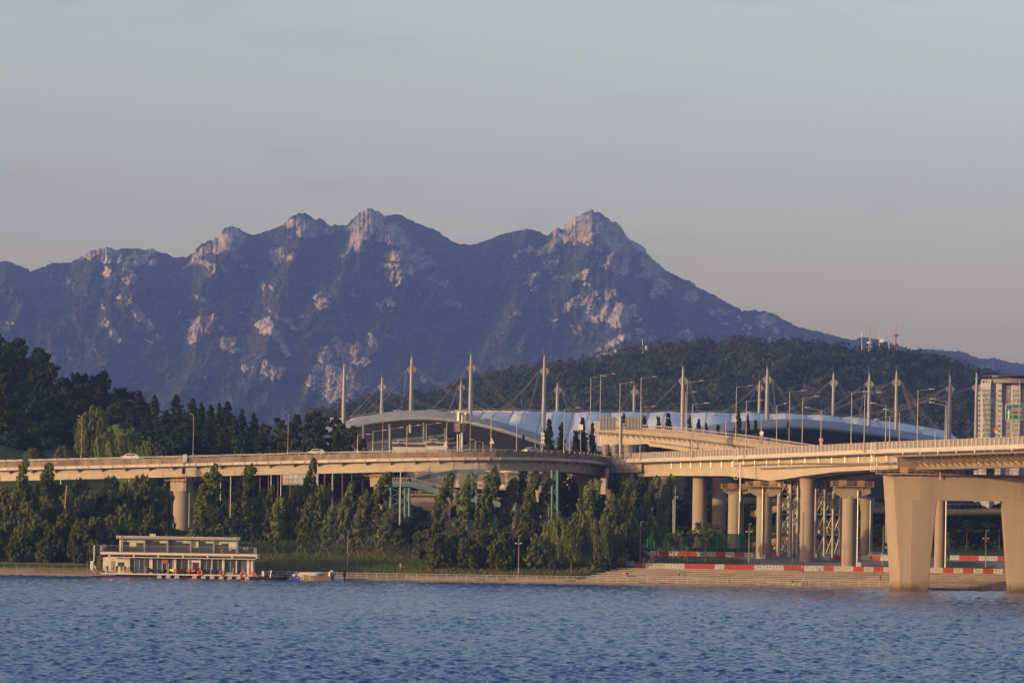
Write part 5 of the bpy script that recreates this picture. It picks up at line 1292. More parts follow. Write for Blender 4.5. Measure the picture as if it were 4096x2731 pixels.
    if kind == 'pine':                 # 20 m bare red trunk, flat cloudy head
        H = 20.0; bend = rs.normal(0, .5, 2)
        top = Vector((bend[0], bend[1], H - 2.5)); m.tube((0, 0, -1), (bend[0] * .3, bend[1] * .3, 9), .27, 8, .2).tube((bend[0] * .3, bend[1] * .3, 9), top, .2, 7, .07)
        for k in range(17):
            f = k / 16; z = 10.5 + f * 8.6; a = rs.rand() * 6.283; L = (3.4 * (1 - f) ** .6 + .7) * rs.uniform(.7, 1.15)
            c = np.array((bend[0] * (z / H), bend[1] * (z / H), z)); e = c + np.array((math.cos(a) * L, math.sin(a) * L, .5))
            m.tube(tuple(c), tuple(e), .07, 5, .03)
            for j in range(5):
                u = rs.uniform(.35, 1.05); p = c + (e - c) * u + rs.normal(0, .3, 3) * np.array((1, 1, .4)); cl.append((*p, rs.uniform(.6, 1.05), rs.uniform(.25, .42)))
        me = clump_mesh('pine_crown', cl, 34, .42, L_pine, seed, .6, 1.8)
        return me, m.mesh('pine_trunk', mats=[pinebark_m])
    if kind == 'young':                # 7 m young tree, thin branches, sparse head
        H = 7.0
        m.tube((0, 0, -.4), (0, 0, 1.8), .12, 7, .10)
        for i in range(11):
            a = i * 2.4; r = .5 + .5 * rs.rand(); e = Vector((1.7 * r * math.cos(a), 1.7 * r * math.sin(a), 4.4 + 1.8 * rs.rand())); m.tube((0, 0, 1.5 + .05 * i), e, .055, 5, .015)
            for j in range(5):
                p = Vector((0, 0, 1.6)).lerp(e, rs.uniform(.55, 1.1)); cl.append((p.x + rs.normal(0, .2), p.y + rs.normal(0, .2), p.z + rs.normal(0, .2), .36, .36))
        me = clump_mesh('young_crown', cl, 22, .26, L_will, seed, .8, 1.6)
        return me, m.mesh('young_trunk', mats=[mat('young_bark', (.20, .15, .11), .9)])
PROTO = {}
for kd, cnt in (('poplar', 5), ('bush', 5), ('broad', 4), ('broad_sunny', 3), ('willow', 3), ('conifer', 4), ('pine', 4), ('young', 3)):
    PROTO[kd] = [tree_proto(kd, 100 + 7 * i + len(kd) * 31) for i in range(cnt)]
PH = dict(poplar=14, bush=7, broad=12, broad_sunny=12, willow=11, conifer=14, pine=20, young=7)
PW = dict(poplar=3.9, bush=7.2, broad=9.0, broad_sunny=9.0, willow=11.4, conifer=5.0, pine=6.6, young=3.6)
TREES = []
def tree(name, kind, X, Y, H, W, label, group, z=None, rz=None, cat='tree', var=None, lean=0.0):
    z = gzf(X, Y) if z is None else z
    v = PROTO[kind][len(TREES) % len(PROTO[kind]) if var is None else var]
    if rz is None: rz = R.uniform(0, 6.28) if kind not in ('poplar',) else R.uniform(-.5, .5)
    t = thing(name, label, cat, (X, Y, z), 0, group)
    sxy, sz = W / PW[kind], H / PH[kind]
    c = inst('crown', v[0], t, rot=(0, lean, rz), sc=(sxy, sxy, sz)); k = inst('trunk', v[1], t, rot=(0, lean, rz), sc=(min(sxy, sz), min(sxy, sz), sz))
    TREES.append(t); return t
def tree_px(name, kind, x, yt, D, w, label, group, yb=None, **kw):
    X = gx(x, D); zg = gzf(X, D)
    if yb is not None: zg = min(zg, gz(yb, D, x))
    return tree(name, kind, X, D, max(2.0, gz(yt, D, x) - zg), w / (F / D), label, group, z=zg - .1, **kw)
def where(x):                        # a findable landmark for labels along the bank
    return ('left of the boathouse' if x < 360 else 'behind the boathouse' if x < 1020 else 'behind the moored boats' if x < 1380 else 'on the open lawn' if x < 1640 else 'before the teal stairs' if x < 2000 else 'under the viaduct bend' if x < 2440 else 'below the bridge girder')
def bn(n): return n * 1.25 if n > 20 else n + 6.0
pops = [ # x, y top, n inland, width px, front row?
 (65,1838,50,62,0),(160,1852,52,70,0),(815,1857,38,100,0),(955,1862,40,92,0),(1094,1985,26,62,1),(1213,1981,26,66,1),(1305,2020,25,56,1),(1425,2029,24,66,1),(1527,2024,24,58,1),
 (1026,1955,44,56,0),(1065,1942,50,54,0),(1120,2000,46,50,0),(1160,1943,48,58,0),(1218,1836,50,60,0),(1258,1938,47,50,0),(1290,1934,52,54,0),(1340,2010,48,50,0),(1375,1933,46,56,0),(1440,1958,44,56,0),(1492,1893,45,78,0),
 (1745,1889,40,72,0),(1830,1887,40,76,0),(1918,1866,40,82,0),(2010,1910,42,70,0),(2088,1898,40,74,0),(2145,1909,41,62,0),(2320,1911,40,86,0),(2410,1972,38,60,0),(2462,1915,42,64,0),(2495,1960,40,56,0),(2566,1902,46,74,0),(2631,1896,48,62,0)]
cnt = {}
for i, (x, yt, n, w, fr_) in enumerate(pops):
    X, D, s = bank(x, bn(n)); wh = where(x); key = (wh, fr_); cnt[key] = cnt.get(key, 0) + 1
tot = dict(cnt); cnt = {}
for i, (x, yt, n, w, fr_) in enumerate(sorted(pops)):
    X, D, s = bank(x, bn(n)); wh = where(x); key = (wh, fr_); j = cnt.get(key, 0); cnt[key] = j + 1
    lab = ('slim staked poplar in the front row %s, %s from the left' if fr_ else 'tall windswept poplar %s, %s from the left') % (wh, nth(j))
    t = tree_px('poplar_tree', 'poplar', x - 5, yt, D, w * 1.02, lab, 'windswept poplars on the bank', lean=.11 if x > 1440 else .05)
    if fr_ or 1000 < x < 1500:
        st = MB(); h = 2.9
        for a in (-.6, 1.5, 3.6): st.tube((1.7 * math.cos(a), 1.7 * math.sin(a), -.1), (0, 0, h), .045, 5)
        inst('stake', st.mesh('stake', mats=[mat('stake_wood', (.26, .20, .14), .9)]), t)
# bank bushes: the belt left of and behind the boathouse
rs = np.random.RandomState(21)
def belt(rows, name, kind, phrase, group, hw=None):
    out = []
    for x, yt, n, w in rows: out.append((x, yt, n, w))
    out.sort(); c = {}
    for x, yt, n, w in out:
        X, D, s = bank(x, bn(n)); wh = where(x); j = c.get(wh, 0); c[wh] = j + 1
        tree_px(name, kind, x, yt, D, w, '%s %s, %s from the left' % (phrase, wh, nth(j)), group, cat='bush' if 'bush' in name else 'tree')
belt([(-40,2110,10,120),(20,2080,14,120),(95,2095,9,120),(150,2060,15,130),(215,2090,9,120),(270,2050,14,130),(330,2075,8.5,125),(385,2060,13,130),(300,2130,7.5,90),(60,2140,7.5,90),(180,2150,7.5,90),(375,2150,7.8,80)], 'bank_bush', 'bush', 'dense olive bush reaching the promenade', 'dense bushes along the left bank')
belt([(455,2060,14,120),(520,2050,16,120),(590,2070,15,115),(655,2085,17,100),(770,2110,16,80),(860,2095,20,100),(500,2010,26,120),(600,2020,28,120)], 'bank_bush', 'bush', 'dark bush growing above the quay', 'dense bushes along the left bank')
belt([(-30,1985,34,130),(40,1990,32,120),(110,2000,30,120),(190,1985,34,130),(265,1975,36,130),(340,1960,40,130),(420,1950,42,130),(500,1930,46,130),(580,1925,48,130),(650,1935,50,110),(120,1940,52,120),(230,1925,55,130),(330,1905,58,130),(440,1895,60,140),(560,1890,62,140),(20,1935,54,120),(880,1990,54,110),(1000,2010,56,100)], 'thicket_tree', 'bush', 'rounded green thicket tree under the viaduct', 'thicket trees under the viaduct')
belt([(1710,2110,14,130),(1770,2125,10,120),(1835,2105,14,135),(1900,2120,9.5,125),(1960,2110,13,130),(2025,2120,9,125),(2085,2112,13,130),(2150,2130,9,110),(1740,2150,8.5,100),(1870,2150,8,100),(1990,2155,8,100),(2200,2165,8.5,90),(2440,2120,14,120),(2395,2150,10,100),(2480,2150,14,100),(2540,2130,22,110),(2420,2105,24,120),(2500,2090,30,110)], 'bank_bush', 'bush', 'thick olive bush above the promenade', 'thick bushes on the middle bank')
belt([(1570,2075,50,110),(1640,2060,52,110),(1700,2080,50,110),(1600,2110,46,90),(1680,2120,46,90),(1420,2090,60,90),(1330,2090,62,90),(1240,2090,62,80),(1150,2080,62,90),(1060,2080,62,90)], 'car_park_bush', 'bush', 'dark low tree at the car park edge', 'dark trees at the car park edge')
for i, (x, yt, n, w, lb) in enumerate(((2235,2062,12,150,'round weeping willow beside the viaduct bend, left of the tallest'), (2318,2040,13,175,'largest weeping willow on the bank below the viaduct bend'), (2395,2075,11,120,'smaller weeping willow right of the largest one'), (2290,2110,8.5,130,'low weeping willow hanging over the promenade grass'))):
    X, D, s = bank(x, bn(n)); tree_px('willow_tree', 'willow', x, yt, D, w, lb, 'weeping willows on the bank')
# reeds and tall grass on the lawn edge are part of the ground cover
def grass():
    rs = np.random.RandomState(9); n = 26000
    s = rs.uniform(20, 140, n); nn = 7.6 + rs.rand(n) ** 1.6 * 45
    X = A0[0] + UU[0] * s + NN[0] * nn; Y = A0[1] + UU[1] * s + NN[1] * nn
    ok = s < 137 - (20 - np.clip(nn, 0, 20)) * .95; X, Y, nn = X[ok], Y[ok], nn[ok]
    z = ground_z(X, Y); k = len(X); h = rs.uniform(.25, .7, k); w = rs.uniform(.05, .12, k); a = rs.rand(k) * 6.28; lx = rs.normal(.15, .15, k)
    c, s_ = np.cos(a) * w, np.sin(a) * w
    co = np.stack([np.stack([X - c, Y - s_, z - .05], 1), np.stack([X + c, Y + s_, z - .05], 1), np.stack([X + c * .3 + lx, Y, z + h], 1), np.stack([X - c * .3 + lx, Y, z + h], 1)], 1).reshape(-1, 3)
    me = np_mesh('grass', co, np.arange(k * 4).reshape(k, 4), leafmat('grass_blades', (.060, .100, .026), (.125, .122, .042), .28, .08))
    o = struct(inst('grass', me), 'stuff'); o['label'] = 'rough grass of the bank between promenade and poplars'
grass()
# the wood on the left hill, tree by tree
HT = [(-60,1300),(0,1310),(50,1335),(90,1345),(140,1350),(185,1400),(215,1445),(240,1490),(270,1520),(310,1480),(330,1463),(360,1490),(395,1465),(430,1490),(470,1530),(500,1560),(530,1575)]
wood = []
rs = np.random.RandomState(4)
for D, dy in ((1440, 0), (1400, 55), (1365, 115), (1330, 180), (1300, 250), (1275, 320), (1250, 390)):
    x = -90 + rs.uniform(0, 60)
    while x < 640:
        base = np.interp(x, [p[0] for p in HT], [p[1] for p in HT]) if x <= 530 else 1575 + (x - 530) * .9
        y = base + dy + rs.normal(0, 10)
        if y < 1800: wood.append((x, y, D + rs.uniform(-10, 10)))
        x += rs.uniform(62, 98)
wood.sort(key=lambda w: (w[2] > 1420, w[2] > 1350, w[0]))
c = {}
for x, y, D in wood:
    row = 'on the hill crest' if D > 1420 else 'halfway up the left hill' if D > 1320 else 'low on the left hill above the viaduct'
    kd = 'broad_sunny' if rs.rand() < .5 and D < 1430 else 'broad'
    key = (row, kd); j = c.get(key, 0); c[key] = j + 1
    X = gx(x, D); zt = gz(y, D, x); zg = min(gzf(X, D), zt - 9); H = max(zt - zg, 10)
    tree('hill_tree', kd, X, D, H, rs.uniform(8.0, 10.5), '%s tree %s, %s from the left' % ('sunlit olive' if kd == 'broad_sunny' else 'dark', row, nth(j)), 'trees of the left hill wood', z=zg)
for i, (x, y, w, D, lb) in enumerate(((368, 1632, 170, 1225, 'high round willow on the left hill behind the lamp post'), (470, 1700, 210, 1212, 'broad yellow-green willow just above the white car'), (590, 1770, 120, 1205, 'small willow right of the white car, just above the parapet'), (255, 1785, 110, 1215, 'low round shrub left of the white car above the parapet'), (130, 1790, 90, 1220, 'low shrub at far left above the viaduct parapet'), (400, 1690, 110, 1222, 'yellow-green willow between the two larger ones'))):
    X = gx(x, D); zt = gz(y, D, x); H = max(6, zt - gzf(X, D) + .3)
    tree('hill_willow', 'willow', X, D, H, w / F * D, lb, 'willows above the viaduct parapet', z=zt - H)
con = [(552,1562,60,1310),(612,1580,56,1300),(700,1578,62,1300),(765,1592,66,1295),(800,1610,50,1290),(838,1615,56,1285),(872,1612,62,1285),(905,1605,60,1285),(962,1634,58,1275),(1010,1650,56,1265),(930,1660,60,1262),(660,1640,60,1270),(740,1650,66,1262),(830,1680,70,1250),(585,1640,60,1280),(520,1620,60,1300),(890,1700,70,1240),(980,1700,70,1235),(1050,1690,60,1235),(780,1720,70,1225),(690,1730,70,1225)]
con.sort(key=lambda c_: (c_[3] < 1270, c_[0])); j0 = 0; j1 = 0
for x, y, w, D in con:
    bk = D >= 1270; j = j0 if bk else j1
    if bk: j0 += 1
    else: j1 += 1
    X = gx(x, D); zt = gz(y, D, x); H = max(12, zt - gzf(X, D) + .5)
    tree('conifer_tree', 'conifer', X, D, H, w / F * D * rs.uniform(1.5, 2.1), ('pointed dark conifer in the skyline row, %s from the left' if bk else 'lower conifer in front of the skyline row, %s from the left') % nth(j), 'conifers right of the hill', z=zt - H)
# fill the lower slope behind the viaduct with darker trees
fill = [(640 + 62 * i + R.uniform(-15, 15), 1735 + R.uniform(-30, 30), 1205 + R.uniform(-8, 12)) for i in range(9)] + [(620 + 70 * i, 1830 + R.uniform(-15, 15), 1190) for i in range(6)]
fill.sort()
for i, (x, y, D) in enumerate(fill):
    X = gx(x, D); zt = gz(y, D, x); H = max(9, zt - gzf(X, D) + .5); tree('slope_tree', 'broad', X, D, H, 9, 'dark leafy tree on the slope just behind the viaduct, %s from the left' % nth(i), 'dark trees behind the viaduct', z=zt - H)
pin = [(1078,1700,70,1175),(1112,1668,74,1172),(1160,1690,80,1165),(1192,1655,72,1170),(1245,1640,92,1168),(1262,1675,80,1160),(1300,1662,96,1165),(1330,1668,84,1158),(1372,1692,86,1155),(1406,1705,70,1152),(1450,1752,70,1150),(1040,1740,70,1165),(1215,1720,80,1150)]
pin.sort()
for i, (x, y, w, D) in enumerate(pin):
    X = gx(x, D); zt = gz(y, D, x); zg = max(gzf(X, D), zt - 27)
    tree('pine_tree', 'pine', X, D, zt - zg, w / F * D * 1.15, 'tall red-trunked pine behind the viaduct, %s from the left' % nth(i), 'pines behind the viaduct', z=zg)
sm = [(2090,1738,40,1120,'small conifer behind the parapet under the stadium edge'),(2192,1675,58,1130,'tall narrow conifer left of the thin camera pole'),(2243,1692,56,1130,'narrow conifer between the two lamp posts'),(2325,1668,60,1140,'big conifer left of the upper ramp end'),(2300,1720,60,1138,'broad low conifer below the sign arm'),(2365,1690,46,1150,'conifer hard against the upper ramp end'),(2490,1655,60,1275,'dark conifer between the two sign backs'),(2572,1662,60,1270,'bare-sided conifer right of the sign backs'),(2630,1665,46,1255,'spiky conifer beyond the upper ramp rail'),(2668,1652,56,1250,'full conifer beyond the ramp rail'),(2755,1665,44,1240,'slim conifer beyond the ramp left of the thick mast'),(2790,1675,52,1235,'conifer right of the thick stadium mast'),(2822,1690,40,1230,'short conifer in a pair beyond the ramp'),(2868,1698,44,1225,'conifer beside the white post behind the ramp'),(2950,1645,60,1215,'large conifer against the stadium roof'),(2985,1660,50,1215,'conifer just right of the large roof-side one'),(3018,1678,46,1210,'conifer near the dark stadium wall'),(3150,1678,44,1190,'lone conifer before the dark stadium edge')]
for x, y, w, D, lb in sm:
    X = gx(x, D); zt = gz(y, D, x); zg = gzf(X, D); tree('ramp_conifer', 'conifer', X, D, zt - zg, w / F * D * 1.9, lb, 'conifers between stadium and ramp', z=zg)
# young staked trees on the plaza and the dark pines beyond the portal
yt_ = [(2640,2040,70,70,'slender young tree with pale stems right of the last poplar'),(2755,2105,40,80,'bushy young tree on the grass island with crossed stakes'),(2827,2075,40,90,'tall sparse young tree at the middle of the grass island'),(2700,2130,48,60,'thin bare young tree at the left of the grass island'),(2480,2120,20,60,'young tree among bushes left of the first barrier')]
for x, y, n, w, lb in yt_:
    X, D, s = bank(x, bn(n)); t = tree_px('young_tree', 'young', x, y, D, w, lb, 'young staked trees')
    st = MB()
    for a in (.3, 2.4, 4.5): st.tube((1.6 * math.cos(a), 1.6 * math.sin(a), -.1), (0, 0, 2.4), .05, 5)
    inst('stake', st.mesh('stake', mats=[mat('stake_wood', (.26, .20, .14), .9)]), t)
bp = [(3560,1150,2000),(3830,1120,2005),(3890,1125,1995),(3950,1118,2010),(4010,1125,2000),(4080,1130,2000),(3800,1100,2080),(3870,1095,2090),(3940,1098,2100),(4000,1092,2080),(4060,1100,2090)]
for i, (x, D, y) in enumerate(sorted(bp)):
    X = gx(x, D); zt = gz(y, D, x); tree('park_pine', 'pine' if i % 2 else 'broad', X, D, max(9, zt - gzf(X, D)), 9, 'dark park tree beyond the portal pier, %s from the left' % nth(i), 'dark park trees beyond the portal', z=gzf(X, D))
bp = [(2600 + 75 * i + R.uniform(-20, 20), 1170 + R.uniform(-15, 25), 1985 + R.uniform(-20, 40)) for i in range(13)]
for i, (x, D, y) in enumerate(sorted(bp)):
    X = gx(x, D); zt = gz(y, D, x); tree('shade_tree', 'broad', X, D, max(9, zt - gzf(X, D)), 10, 'dark leafy tree in the shade behind the columns, %s from the left' % nth(i), 'dark trees behind the columns', z=gzf(X, D))
under = [(985 + 58 * i + R.uniform(-14, 14), 1205 + R.uniform(-12, 20), 1835 + R.uniform(-12, 25)) for i in range(12)] + [(1760 + 85 * i + R.uniform(-14, 14), 1240 + R.uniform(-8, 14), 1850 + R.uniform(-10, 20)) for i in range(9)]
for i, (x, D, y) in enumerate(sorted(under)):
    X = gx(x, D); zt = gz(y, D, x); zg = gzf(X, D); tree('grove_tree', 'broad', X, D, max(9, zt - zg), 10.5, 'dark grove tree in the gloom under the viaduct, %s from the left' % nth(i), 'dark grove under the viaduct', z=zg)
low = [(1000 + 75 * i + R.uniform(-14, 14), 1150 + R.uniform(-12, 10)) for i in range(10)]
for i, (x, D) in enumerate(sorted(low)):
    X = gx(x, D); tree('grove_shrub', 'bush', X, D, R.uniform(5, 8), 8.5, 'dark shrub at the feet of the pines, %s from the left' % nth(i), 'shrubs under the pines', cat='shrub')
foot = [(640, 150, 2100), (680, 120, 2118), (775, 130, 2105), (700, 90, 2128), (745, 80, 2130), (830, 100, 2110), (890, 110, 2095)]
for i, (x, n, y) in enumerate(foot):
    X, D, s = bank(x, n); tree_px('foot_shrub', 'bush', x, y, D, 95, 'olive shrub round the foot of the first viaduct pier, %s from the left' % nth(i), 'shrubs round the first pier', cat='shrub')
for i in range(16):
    x = 2530 + 100 * i; D = 1110 + R.uniform(-10, 15); X = gx(x, D)
    tree('shade_shrub', 'bush', X, D, R.uniform(4.5, 6.5), 8, 'dark shrub at the foot of the far trees, %s from the left' % nth(i), 'shrubs behind the columns', cat='shrub')
# ------------------------------------------------------------------ street lamps
lamp_m = mat('lamp_pole', (0.235, 0.23, 0.215), .45, metal=.4, var=.1, scale=.5)
lampd_m = mat('lamp_pole_brown', (0.20, 0.16, 0.11), .5, metal=.2, var=.1, scale=.5)
lhead_m = mat('lamp_head', (0.42, 0.40, 0.37), .35, metal=.3)
def lamp(x, yt, yb, D, tips, label, group, m=None, r=.13):
    m = m or lamp_m; b = P(x, yb, D); zt = P(x, yt, D).z
    t = at(thing('street_lamp', label, 'street lamp', tuple(b), group=group))
    MB().tube(b - Vector((0, 0, .3)), (b.x, b.y, zt), r, 8, r * .6).build('pole', m, t, smooth=True)
    MB().tube(b - Vector((0, 0, .3)), b + Vector((0, 0, 1.1)), r * 1.7, 8, r * 1.5).build('base', m, t)
    for dx, dy in tips:
        k = F / D; e = Vector((b.x + dx / k, b.y, zt - dy / k)); a = Vector((b.x, b.y, zt - .12))
        arm = MB().tube(a, e, .10, 6, .06).build('arm', m, t)
        s = 1 if dx > 0 else -1; L = min(1.25, abs(dx) / k * .32)
        h = MB(); w = .17
        h.loft([[e + Vector((-s * L * u, v * w2, zz)) for v, zz in ((-1, -.06), (1, -.06), (.7, .09), (-.7, .09))] for u, w2 in ((0, .05), (.25, w), (.8, w), (1.0, .07))], True)
        h.build('lamp_head', lhead_m, t)
for i, (x, yt, yb) in enumerate(((325, 1667, 1834), (772, 1658, 1824), (1151, 1649, 1814), (1530, 1639, 1805), (1880, 1640, 1800), (2163, 1700, 1802), (2354, 1718, 1812))):
    D = min(vpath, key=lambda p: abs(px_of(p) - x)).y + .25
    lamp(x, yt, yb + 4, D, [(-14, -4)], 'thin brown lamp post on the viaduct parapet, %s from the left' % nth(i), 'lamp posts on the viaduct', lampd_m, .10)
back = [(1430,1738,1812,1130,[(54,-3)]),(1491,1723,1812,1128,[(57,-4)]),(1559,1713,1812,1126,[(56,-5)]),(1627,1703,1812,1124,[(58,-4)]),(1704,1695,1812,1122,[(59,-5)]),(1786,1686,1812,1120,[(14,-2)]),(1881,1677,1812,1120,[(59,-4)]),(1963,1666,1812,1118,[(59,-4)]),(2066,1656,1812,1118,[(59,-4)]),(2169,1648,1812,1118,[(61,-4)]),(2255,1635,1815,1120,[(65,-6)]),(1932,1768,1812,1135,[(-55,-10)]),(2141,1736,1815,1135,[(-56,-4)]),(2278,1720,1815,1140,[(-56,-5)])]
for i, (x, yt, yb, D, tp) in enumerate(sorted(back)):
    lamp(x, yt, yb, D, tp, 'slim grey street lamp beyond the viaduct, %s from the left' % nth(i), 'street lamps beyond the viaduct')
ramp = [(2361,1508,1705,1250,[(64,-5)]),(2400,1498,1705,1240,[(62,-4)]),(2478,1533,1710,1222,[(57,-5)]),(2564,1628,1715,1205,[(61,-4)]),(2746,1527,1735,1164,[(66,-5)]),(2740,1571,1740,1172,[(45,-5)]),(2943,1547,1758,1117,[(67,-6)]),(2727,1680,1725,1180,[(-67,-8)]),(2903,1665,1745,1135,[(-58,-7)]),(3106,1620,1775,1080,[(41,-8)]),(3156,1565,1785,1064,[(66,-5)]),(3044,1655,1775,1110,[(-60,-7)])]
for i, (x, yt, yb, D, tp) in enumerate(sorted(ramp)):
    lamp(x, yt, yb, D, tp, 'grey street lamp along the upper ramp, %s from the left' % nth(i), 'street lamps along the upper ramp')
def bridge_D(x): return min(bpath, key=lambda p: abs(px_of(p) - x)).y
edge = [(2560,1510,1836,[(64,-5)]),(2768,1615,1826,[(67,-5)]),(2983,1603,1822,[(67,-5)]),(3208,1590,1814,[(67,-7)]),(3456,1575,1803,[(69,-7)])]
for i, (x, yt, yb, tp) in enumerate(edge):
    lamp(x, yt, yb, bridge_D(x) - .28, tp, 'tall grey lamp on the bridge front edge, %s from the left' % nth(i), 'lamps on the bridge front edge')
far = [(3283,1640,1785,[(-66,-10)]),(3404,1570,1780,[(64,-5)]),(3542,1622,1775,[(-62,-10)]),(3597,1650,1775,[(-67,-13)]),(3558,1663,1775,[(32,-5),(-63,15)]),(3669,1560,1770,[(66,-5)]),(3780,1620,1765,[(-65,-10)]),(3786,1605,1765,[(-68,-10)]),(3740,1722,1766,[(-57,-9)]),(4006,1605,1755,[(-60,-5)]),(4075,1515,1752,[(66,-4),(-110,-8)])]
for i, (x, yt, yb, tp) in enumerate(sorted(far)):
    lamp(x, yt, yb + 8, bridge_D(x) + 26.8, tp, 'grey street lamp on the far side of the bridge, %s from the left' % nth(i), 'lamps on the far side of the bridge')
for i, (x, yt, yb, n, lb) in enumerate(((2561, 2085, 2240, 24, 'slim brown lamp post at the left end of the barriers'), (2995, 2093, 2245, 24, 'lamp post with two floodlights left of the first front column'), (3531, 2104, 2255, 24, 'lamp post with boxes beside the portal pier'), (2074, 2140, 2290, 9, 'thin lamp post in front of the middle bushes'), (1390, 2120, 2265, 14, 'dark lamp post on the lawn behind the moored boats'), (3943, 2120, 2262, 26, 'lamp post seen through the portal pier'))):
    X, D, s = bank(x, n); lamp(x, yt, yb, D, [(10, 0)], lb, 'lamp posts on the bank', lampd_m, .10)
    if i in (1, 3, 5):
        o = [o for o in bpy.data.objects if o.get('label') == lb][0]
        for s_ in (-1, 1): 
            q = P(x + 10 * s_, yt + 32, D); MB().beam(P(x, yt + 36, D), q, .07, .07).box(tuple(q), (.5, .3, .22)).build('floodlight', lhead_m, o)
# ------------------------------------------------------------------ road signs
sg_back = mat('sign_back', (.30, .30, .30), .45, metal=.4, var=.12, scale=.5); white_m = mat('sign_white', (.62, .60, .57), .5); green_m = mat('sign_green', (.0, .16, .085), .45)
blue_m = mat('sign_blue', (.02, .05, .34), .45); brown_m = mat('sign_brown', (.10, .018, .02), .5); red_s = mat('sign_red', (.55, .035, .02), .45); yel_m = mat('sign_yellow', (.75, .36, .02), .45); blk_m = mat('sign_black', (.01, .01, .01), .5)
def text(body, c, h, m, parent, name='lettering', D=None, ext=.01, width=None):
    cu = bpy.data.curves.new(name, 'FONT'); cu.body = body; cu.size = h; cu.align_x = 'CENTER'; cu.align_y = 'CENTER'; cu.extrude = ext
    o = bpy.data.objects.new(name, cu); COL.objects.link(o); o.parent = parent
    off = Vector(parent.get('_o', (0, 0, 0))); o.location = Vector(c) - off; o.rotation_euler = (math.pi / 2, 0, 0)
    me = bpy.data.meshes.new_from_object(o); bpy.data.objects.remove(o); me.materials.clear(); me.materials.append(m)
    sc = 1.0
    if width:
        xs = [v.co.x for v in me.vertices]
        if xs: sc = width / max(1e-3, max(xs) - min(xs))
    o = inst(name, me, parent, Vector(c) - off, rot=(math.pi / 2, 0, 0), sc=(sc, 1, 1))
    return o
sd = 905
sgn = at(thing('direction_sign', 'green direction sign with blue 1, arrow and brown stadium panel over the bridge', 'road sign', tuple(P(4056, 1750, sd))))
def sp(x, y, o=0.0): q = P(x, y, sd); return Vector((q.x, q.y - o, q.z))
def panel(x0, y0, x1, y1, o, m, name, th=.06):
    a, b = sp(x0, y0), sp(x1, y1); return MB().box(((a.x + b.x) / 2, a.y - o, (a.z + b.z) / 2), (abs(b.x - a.x), th, abs(a.z - b.z))).build(name, m, sgn)
panel(4022, 1615, 4092, 1678, 0, white_m, 'sign_border'); panel(4023.4, 1616.4, 4090.6, 1676.6, .05, green_m, 'sign_board'); panel(4044, 1630, 4090, 1660, .10, white_m, 'panel_border'); panel(4045, 1631, 4089.2, 1659, .14, brown_m, 'brown_panel')
q = sp(4034.5, 1628, .12)
for m_, k_, d_ in ((white_m, 1.0, 0), (blue_m, .88, .05)): inst('route_shield', MB().lathe([(1, -.03), (1, .03)], 24).mesh('route_shield', mats=[m_]), sgn, q - Vector(sgn['_o']) - Vector((0, d_, 0)), rot=(math.pi / 2, 0, 0), sc=(.62 * k_, .46 * k_, 1))
text('1', sp(4034.5, 1628, .22), .62, white_m, sgn)
a = MB(); o_ = .13
def pp(*pts): return [sp(x, y, o_) for x, y in pts]
a.prism(pp((4031.5, 1674), (4037.5, 1674), (4037.5, 1650), (4041, 1650), (4034.5, 1639), (4028, 1650), (4031.5, 1650)), (0, .04, 0)).build('arrow', white_m, sgn)
text('월드컵경기장', sp(4067, 1641, .2), .80, white_m, sgn, width=2.2)
text('World Cup Stadium', sp(4067, 1654, .2), .40, white_m, sgn, width=2.2)
for x in (4047, 4052): MB().tube(sp(x, 1760), sp(x, 1600), .10, 8).build('post', lamp_m, sgn)
# warning triangle above a small white triangle
w = at(thing('warning_sign', 'red and yellow warning triangle with a white triangle below on a pole', 'road sign', tuple(P(3984, 1752, 912))))
def sq(x, y, o=0.0): q = P(x, y, 912); return (q.x, q.y - o, q.z)
MB().tube(sq(3984, 1760), sq(3985, 1600), .09, 8).build('pole', lamp_m, w)
MB().prism([sq(3973, 1720, .15), sq(3995, 1720, .15), sq(3984, 1699, .15)], (0, .05, 0)).build('triangle_border', red_s, w); MB().prism([sq(3976.4, 1718, .2), sq(3991.6, 1718, .2), sq(3984, 1703.5, .2)], (0, .04, 0)).build('triangle_face', yel_m, w)
m = MB()
for p_, q_ in (((3982, 1716.5), (3982, 1711)), ((3982, 1711), (3985.5, 1708.5)), ((3985.5, 1708.5), (3988, 1712.5))): m.beam(sq(*p_, .24), sq(*q_, .24), .10, .05)
m.build('curve_arrow', blk_m, w)
MB().prism([sq(3974, 1722, .15), sq(3995, 1722, .15), sq(3984.5, 1739, .15)], (0, .05, 0)).build('lower_border', red_s, w); MB().prism([sq(3976.6, 1723.3, .2), sq(3992.4, 1723.3, .2), sq(3984.5, 1736, .2)], (0, .04, 0)).build('lower_face', white_m, w)
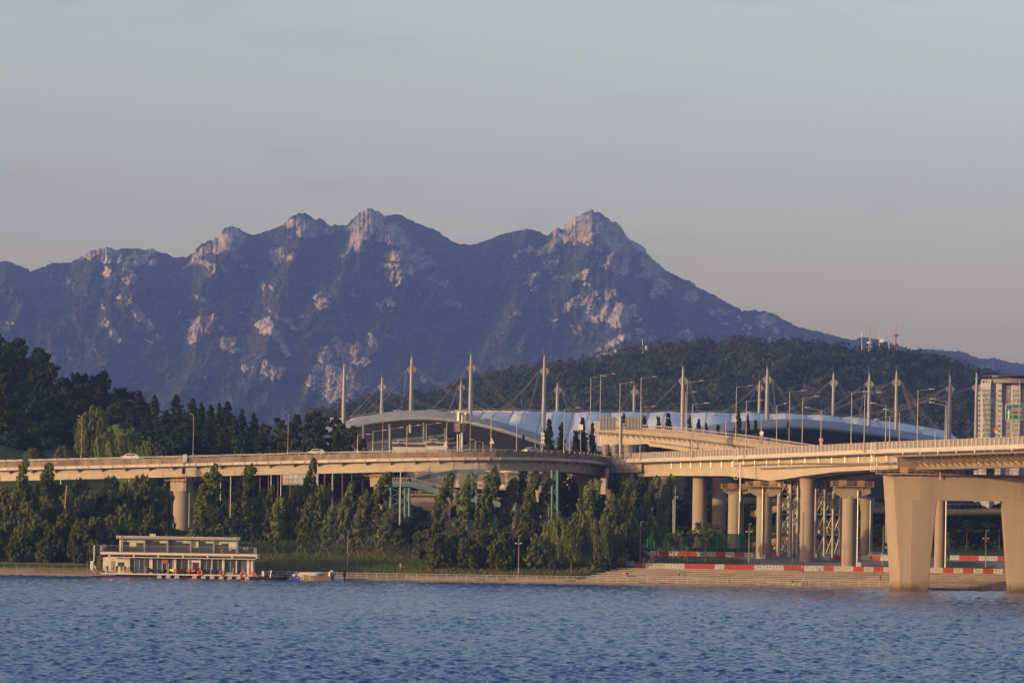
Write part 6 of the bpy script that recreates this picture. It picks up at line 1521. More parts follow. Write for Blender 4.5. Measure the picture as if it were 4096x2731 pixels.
# speed limit
w5 = at(thing('speed_sign', 'round red-rimmed 50 speed limit sign above a small red and white one', 'road sign', tuple(P(3285, 1790, 990))))
def disc(root, x, y, D, r, m, o, name):
    q = P(x, y, D); inst(name, MB().lathe([(r, -.03), (r, .03)], 24).mesh(name, mats=[m]), root, Vector((q.x, q.y - o, q.z)) - Vector(root['_o']), rot=(math.pi / 2, 0, 0)); return q
for y in (1759, 1774):
    q = disc(w5, 3284, y, 990, .52 if y < 1770 else .40, red_s, .1, 'sign_rim'); disc(w5, 3284, y, 990, .40 if y < 1770 else .30, white_m, .15, 'sign_face')
text('50', P(3284, 1759, 989.8), .50, blk_m, w5)
MB().tube(P(3284, 1795, 990), P(3284, 1752, 990), .07, 8).build('pole', lamp_m, w5)
w6 = at(thing('round_sign', 'round white sign with a box on a pole at the ramp foot', 'road sign', tuple(P(3046, 1775, 1085)))); disc(w6, 3046, 1732, 1085, .55, white_m, .1, 'sign_face'); MB().tube(P(3046, 1790, 1085), P(3046, 1725, 1085), .07, 8).box(tuple(P(3046, 1756, 1084.5)), (.8, .4, 2.0)).build('pole_box', sg_back, w6)
# two big sign boards seen from behind on one post
gb = at(thing('sign_gantry', 'two grey sign boards seen from behind on a thick post by the junction', 'sign gantry', tuple(P(2483, 1812, 1105))))
gD = 1105
MB().tube(P(2482, 1818, gD), P(2483, 1666, gD), .45, 12).build('post', lamp_m, gb, smooth=True)
for x0, x1 in ((2401, 2465), (2502, 2567)):
    a, b = P(x0, 1665, gD), P(x1, 1720, gD); bw = (b.x - a.x) / 5
    for k in range(5):
        pl = MB().box((a.x + bw * (k + .5), gD - .3, (a.z + b.z) / 2), (bw - .04, .08, a.z - b.z)).build('board_panel', sg_back, gb); pl['_o'] = gb['_o']
        MB().box((a.x + bw * k + .02, gD - .42, (a.z + b.z) / 2), (.10, .16, a.z - b.z)).build('board_rib', lhead_m, pl)
    MB().box(((a.x + b.x) / 2, gD - .46, a.z - .9), (b.x - a.x + .3, .12, .14)).box(((a.x + b.x) / 2, gD - .46, b.z + .7), (b.x - a.x + .3, .12, .14)).build('board_rail', lamp_m, gb)
MB().beam(P(2398, 1677, gD), P(2570, 1681, gD), .18, .22).beam(P(2398, 1709, gD), P(2570, 1713, gD), .18, .22).build('cross_arm', lamp_m, gb)
# triangular sign backs and small boxes beyond the viaduct
for i, (x, y, D, lb) in enumerate(((1967, 1765, 1121, 'pale triangular sign back on the lamp post under the stadium curve'), (1782, 1778, 1122, 'pale triangular sign back left of the antenna mast'), (2170, 1735, 1120, 'round and square sign backs on a pole by the thick mast'), (2323, 1708, 1125, 'small pale square sign on a thin arm'))):
    s_ = at(thing('small_sign', lb, 'road sign', tuple(P(x, y, D))))
    if i < 2: MB().prism([P(x - 10, y + 8, D - .3), P(x + 10, y + 8, D - .3), P(x, y - 14, D - .3)], (0, .05, 0)).build('triangle_plate', white_m, s_)
    elif i == 2: 
        disc(s_, x, y, D, .5, white_m, .3, 'round_plate'); MB().box(tuple(P(x, y + 16, D - .3)), (1.0, .06, .8)).box(tuple(P(x, y + 32, D - .3)), (.9, .06, .8)).build('square_plate', white_m, s_)
    else: MB().box(tuple(P(x, y, D - .2)), (1.2, .08, 1.4)).build('square_plate', white_m, s_); MB().beam(P(2270, 1708, D), P(2330, 1709, D), .08, .08).build('arm', lampd_m, s_)
    MB().tube(P(x, 1815, D), P(x, y - 4, D), .06, 6).build('pole', lamp_m, s_)
# phone mast with round panels behind the viaduct
am = at(thing('phone_mast', 'grey phone mast with perforated drum panels standing behind the viaduct', 'antenna mast', tuple(P(1848, 1815, 1125))))
aD = 1125; c = P(1850, 1815, aD)
MB().tube(c - Vector((0, 0, 4)), P(1849, 1660, aD), .3, 8).build('pole', sg_back, am)
MB().tube(P(1830, 1815, aD), P(1830, 1735, aD), .14, 6).tube(P(1840, 1815, aD), P(1840, 1735, aD), .11, 6).build('ladder', sg_back, am)
pd = mat('perforated_panel', (.13, .115, .10), .6, col2=(.03, .027, .024), scale=5.5, contrast=(.45, .55), detail=0)
for i in range(8):
    a = i / 8 * 2 * math.pi + .2; q = P(1848, 1710, aD); MB().box((q.x + 2.0 * math.cos(a), q.y + 2.0 * math.sin(a), q.z), (.12, 1.5, 2.3), a).build('drum_panel', pd, am)
    MB().box((q.x + 1.7 * math.cos(a), q.y + 1.7 * math.sin(a), q.z + 2.9), (.35, .5, 2.2), a).build('antenna_panel', sg_back, am)
# ------------------------------------------------------------------ promenade railing
def railing(x0, x1, label, m, n=.55, h=1.25, pitch=2.2, zb=.46, rails=(1.0, .55, .2)):
    a = bank(x0, n); b = bank(x1, n); L = b[2] - a[2]; t = at(thing('riverside_railing', label, 'railing', (a[0], a[1], zb)))
    k = max(2, int(L / pitch)); ang = math.atan2(UU[1], UU[0])
    for i in range(k + 1):
        p = sn(lerp(a[2], b[2], i / k), n, zb)
        MB().beam(p, p + Vector((0, 0, h)), .09, .09).build('post', m, t)
    p, q = sn(a[2], n, zb), sn(b[2], n, zb)
    for f in rails: MB().beam(p + Vector((0, 0, h * f)), q + Vector((0, 0, h * f)), .07 if f > .9 else .05, .08 if f > .9 else .05).build('rail', m, t)
rl = mat('promenade_rail', (.46, .43, .38), .45, metal=.3, var=.1, scale=1); rb_ = mat('old_rail', (.20, .16, .11), .6, var=.2, scale=1)
railing(-30, 352, 'old brown railing on the quay left of the boathouse', rb_, h=2.2, pitch=2.6)
railing(1030, 3600, 'long pale railing along the promenade before the steps', rl)
railing(3722, 4020, 'short pale railing seen between the portal pier legs', rl)
railing(4120, 4300, 'short pale railing right of the portal pier', rl)
# stone bench blocks on the promenade
bm_ = mat('bench_stone', (.26, .22, .18), .85, var=.3, scale=.6)
for i, (x0, x1) in enumerate(((1640, 1900), (1960, 2000), (2030, 2260), (2360, 2560), (2610, 2640), (2710, 2975), (3050, 3075), (3240, 3330))):
    a, b = bank(x0, 5.6), bank(x1, 5.6); c = sn((a[2] + b[2]) / 2, 5.6, .42 + .24)
    o = tag(MB().box((0, 0, 0), (b[2] - a[2], .7, .5)).build('stone_bench', bm_), 'low stone bench on the promenade behind the railing, %s from the left' % nth(i), 'bench', 'stone benches on the promenade'); o.location = c; o.rotation_euler = (0, 0, math.atan2(UU[1], UU[0]))
# ------------------------------------------------------------------ water-filled barriers
red_p = mat('barrier_red', (.36, .050, .022), .5, var=.2, scale=.8, rnd=.10); wht_p = mat('barrier_white', (.40, .375, .345), .5, var=.15, scale=.8, rnd=.08); hol_m = mat('hole_shade', (.02, .016, .014), .8)
def barrier_mesh(m):
    b = MB(); L, H = 2.16, 1.12
    xs = [-1.08, -1.0, -.98, -.80, -.74, -.58, -.50, -.12, -.06, .06, .12, .50, .58, .74, .80, .98, 1.0, 1.08]
    dep = [0, 0, 1, 1, 0, 0, 1, 1, 0, 0, 1, 1, 0, 0, 1, 1, 0, 0]
    rows = []
    for x, d in zip(xs, dep):
        g = .05 * d
        rows.append([(x, -.30, 0), (x, -.30, .18), (x, -.17 + g * .3 - .02 * (1 - d), .40), (x, -.15 + g, .95), (x, -.12, H), (x, .12, H), (x, .15 - g, .95), (x, .17, .40), (x, .30, .18), (x, .30, 0)])
    b.loft(rows, True); n = len(b.v); b.f += [tuple(range(10)), tuple(range(n - 1, n - 11, -1))]
    return b.mesh('barrier_body', mats=[m])
BM = {'r': barrier_mesh(red_p), 'w': barrier_mesh(wht_p)}
hole_disc = MB().tube((0, .015, 0), (0, -.02, 0), .10, 12).mesh('hole_shade', mats=[hol_m]); hrim = {k: MB().torus((0, 0, 0), .13, .035, (0, -1, 0), 12, 5).mesh('hole_rim', mats=[m]) for k, m in (('r', red_p), ('w', wht_p))}  # near-black disc painted in place of the shade inside a hole
BI = [0]
def barrier(col, p, ang, label, group):
    t = thing('traffic_barrier', label, 'barrier', p, ang, group)
    o = inst('body', BM[col], t)
    for x in (-.31, .31): inst('hole_rim', hrim[col], t, (x, -.155, .66)); inst('hole_disc', hole_disc, t, (x, -.150, .66))
    return t
seq = 'rwwwwrrrwrrrwwwrrwwrwwrwrwrw' + 'rwwrwrwrwrwrw'
ang0 = math.atan2(UU[1], UU[0]); sA = bank(2542, 21.6)[2]; lab_i = {'r': 0, 'w': 0}; pr = ''
pitch_b = 2.215
for i, c in enumerate(seq):
    s_ = sA + pitch_b * (i + .5); X = sn(s_, 21.6); 
    if X.x > 118: break
    x = px_of(X)
    if 3575 < x < 3700: pass
    j = lab_i[c]; lab_i[c] += 1
    barrier(c, sn(s_, 21.6 + R.uniform(-.04, .04), gzf(X.x, X.y) + .01), ang0 + R.uniform(-.02, .02), '%s %s plastic barrier from the left in the front row above the steps' % (nth(j), 'red' if c == 'r' else 'white'), 'barriers in the front row')
X, D, s_ = bank(2520, 23); barrier('w', sn(s_, 24.5, gzf(X, D)), ang0 - .25, 'single white barrier set apart at the left end of the front row', 'barriers in the front row')
def brow_(pts, seq, where_, group):
    c = {'r': 0, 'w': 0}
    (x0, n0), (x1, n1) = pts; a, b = bank(x0, n0), bank(x1, n1); A, B = Vector((a[0], a[1], 0)), Vector((b[0], b[1], 0)); d = B - A; an = math.atan2(d.y, d.x); k = int(d.length / 2.2)
    for i in range(k):
        q = A.lerp(B, (i + .5) / k); ch = seq[i % len(seq)]; j = c[ch]; c[ch] += 1
        barrier(ch, (q.x, q.y, gzf(q.x, q.y)), an, '%s %s barrier from the left %s' % (nth(j), 'red' if ch == 'r' else 'white', where_), group)
brow_(((2600, 72), (3015, 70)), 'wrwrrwwrwrwr', 'in the back row by the green court', 'barriers by the green court')
brow_(((2545, 26), (2625, 52)), 'rwrwr', 'in the slanting row left of the grass island', 'barriers left of the island')
brow_(((3070, 82), (3270, 80)), 'rwrww', 'between the first front columns', 'barriers between the columns')
brow_(((3275, 62), (3380, 62)), 'wrrw', 'by the parked bicycles', 'barriers between the columns')
brow_(((3445, 66), (3560, 64)), 'wrwr', 'right of the grey column', 'barriers between the columns')
brow_(((3480, 80), (3580, 80)), 'rwr', 'far behind the grey column', 'barriers between the columns')
brow_(((3800, 74), (4030, 72)), 'wrrwwr', 'beyond the portal opening', 'barriers beyond the portal')
# ------------------------------------------------------------------ green court fence
net = bpy.data.materials.new('court_net'); net.use_nodes = True; N = net.node_tree.nodes; Lk = net.node_tree.links; N.remove(N['Principled BSDF'])
d_ = N.new('ShaderNodeBsdfDiffuse'); d_.inputs['Color'].default_value = (.010, .085, .045, 1); tr = N.new('ShaderNodeBsdfTransparent'); mx = N.new('ShaderNodeMixShader'); mx.inputs[0].default_value = .55
Lk.new(tr.outputs[0], mx.inputs[1]); Lk.new(d_.outputs[0], mx.inputs[2]); Lk.new(mx.outputs[0], N['Material Output'].inputs['Surface'])
gpost = mat('court_post', (.03, .14, .07), .5); gcan = mat('court_canvas', (.006, .05, .032), .8, var=.2, scale=.3)
cf = at(thing('court_fence', 'tall green netting fence of a sports court behind the young trees', 'fence', tuple(P(2780, 2205, 1026))))
cD = 1026; fx = np.linspace(2565, 3012, 17); gz0 = gzf(gx(2780, cD), cD)
for i, x in enumerate(fx):
    X = gx(x, cD); zt = gz(2132, cD, 2780)
    MB().tube((X, cD, gz0 - .3), (X, cD, zt), .07, 6).build('post', gpost, cf)
    if i < len(fx) - 1:
        X2 = gx(fx[i + 1], cD)
        MB().box(((X + X2) / 2, cD + .1, (zt + gz0 + 1.5) / 2), (X2 - X - .05, .02, zt - gz0 - 1.5)).build('net', net, cf)
        MB().box(((X + X2) / 2, cD + .12, gz0 + .75), (X2 - X - .03, .03, 1.5)).build('canvas', gcan, cf)
MB().beam((gx(fx[0], cD), cD, gz(2132, cD, 2780)), (gx(fx[-1], cD), cD, gz(2132, cD, 2780)), .08, .08).build('top_rail', gpost, cf)
# ------------------------------------------------------------------ boathouse
wall_w = mat('boathouse_white', (.60, .55, .48), .75, col2=(.47, .42, .365), scale=.5, detail=7); roof_g = mat('boathouse_roof', (.30, .275, .25), .6, var=.15, scale=.5); trim_w = mat('boathouse_trim', (.54, .50, .44), .6, var=.1, scale=.7)
glass_d = mat('boathouse_glass', (.035, .045, .048), .08, spec=.7); glass_t = mat('boathouse_glass_teal', (.055, .085, .09), .1, spec=.7); blind_m = mat('roller_blind', (.44, .48, .38), .8, rnd=.05); bal_m = mat('balcony_bar', (.16, .15, .145), .5, metal=.3); interior = mat('boathouse_interior', (.10, .085, .065), .8, var=.4, scale=.6); wood_p = mat('post_wood', (.34, .25, .16), .8, var=.2, scale=1)
pontoon_b = mat('pontoon_blue', (.018, .022, .085), .6, var=.2, scale=1); float_w = mat('float_white', (.34, .32, .28), .5); orange_m = mat('lifebuoy_orange', (.62, .09, .02), .5); door_b = mat('brown_door', (.06, .025, .018), .6)
bD = 934.0                                  # its front wall stands this far from the camera
bh = at(thing('boathouse', 'two-storey white boathouse floating at the quay with glass front', 'building', tuple(P(715, 2296, bD))))
def bp_(x, y, o=0.0): q = P(x, y, bD); return Vector((q.x, q.y + o, q.z))
bang = 0.0
# level lines of the house: photo rows are read at its middle column
XM = 715
def bx(x): return gx(x, bD, 2230)
def bz(y): return gz(y, bD, XM)
def bbox(name, x0, x1, y0, y1, o0, o1, m, parent=None):
    a, b = bx(x0), bx(x1); z0, z1 = bz(y1), bz(y0)
    return MB().box(((a + b) / 2, bD + (o0 + o1) / 2, (z0 + z1) / 2), (b - a, o1 - o0, z1 - z0)).build(name, m, parent or bh)
bbox('back_wall', 412, 1010, 2234, 2296, 7.0, 7.2, interior); bbox('floor_slab', 405, 1030, 2294, 2299, -1.6, 7.3, trim_w)
bbox('left_wall', 412, 520, 2232, 2294, 0, 7, wall_w)
bbox('right_wall', 1003, 1012, 2234, 2294, 0, 7, wall_w)
for x, w in ((604, 12), (700, 10), (755, 6), (800, 6), (848, 4), (893, 10), (946, 5), (993, 10)): bbox('column', x - w / 2, x + w / 2, 2234, 2294, -.05, .35, wall_w)
cols = [520, 538, 558, 577, 598, 611, 630, 648, 667, 690, 705, 728, 752, 803, 826, 846, 872, 888, 898, 922, 944, 968, 988]
for i, (a, b) in enumerate(zip(cols[:-1], cols[1:])):
    if (a, b) == (752, 803): continue
    w_ = bbox('window', a, b, 2236, 2293, .5, .54, (glass_t if i % 4 == 1 else glass_d)); w_['_o'] = bh['_o']
    bbox('mullion', a - .6, a + .6, 2236, 2293, .40, .5, wall_w, w_)
bbox('lintel_panel', 752, 803, 2236, 2248, .2, .45, wall_w); bbox('door', 754, 800, 2248, 2293, .35, .45, door_b); bbox('door_notice', 757, 770, 2251, 2275, .28, .34, white_m)
bbox('orange_banner', 650, 672, 2236, 2252, .3, .36, mat('banner_orange', (.40, .10, .02), .6)); bbox('door_frame', 648, 650, 2253, 2293, .3, .4, wall_w); bbox('door_frame', 672, 674, 2253, 2293, .3, .4, wall_w)
bbox('wall_hatch', 444, 458, 2247, 2284, -.08, .0, mat('hatch_tan', (.27, .21, .14), .6)); bbox('wall_window', 472, 497, 2251, 2268, -.06, 0, glass_d)
# first-floor slab, its beams and awning rail
bbox('balcony_slab', 404, 1030, 2211, 2219, -1.9, 7.4, trim_w); bbox('slab_soffit', 408, 1028, 2219.2, 2222, -1.6, 7.3, roof_g); bbox('awning_rail', 432, 1024, 2229, 2232, -1.5, -1.2, trim_w)
for x in range(440, 1030, 98): bbox('slab_beam', x - 3, x + 3, 2219.1, 2228, -1.7, 7, trim_w)
# upper storey with blinds
bbox('upper_back_wall', 476, 943, 2160, 2211, 5.5, 5.7, interior); bbox('upper_side_wall', 474, 480, 2158, 2211, 1.6, 5.6, wall_w); bbox('upper_side_wall', 941, 946, 2158, 2211, 1.6, 5.6, wall_w)
for x in (485, 575, 667, 760, 852, 944): bbox('upper_column', x - 3, x + 3, 2156, 2211, 1.3, 1.6, roof_g)
bl = [(487, 514, 13), (514, 542, 32), (542, 571, 16), (579, 607, 5), (607, 634, 7), (634, 663, 15), (671, 700, 4), (700, 727, 9), (727, 756, 14), (764, 791, 32), (791, 818, 6), (818, 848, 13), (856, 883, 19), (883, 911, 13), (911, 941, 34)]
for a, b, h in bl:
    w_ = bbox('upper_window', a + .4, b - .4, 2157, 2211, 2.0, 2.04, glass_d); w_['_o'] = bh['_o']; bbox('blind', a + .6, b - .6, 2157, 2157 + h, 1.9, 1.96, blind_m, w_)
bbox('roof', 463, 956, 2147, 2156, .2, 6.2, roof_g); bbox('roof_edge', 462, 957, 2145.5, 2147, .1, 6.3, trim_w); bbox('roof_lip', 464, 955, 2156.2, 2157.5, .6, 6.0, trim_w)
for x in (480, 940): bbox('roof_floodlight', x - 2, x + 2, 2146, 2150, -.15, .08, mat('lamp_glass', (.7, .6, .45), .2))
ac = bbox('air_conditioner', 594, 617, 2136, 2145.6, 2.0, 3.0, wall_w); ac['_o'] = bh['_o']
q = Vector((bx(603), bD + 1.97, bz(2141))); MB().torus(tuple(q), .30, .05, (0, -1, 0), 14, 5).build('fan_ring', roof_g, ac)
# balcony railing bar by bar
for side in (0,):
    n = 96
    for i in range(n + 1):
        x = lerp(404, 1028, i / n); X = bx(x); MB().box((X, bD - 1.8, (bz(2211) + bz(2184)) / 2), (.05, .05, bz(2184) - bz(2211))).build('baluster', bal_m, bh)
bbox('handrail', 403, 1029, 2183, 2185, -1.86, -1.74, bal_m); bbox('bottom_rail', 403, 1029, 2208, 2209.5, -1.84, -1.76, bal_m)
for x in (408, 1022): bbox('rail_panel', x - 6, x + 6, 2184, 2211, -1.7, -1.66, roof_g)
# outside stair at the left end
st_ = MB()
for i in range(13): st_.box((bx(384 + i * 1.6), bD + .6 + .0 * i, bz(2290 - i * 6.1)), (1.0, 1.2, .12))
st_.build('stair_treads', bal_m, bh); bbox('stair_post', 374, 378, 2183, 2292, -.2, .1, trim_w); bbox('stair_rail', 374, 404, 2183, 2185, -.2, -.1, bal_m); bbox('meter_box', 362, 374, 2248, 2284, -.6, .2, wall_w)
for i in range(7): bbox('stair_baluster', 379 + i * 3.6, 379.6 + i * 3.6, 2185, 2212, -.2, -.14, bal_m)
# floating pontoon with fender floats, posts and lifebuoys
po = at(thing('pontoon', 'dark blue floating pontoon under the boathouse front', 'pontoon', tuple(P(700, 2302, bD - 2))))
for i in range(40):
    a, b = bx(372 + i * 16.6), bx(372 + (i + 1) * 16.6); MB().box(((a + b) / 2, bD - 2.4, .14), (b - a - .04, 1.9, .42)).build('float_cube', pontoon_b, po)
FX = [645, 680, 715, 785, 820, 855, 891, 925, 960, 994]
for i, x in enumerate(FX):
    t = at(thing('fender_float', 'white fender float along the pontoon, %s from the left' % nth(i), 'float', (bx(x), bD - 3.6, 0), group='fender floats on the pontoon'))
    inst('shell', MB().lathe([(.05, -.55), (.22, -.45), (.24, 0), (.22, .45), (.05, .55)], 10).mesh('shell', True, [float_w]), t, (0, 0, .18), rot=(0, math.pi / 2, 0))
    inst('upper_shell', MB().lathe([(.05, -.5), (.18, -.4), (.2, 0), (.18, .4), (.05, .5)], 10).mesh('upper_shell', True, [float_w]), t, (0, .1, .48), rot=(0, math.pi / 2, 0))
for i, x in enumerate((387, 424, 461, 500, 585, 674, 803, 845, 891, 935, 975, 1016)):
    tag(MB().box((bx(x), bD - 1.5, bz(2282)), (.16, .16, 1.7)).build('mooring_post', wood_p), 'wooden mooring post on the boathouse deck edge, %s from the left' % nth(i), 'post', 'mooring posts on the deck edge')
for i, (x, y, r) in enumerate(((803, 2288, .50), (891, 2288, .44), (975, 2293, .58), (1016, 2290, .46))):
    t = at(thing('lifebuoy', 'orange lifebuoy hung on a deck post, %s from the left' % nth(i), 'lifebuoy', (bx(x), bD - 1.72, bz(y)), group='lifebuoys on the deck posts'))
    MB().torus((bx(x), bD - 1.75, bz(y)), r, .12, (0, -1, 0), 18, 8).build('ring', orange_m, t, smooth=True)
    for a in (.8, 2.4, 3.9, 5.5): MB().torus((bx(x) + r * math.cos(a), bD - 1.75, bz(y) + r * math.sin(a)), .135, .03, (math.sin(a), 0, -math.cos(a)) if abs(math.sin(a)) > .01 else (0, 0, 1), 8, 4).build('band', white_m, t)
# life vests and gear heaped along the deck
gear = [(690, 2280, (.55, .75, .03), 'yellow-green life vest hung by the orange banner'), (712, 2281, (.55, .08, .02), 'first orange life vest heap by the white column'), (758, 2283, (.55, .08, .02), 'orange life vest heap before the brown door'), (775, 2285, (.52, .09, .02), 'orange vest heap at the brown door edge'), (600, 2283, (.02, .02, .025), 'black covered jet ski on the deck'), (660, 2281, (.04, .015, .012), 'dark red covered gear by the banner'), (735, 2284, (.012, .012, .014), 'black vest heap between the orange ones'), (790, 2282, (.012, .012, .014), 'black vest heap beside the first lifebuoy'), (830, 2286, (.02, .03, .03), 'dark gear heap right of the first lifebuoy'), (860, 2286, (.02, .025, .03), 'dark grey gear heap before the dark windows')]
for i, (x, y, c, lb) in enumerate(gear):
    rs_ = np.random.RandomState(i); t = at(thing('gear_heap', lb, 'gear', (bx(x), bD - .9, bz(2294)), group='gear heaps on the boathouse deck'))
    for k in range(4):
        r = rs_.uniform(.25, .45); MB().lathe([(.05, 0), (r, r * .4), (r * .9, r * 1.2), (.1, r * 1.7)], 9, (bx(x) + rs_.normal(0, .28), bD - .9 + rs_.normal(0, .15), bz(2294) + .1 + rs_.uniform(0, .5))).build('bundle', mat('gear_%d' % i, c, .7), t, smooth=True)
for i, (x0, x1, y0, y1, c, lb) in enumerate(((503, 532, 2286, 2295, (.32, .25, .17), 'pale wooden crate on the deck below the glass'), (894, 936, 2285, 2296, (.30, .29, .26), 'slatted pale bench on the deck right end'), (410, 424, 2284, 2294, (.05, .055, .05), 'dark tarpaulin heap by the left wall'), (816, 845, 2299, 2305, (.03, .06, .20), 'blue floating mat at the pontoon edge'))):
    a, b = bx(x0), bx(x1); z0, z1 = bz(y1), bz(y0); t = at(thing('deck_item', lb, 'crate' if i == 0 else 'bench' if i == 1 else 'gear', ((a + b) / 2, bD - 1.2, z0)))
    nsl = 6 if i < 2 else 1
    for k in range(nsl): 
        w = (b - a) / nsl; MB().box((a + w * (k + .5), bD - 1.2 - (1.2 if i == 3 else 0), (z0 + z1) / 2), (w - .04, .7, z1 - z0)).build('slat' if nsl > 1 else 'cover', mat('deckitem_%d' % i, c, .8, var=.2, scale=1), t)
gw = at(thing('gangway', 'grey railed gangway from the boathouse to the quay', 'gangway', tuple(P(1045, 2300, 937))))
MB().beam(P(1008, 2297, 936), P(1085, 2300, 942), 1.4, .15).build('walkway', trim_w, gw)
for i in range(22): q = P(1010 + i * 3.4, 2298, 936 + i * .25); MB().beam(q, q + Vector((0, 0, 1.25)), .05, .05).build('baluster', bal_m, gw)
MB().beam(P(1010, 2275, 936), P(1083, 2276, 941.5), .07, .07).build('handrail', bal_m, gw)
# ------------------------------------------------------------------ boats
hull_dark = mat('hull_dark', (.03, .028, .026), .4); hull_gold = mat('hull_aluminium', (.30, .23, .14), .35, metal=.5, var=.1, scale=1); hull_white = mat('hull_white', (.60, .57, .54), .35, var=.06, scale=1); engine_m = mat('outboard_black', (.012, .013, .018), .3)
def hull(name, label, x0, x1, yw, D, h, m, bow='left', beam=1.1, rake=.8):
    a, b = P(x0, yw, D), P(x1, yw, D); L = b.x - a.x; s = 1 if bow == 'left' else -1
    t = at(thing(name, label, 'boat', ((a.x + b.x) / 2, D, 0), group='boats moored at the pontoon'))
    rows = []; xs = np.linspace(0, 1, 15)
    for u in xs:                          # u = 0 at the bow
        w = beam * (1 - (1 - min(1, u / .45)) ** 2.2) ** .8 + .02; k = .05 + .0 * u; sh = h * (1 + .30 * (1 - u) ** 2)
        X = (a.x if s > 0 else b.x) + s * (u * L - rake * 0)
        off = -s * rake * (1 - u) ** 3
        rows.append([Vector((X - off * .0, D - w * .15, -.35 + .3 * (1 - u) ** 3)), Vector((X, D - w * .75, -.1 + .3 * (1 - u) ** 3)), Vector((X + off, D - w, sh)), Vector((X + off, D - w * .86, sh)), Vector((X, D - w * .6, .15)), Vector((X, D + w * .6, .15)), Vector((X + off, D + w * .86, sh)), Vector((X + off, D + w, sh)), Vector((X, D + w * .75, -.1 + .3 * (1 - u) ** 3)), Vector((X, D + w * .15, -.35 + .3 * (1 - u) ** 3))])
    mb = MB().loft(rows, True); n = len(mb.v); mb.f += [tuple(range(10)), tuple(range(n - 1, n - 11, -1))]
    mb.build('hull', m, t)
    return t, a, b
def outboard(t, p, sc=1.0, s=1):
    MB().loft([[p + Vector((dx * sc, dy * sc, z * sc)) for dx, dy in ((-.28 * w, -.25 * w), (.28 * w, -.25 * w), (.28 * w, .25 * w), (-.28 * w, .25 * w))] for z, w in ((.25, .8), (.4, 1.1), (.95, 1.2), (1.2, .9), (1.28, .5))], True).build('engine_cowl', engine_m, t, smooth=True)
    MB().beam(p + Vector((0, 0, .3)), p + Vector((0, 0, -.6)), .2, .26).build('engine_leg', engine_m, t)
t, a, b = hull('motor_boat', 'gold-coloured aluminium motor boat with black outboard, nearest the viewer', 1224, 1325, 2322, 924, 1.05, hull_gold, 'left', 1.15)
MB().prism([P(1270, 2303, 923.4), P(1292, 2303, 923.4), P(1290, 2293, 923.6), P(1280, 2293, 923.6)], (0, 1.4, 0)).build('windscreen', glass_d, t)
outboard(t, Vector((b.x + .3, 924, .45)), .8)
t, a, b = hull('speed_boat', 'white speed boat with big black outboard behind the gold boat', 1240, 1372, 2318, 928, .95, hull_white, 'left', 1.2)
MB().prism([P(1262, 2301, 927.2), P(1294, 2301, 927.2), P(1300, 2291, 927.4), P(1276, 2292, 927.4)], (0, 1.6, 0)).build('windscreen', mat('windscreen_glass', (.10, .12, .13), .1, spec=.7), t)
outboard(t, Vector((b.x + .35, 928, .65)), 1.25)
for dx in (0, 6): MB().tube(P(1313 + dx, 2308, 927), P(1318 + dx * .3, 2286, 927), .05, 6).build('arch_tube', lhead_m, t)
MB().lathe([(.1, 0), (.42, .1), (.42, .25), (.1, .35)], 12, tuple(P(1329, 2286, 927.5))).build('radar_dome', white_m, t, smooth=True)
t, a, b = hull('cruiser_boat', 'long white boat with covered foredeck moored at the blue pontoon', 1186, 1292, 2312, 932, 1.45, hull_white, 'right', 1.3, .3)
MB().box(tuple(P(1240, 2292, 932)), (4.6, 1.9, .35)).build('deck_cover', mat('cover_white', (.46, .44, .43), .7), t)
t, a, b = hull('launch_boat', 'low dark launch with raised console beside the boathouse', 1003, 1145, 2319, 929, .55, hull_dark, 'right', 1.2)
MB().prism([P(1035, 2311, 928.5), P(1075, 2311, 928.5), P(1062, 2288, 928.8), P(1048, 2288, 928.8)], (0, 1.1, 0)).build('console', mat('console_black', (.02, .02, .02), .5), t)
for x0, y0, x1, y1 in ((1024, 2308, 1075, 2288), (1050, 2310, 1082, 2280), (1080, 2308, 1086, 2280)): MB().tube(P(x0, y0, 928.6), P(x1, y1, 928.6), .05, 6).build('frame_tube', lhead_m, t)
MB().box(tuple(P(1052, 2293, 928.2)), (.5, .5, 1.1)).build('seat', hull_white, t); outboard(t, Vector((P(1143, 2310, 929).x, 929, .35)), .8)
bp2 = at(thing('blue_pontoon', 'bright blue pontoon with pale markings between the boats', 'pontoon', tuple(P(1210, 2316, 926))))
for i in range(12): q = P(1166 + i * 13, 2313, 926.5); MB().box((q.x, 927, .3), (.68, 1.4, .55)).build('float_cube', mat('pontoon_bright', (.03, .05, .30), .5), bp2)
for i in range(5): q = P(1204 + i * 9, 2314, 925.9); MB().box((q.x, 926.27, .35), (.25, .03, .3)).build('marking', white_m, bp2)
hp = tag(MB().lathe([(.2, 0), (.6, .3), (.55, .7), (.15, .9)], 10, tuple(P(1180, 2308, 927))).build('white_bundle', float_w, smooth=True), 'white sail bundle lying on the left of the blue pontoon', 'bundle')
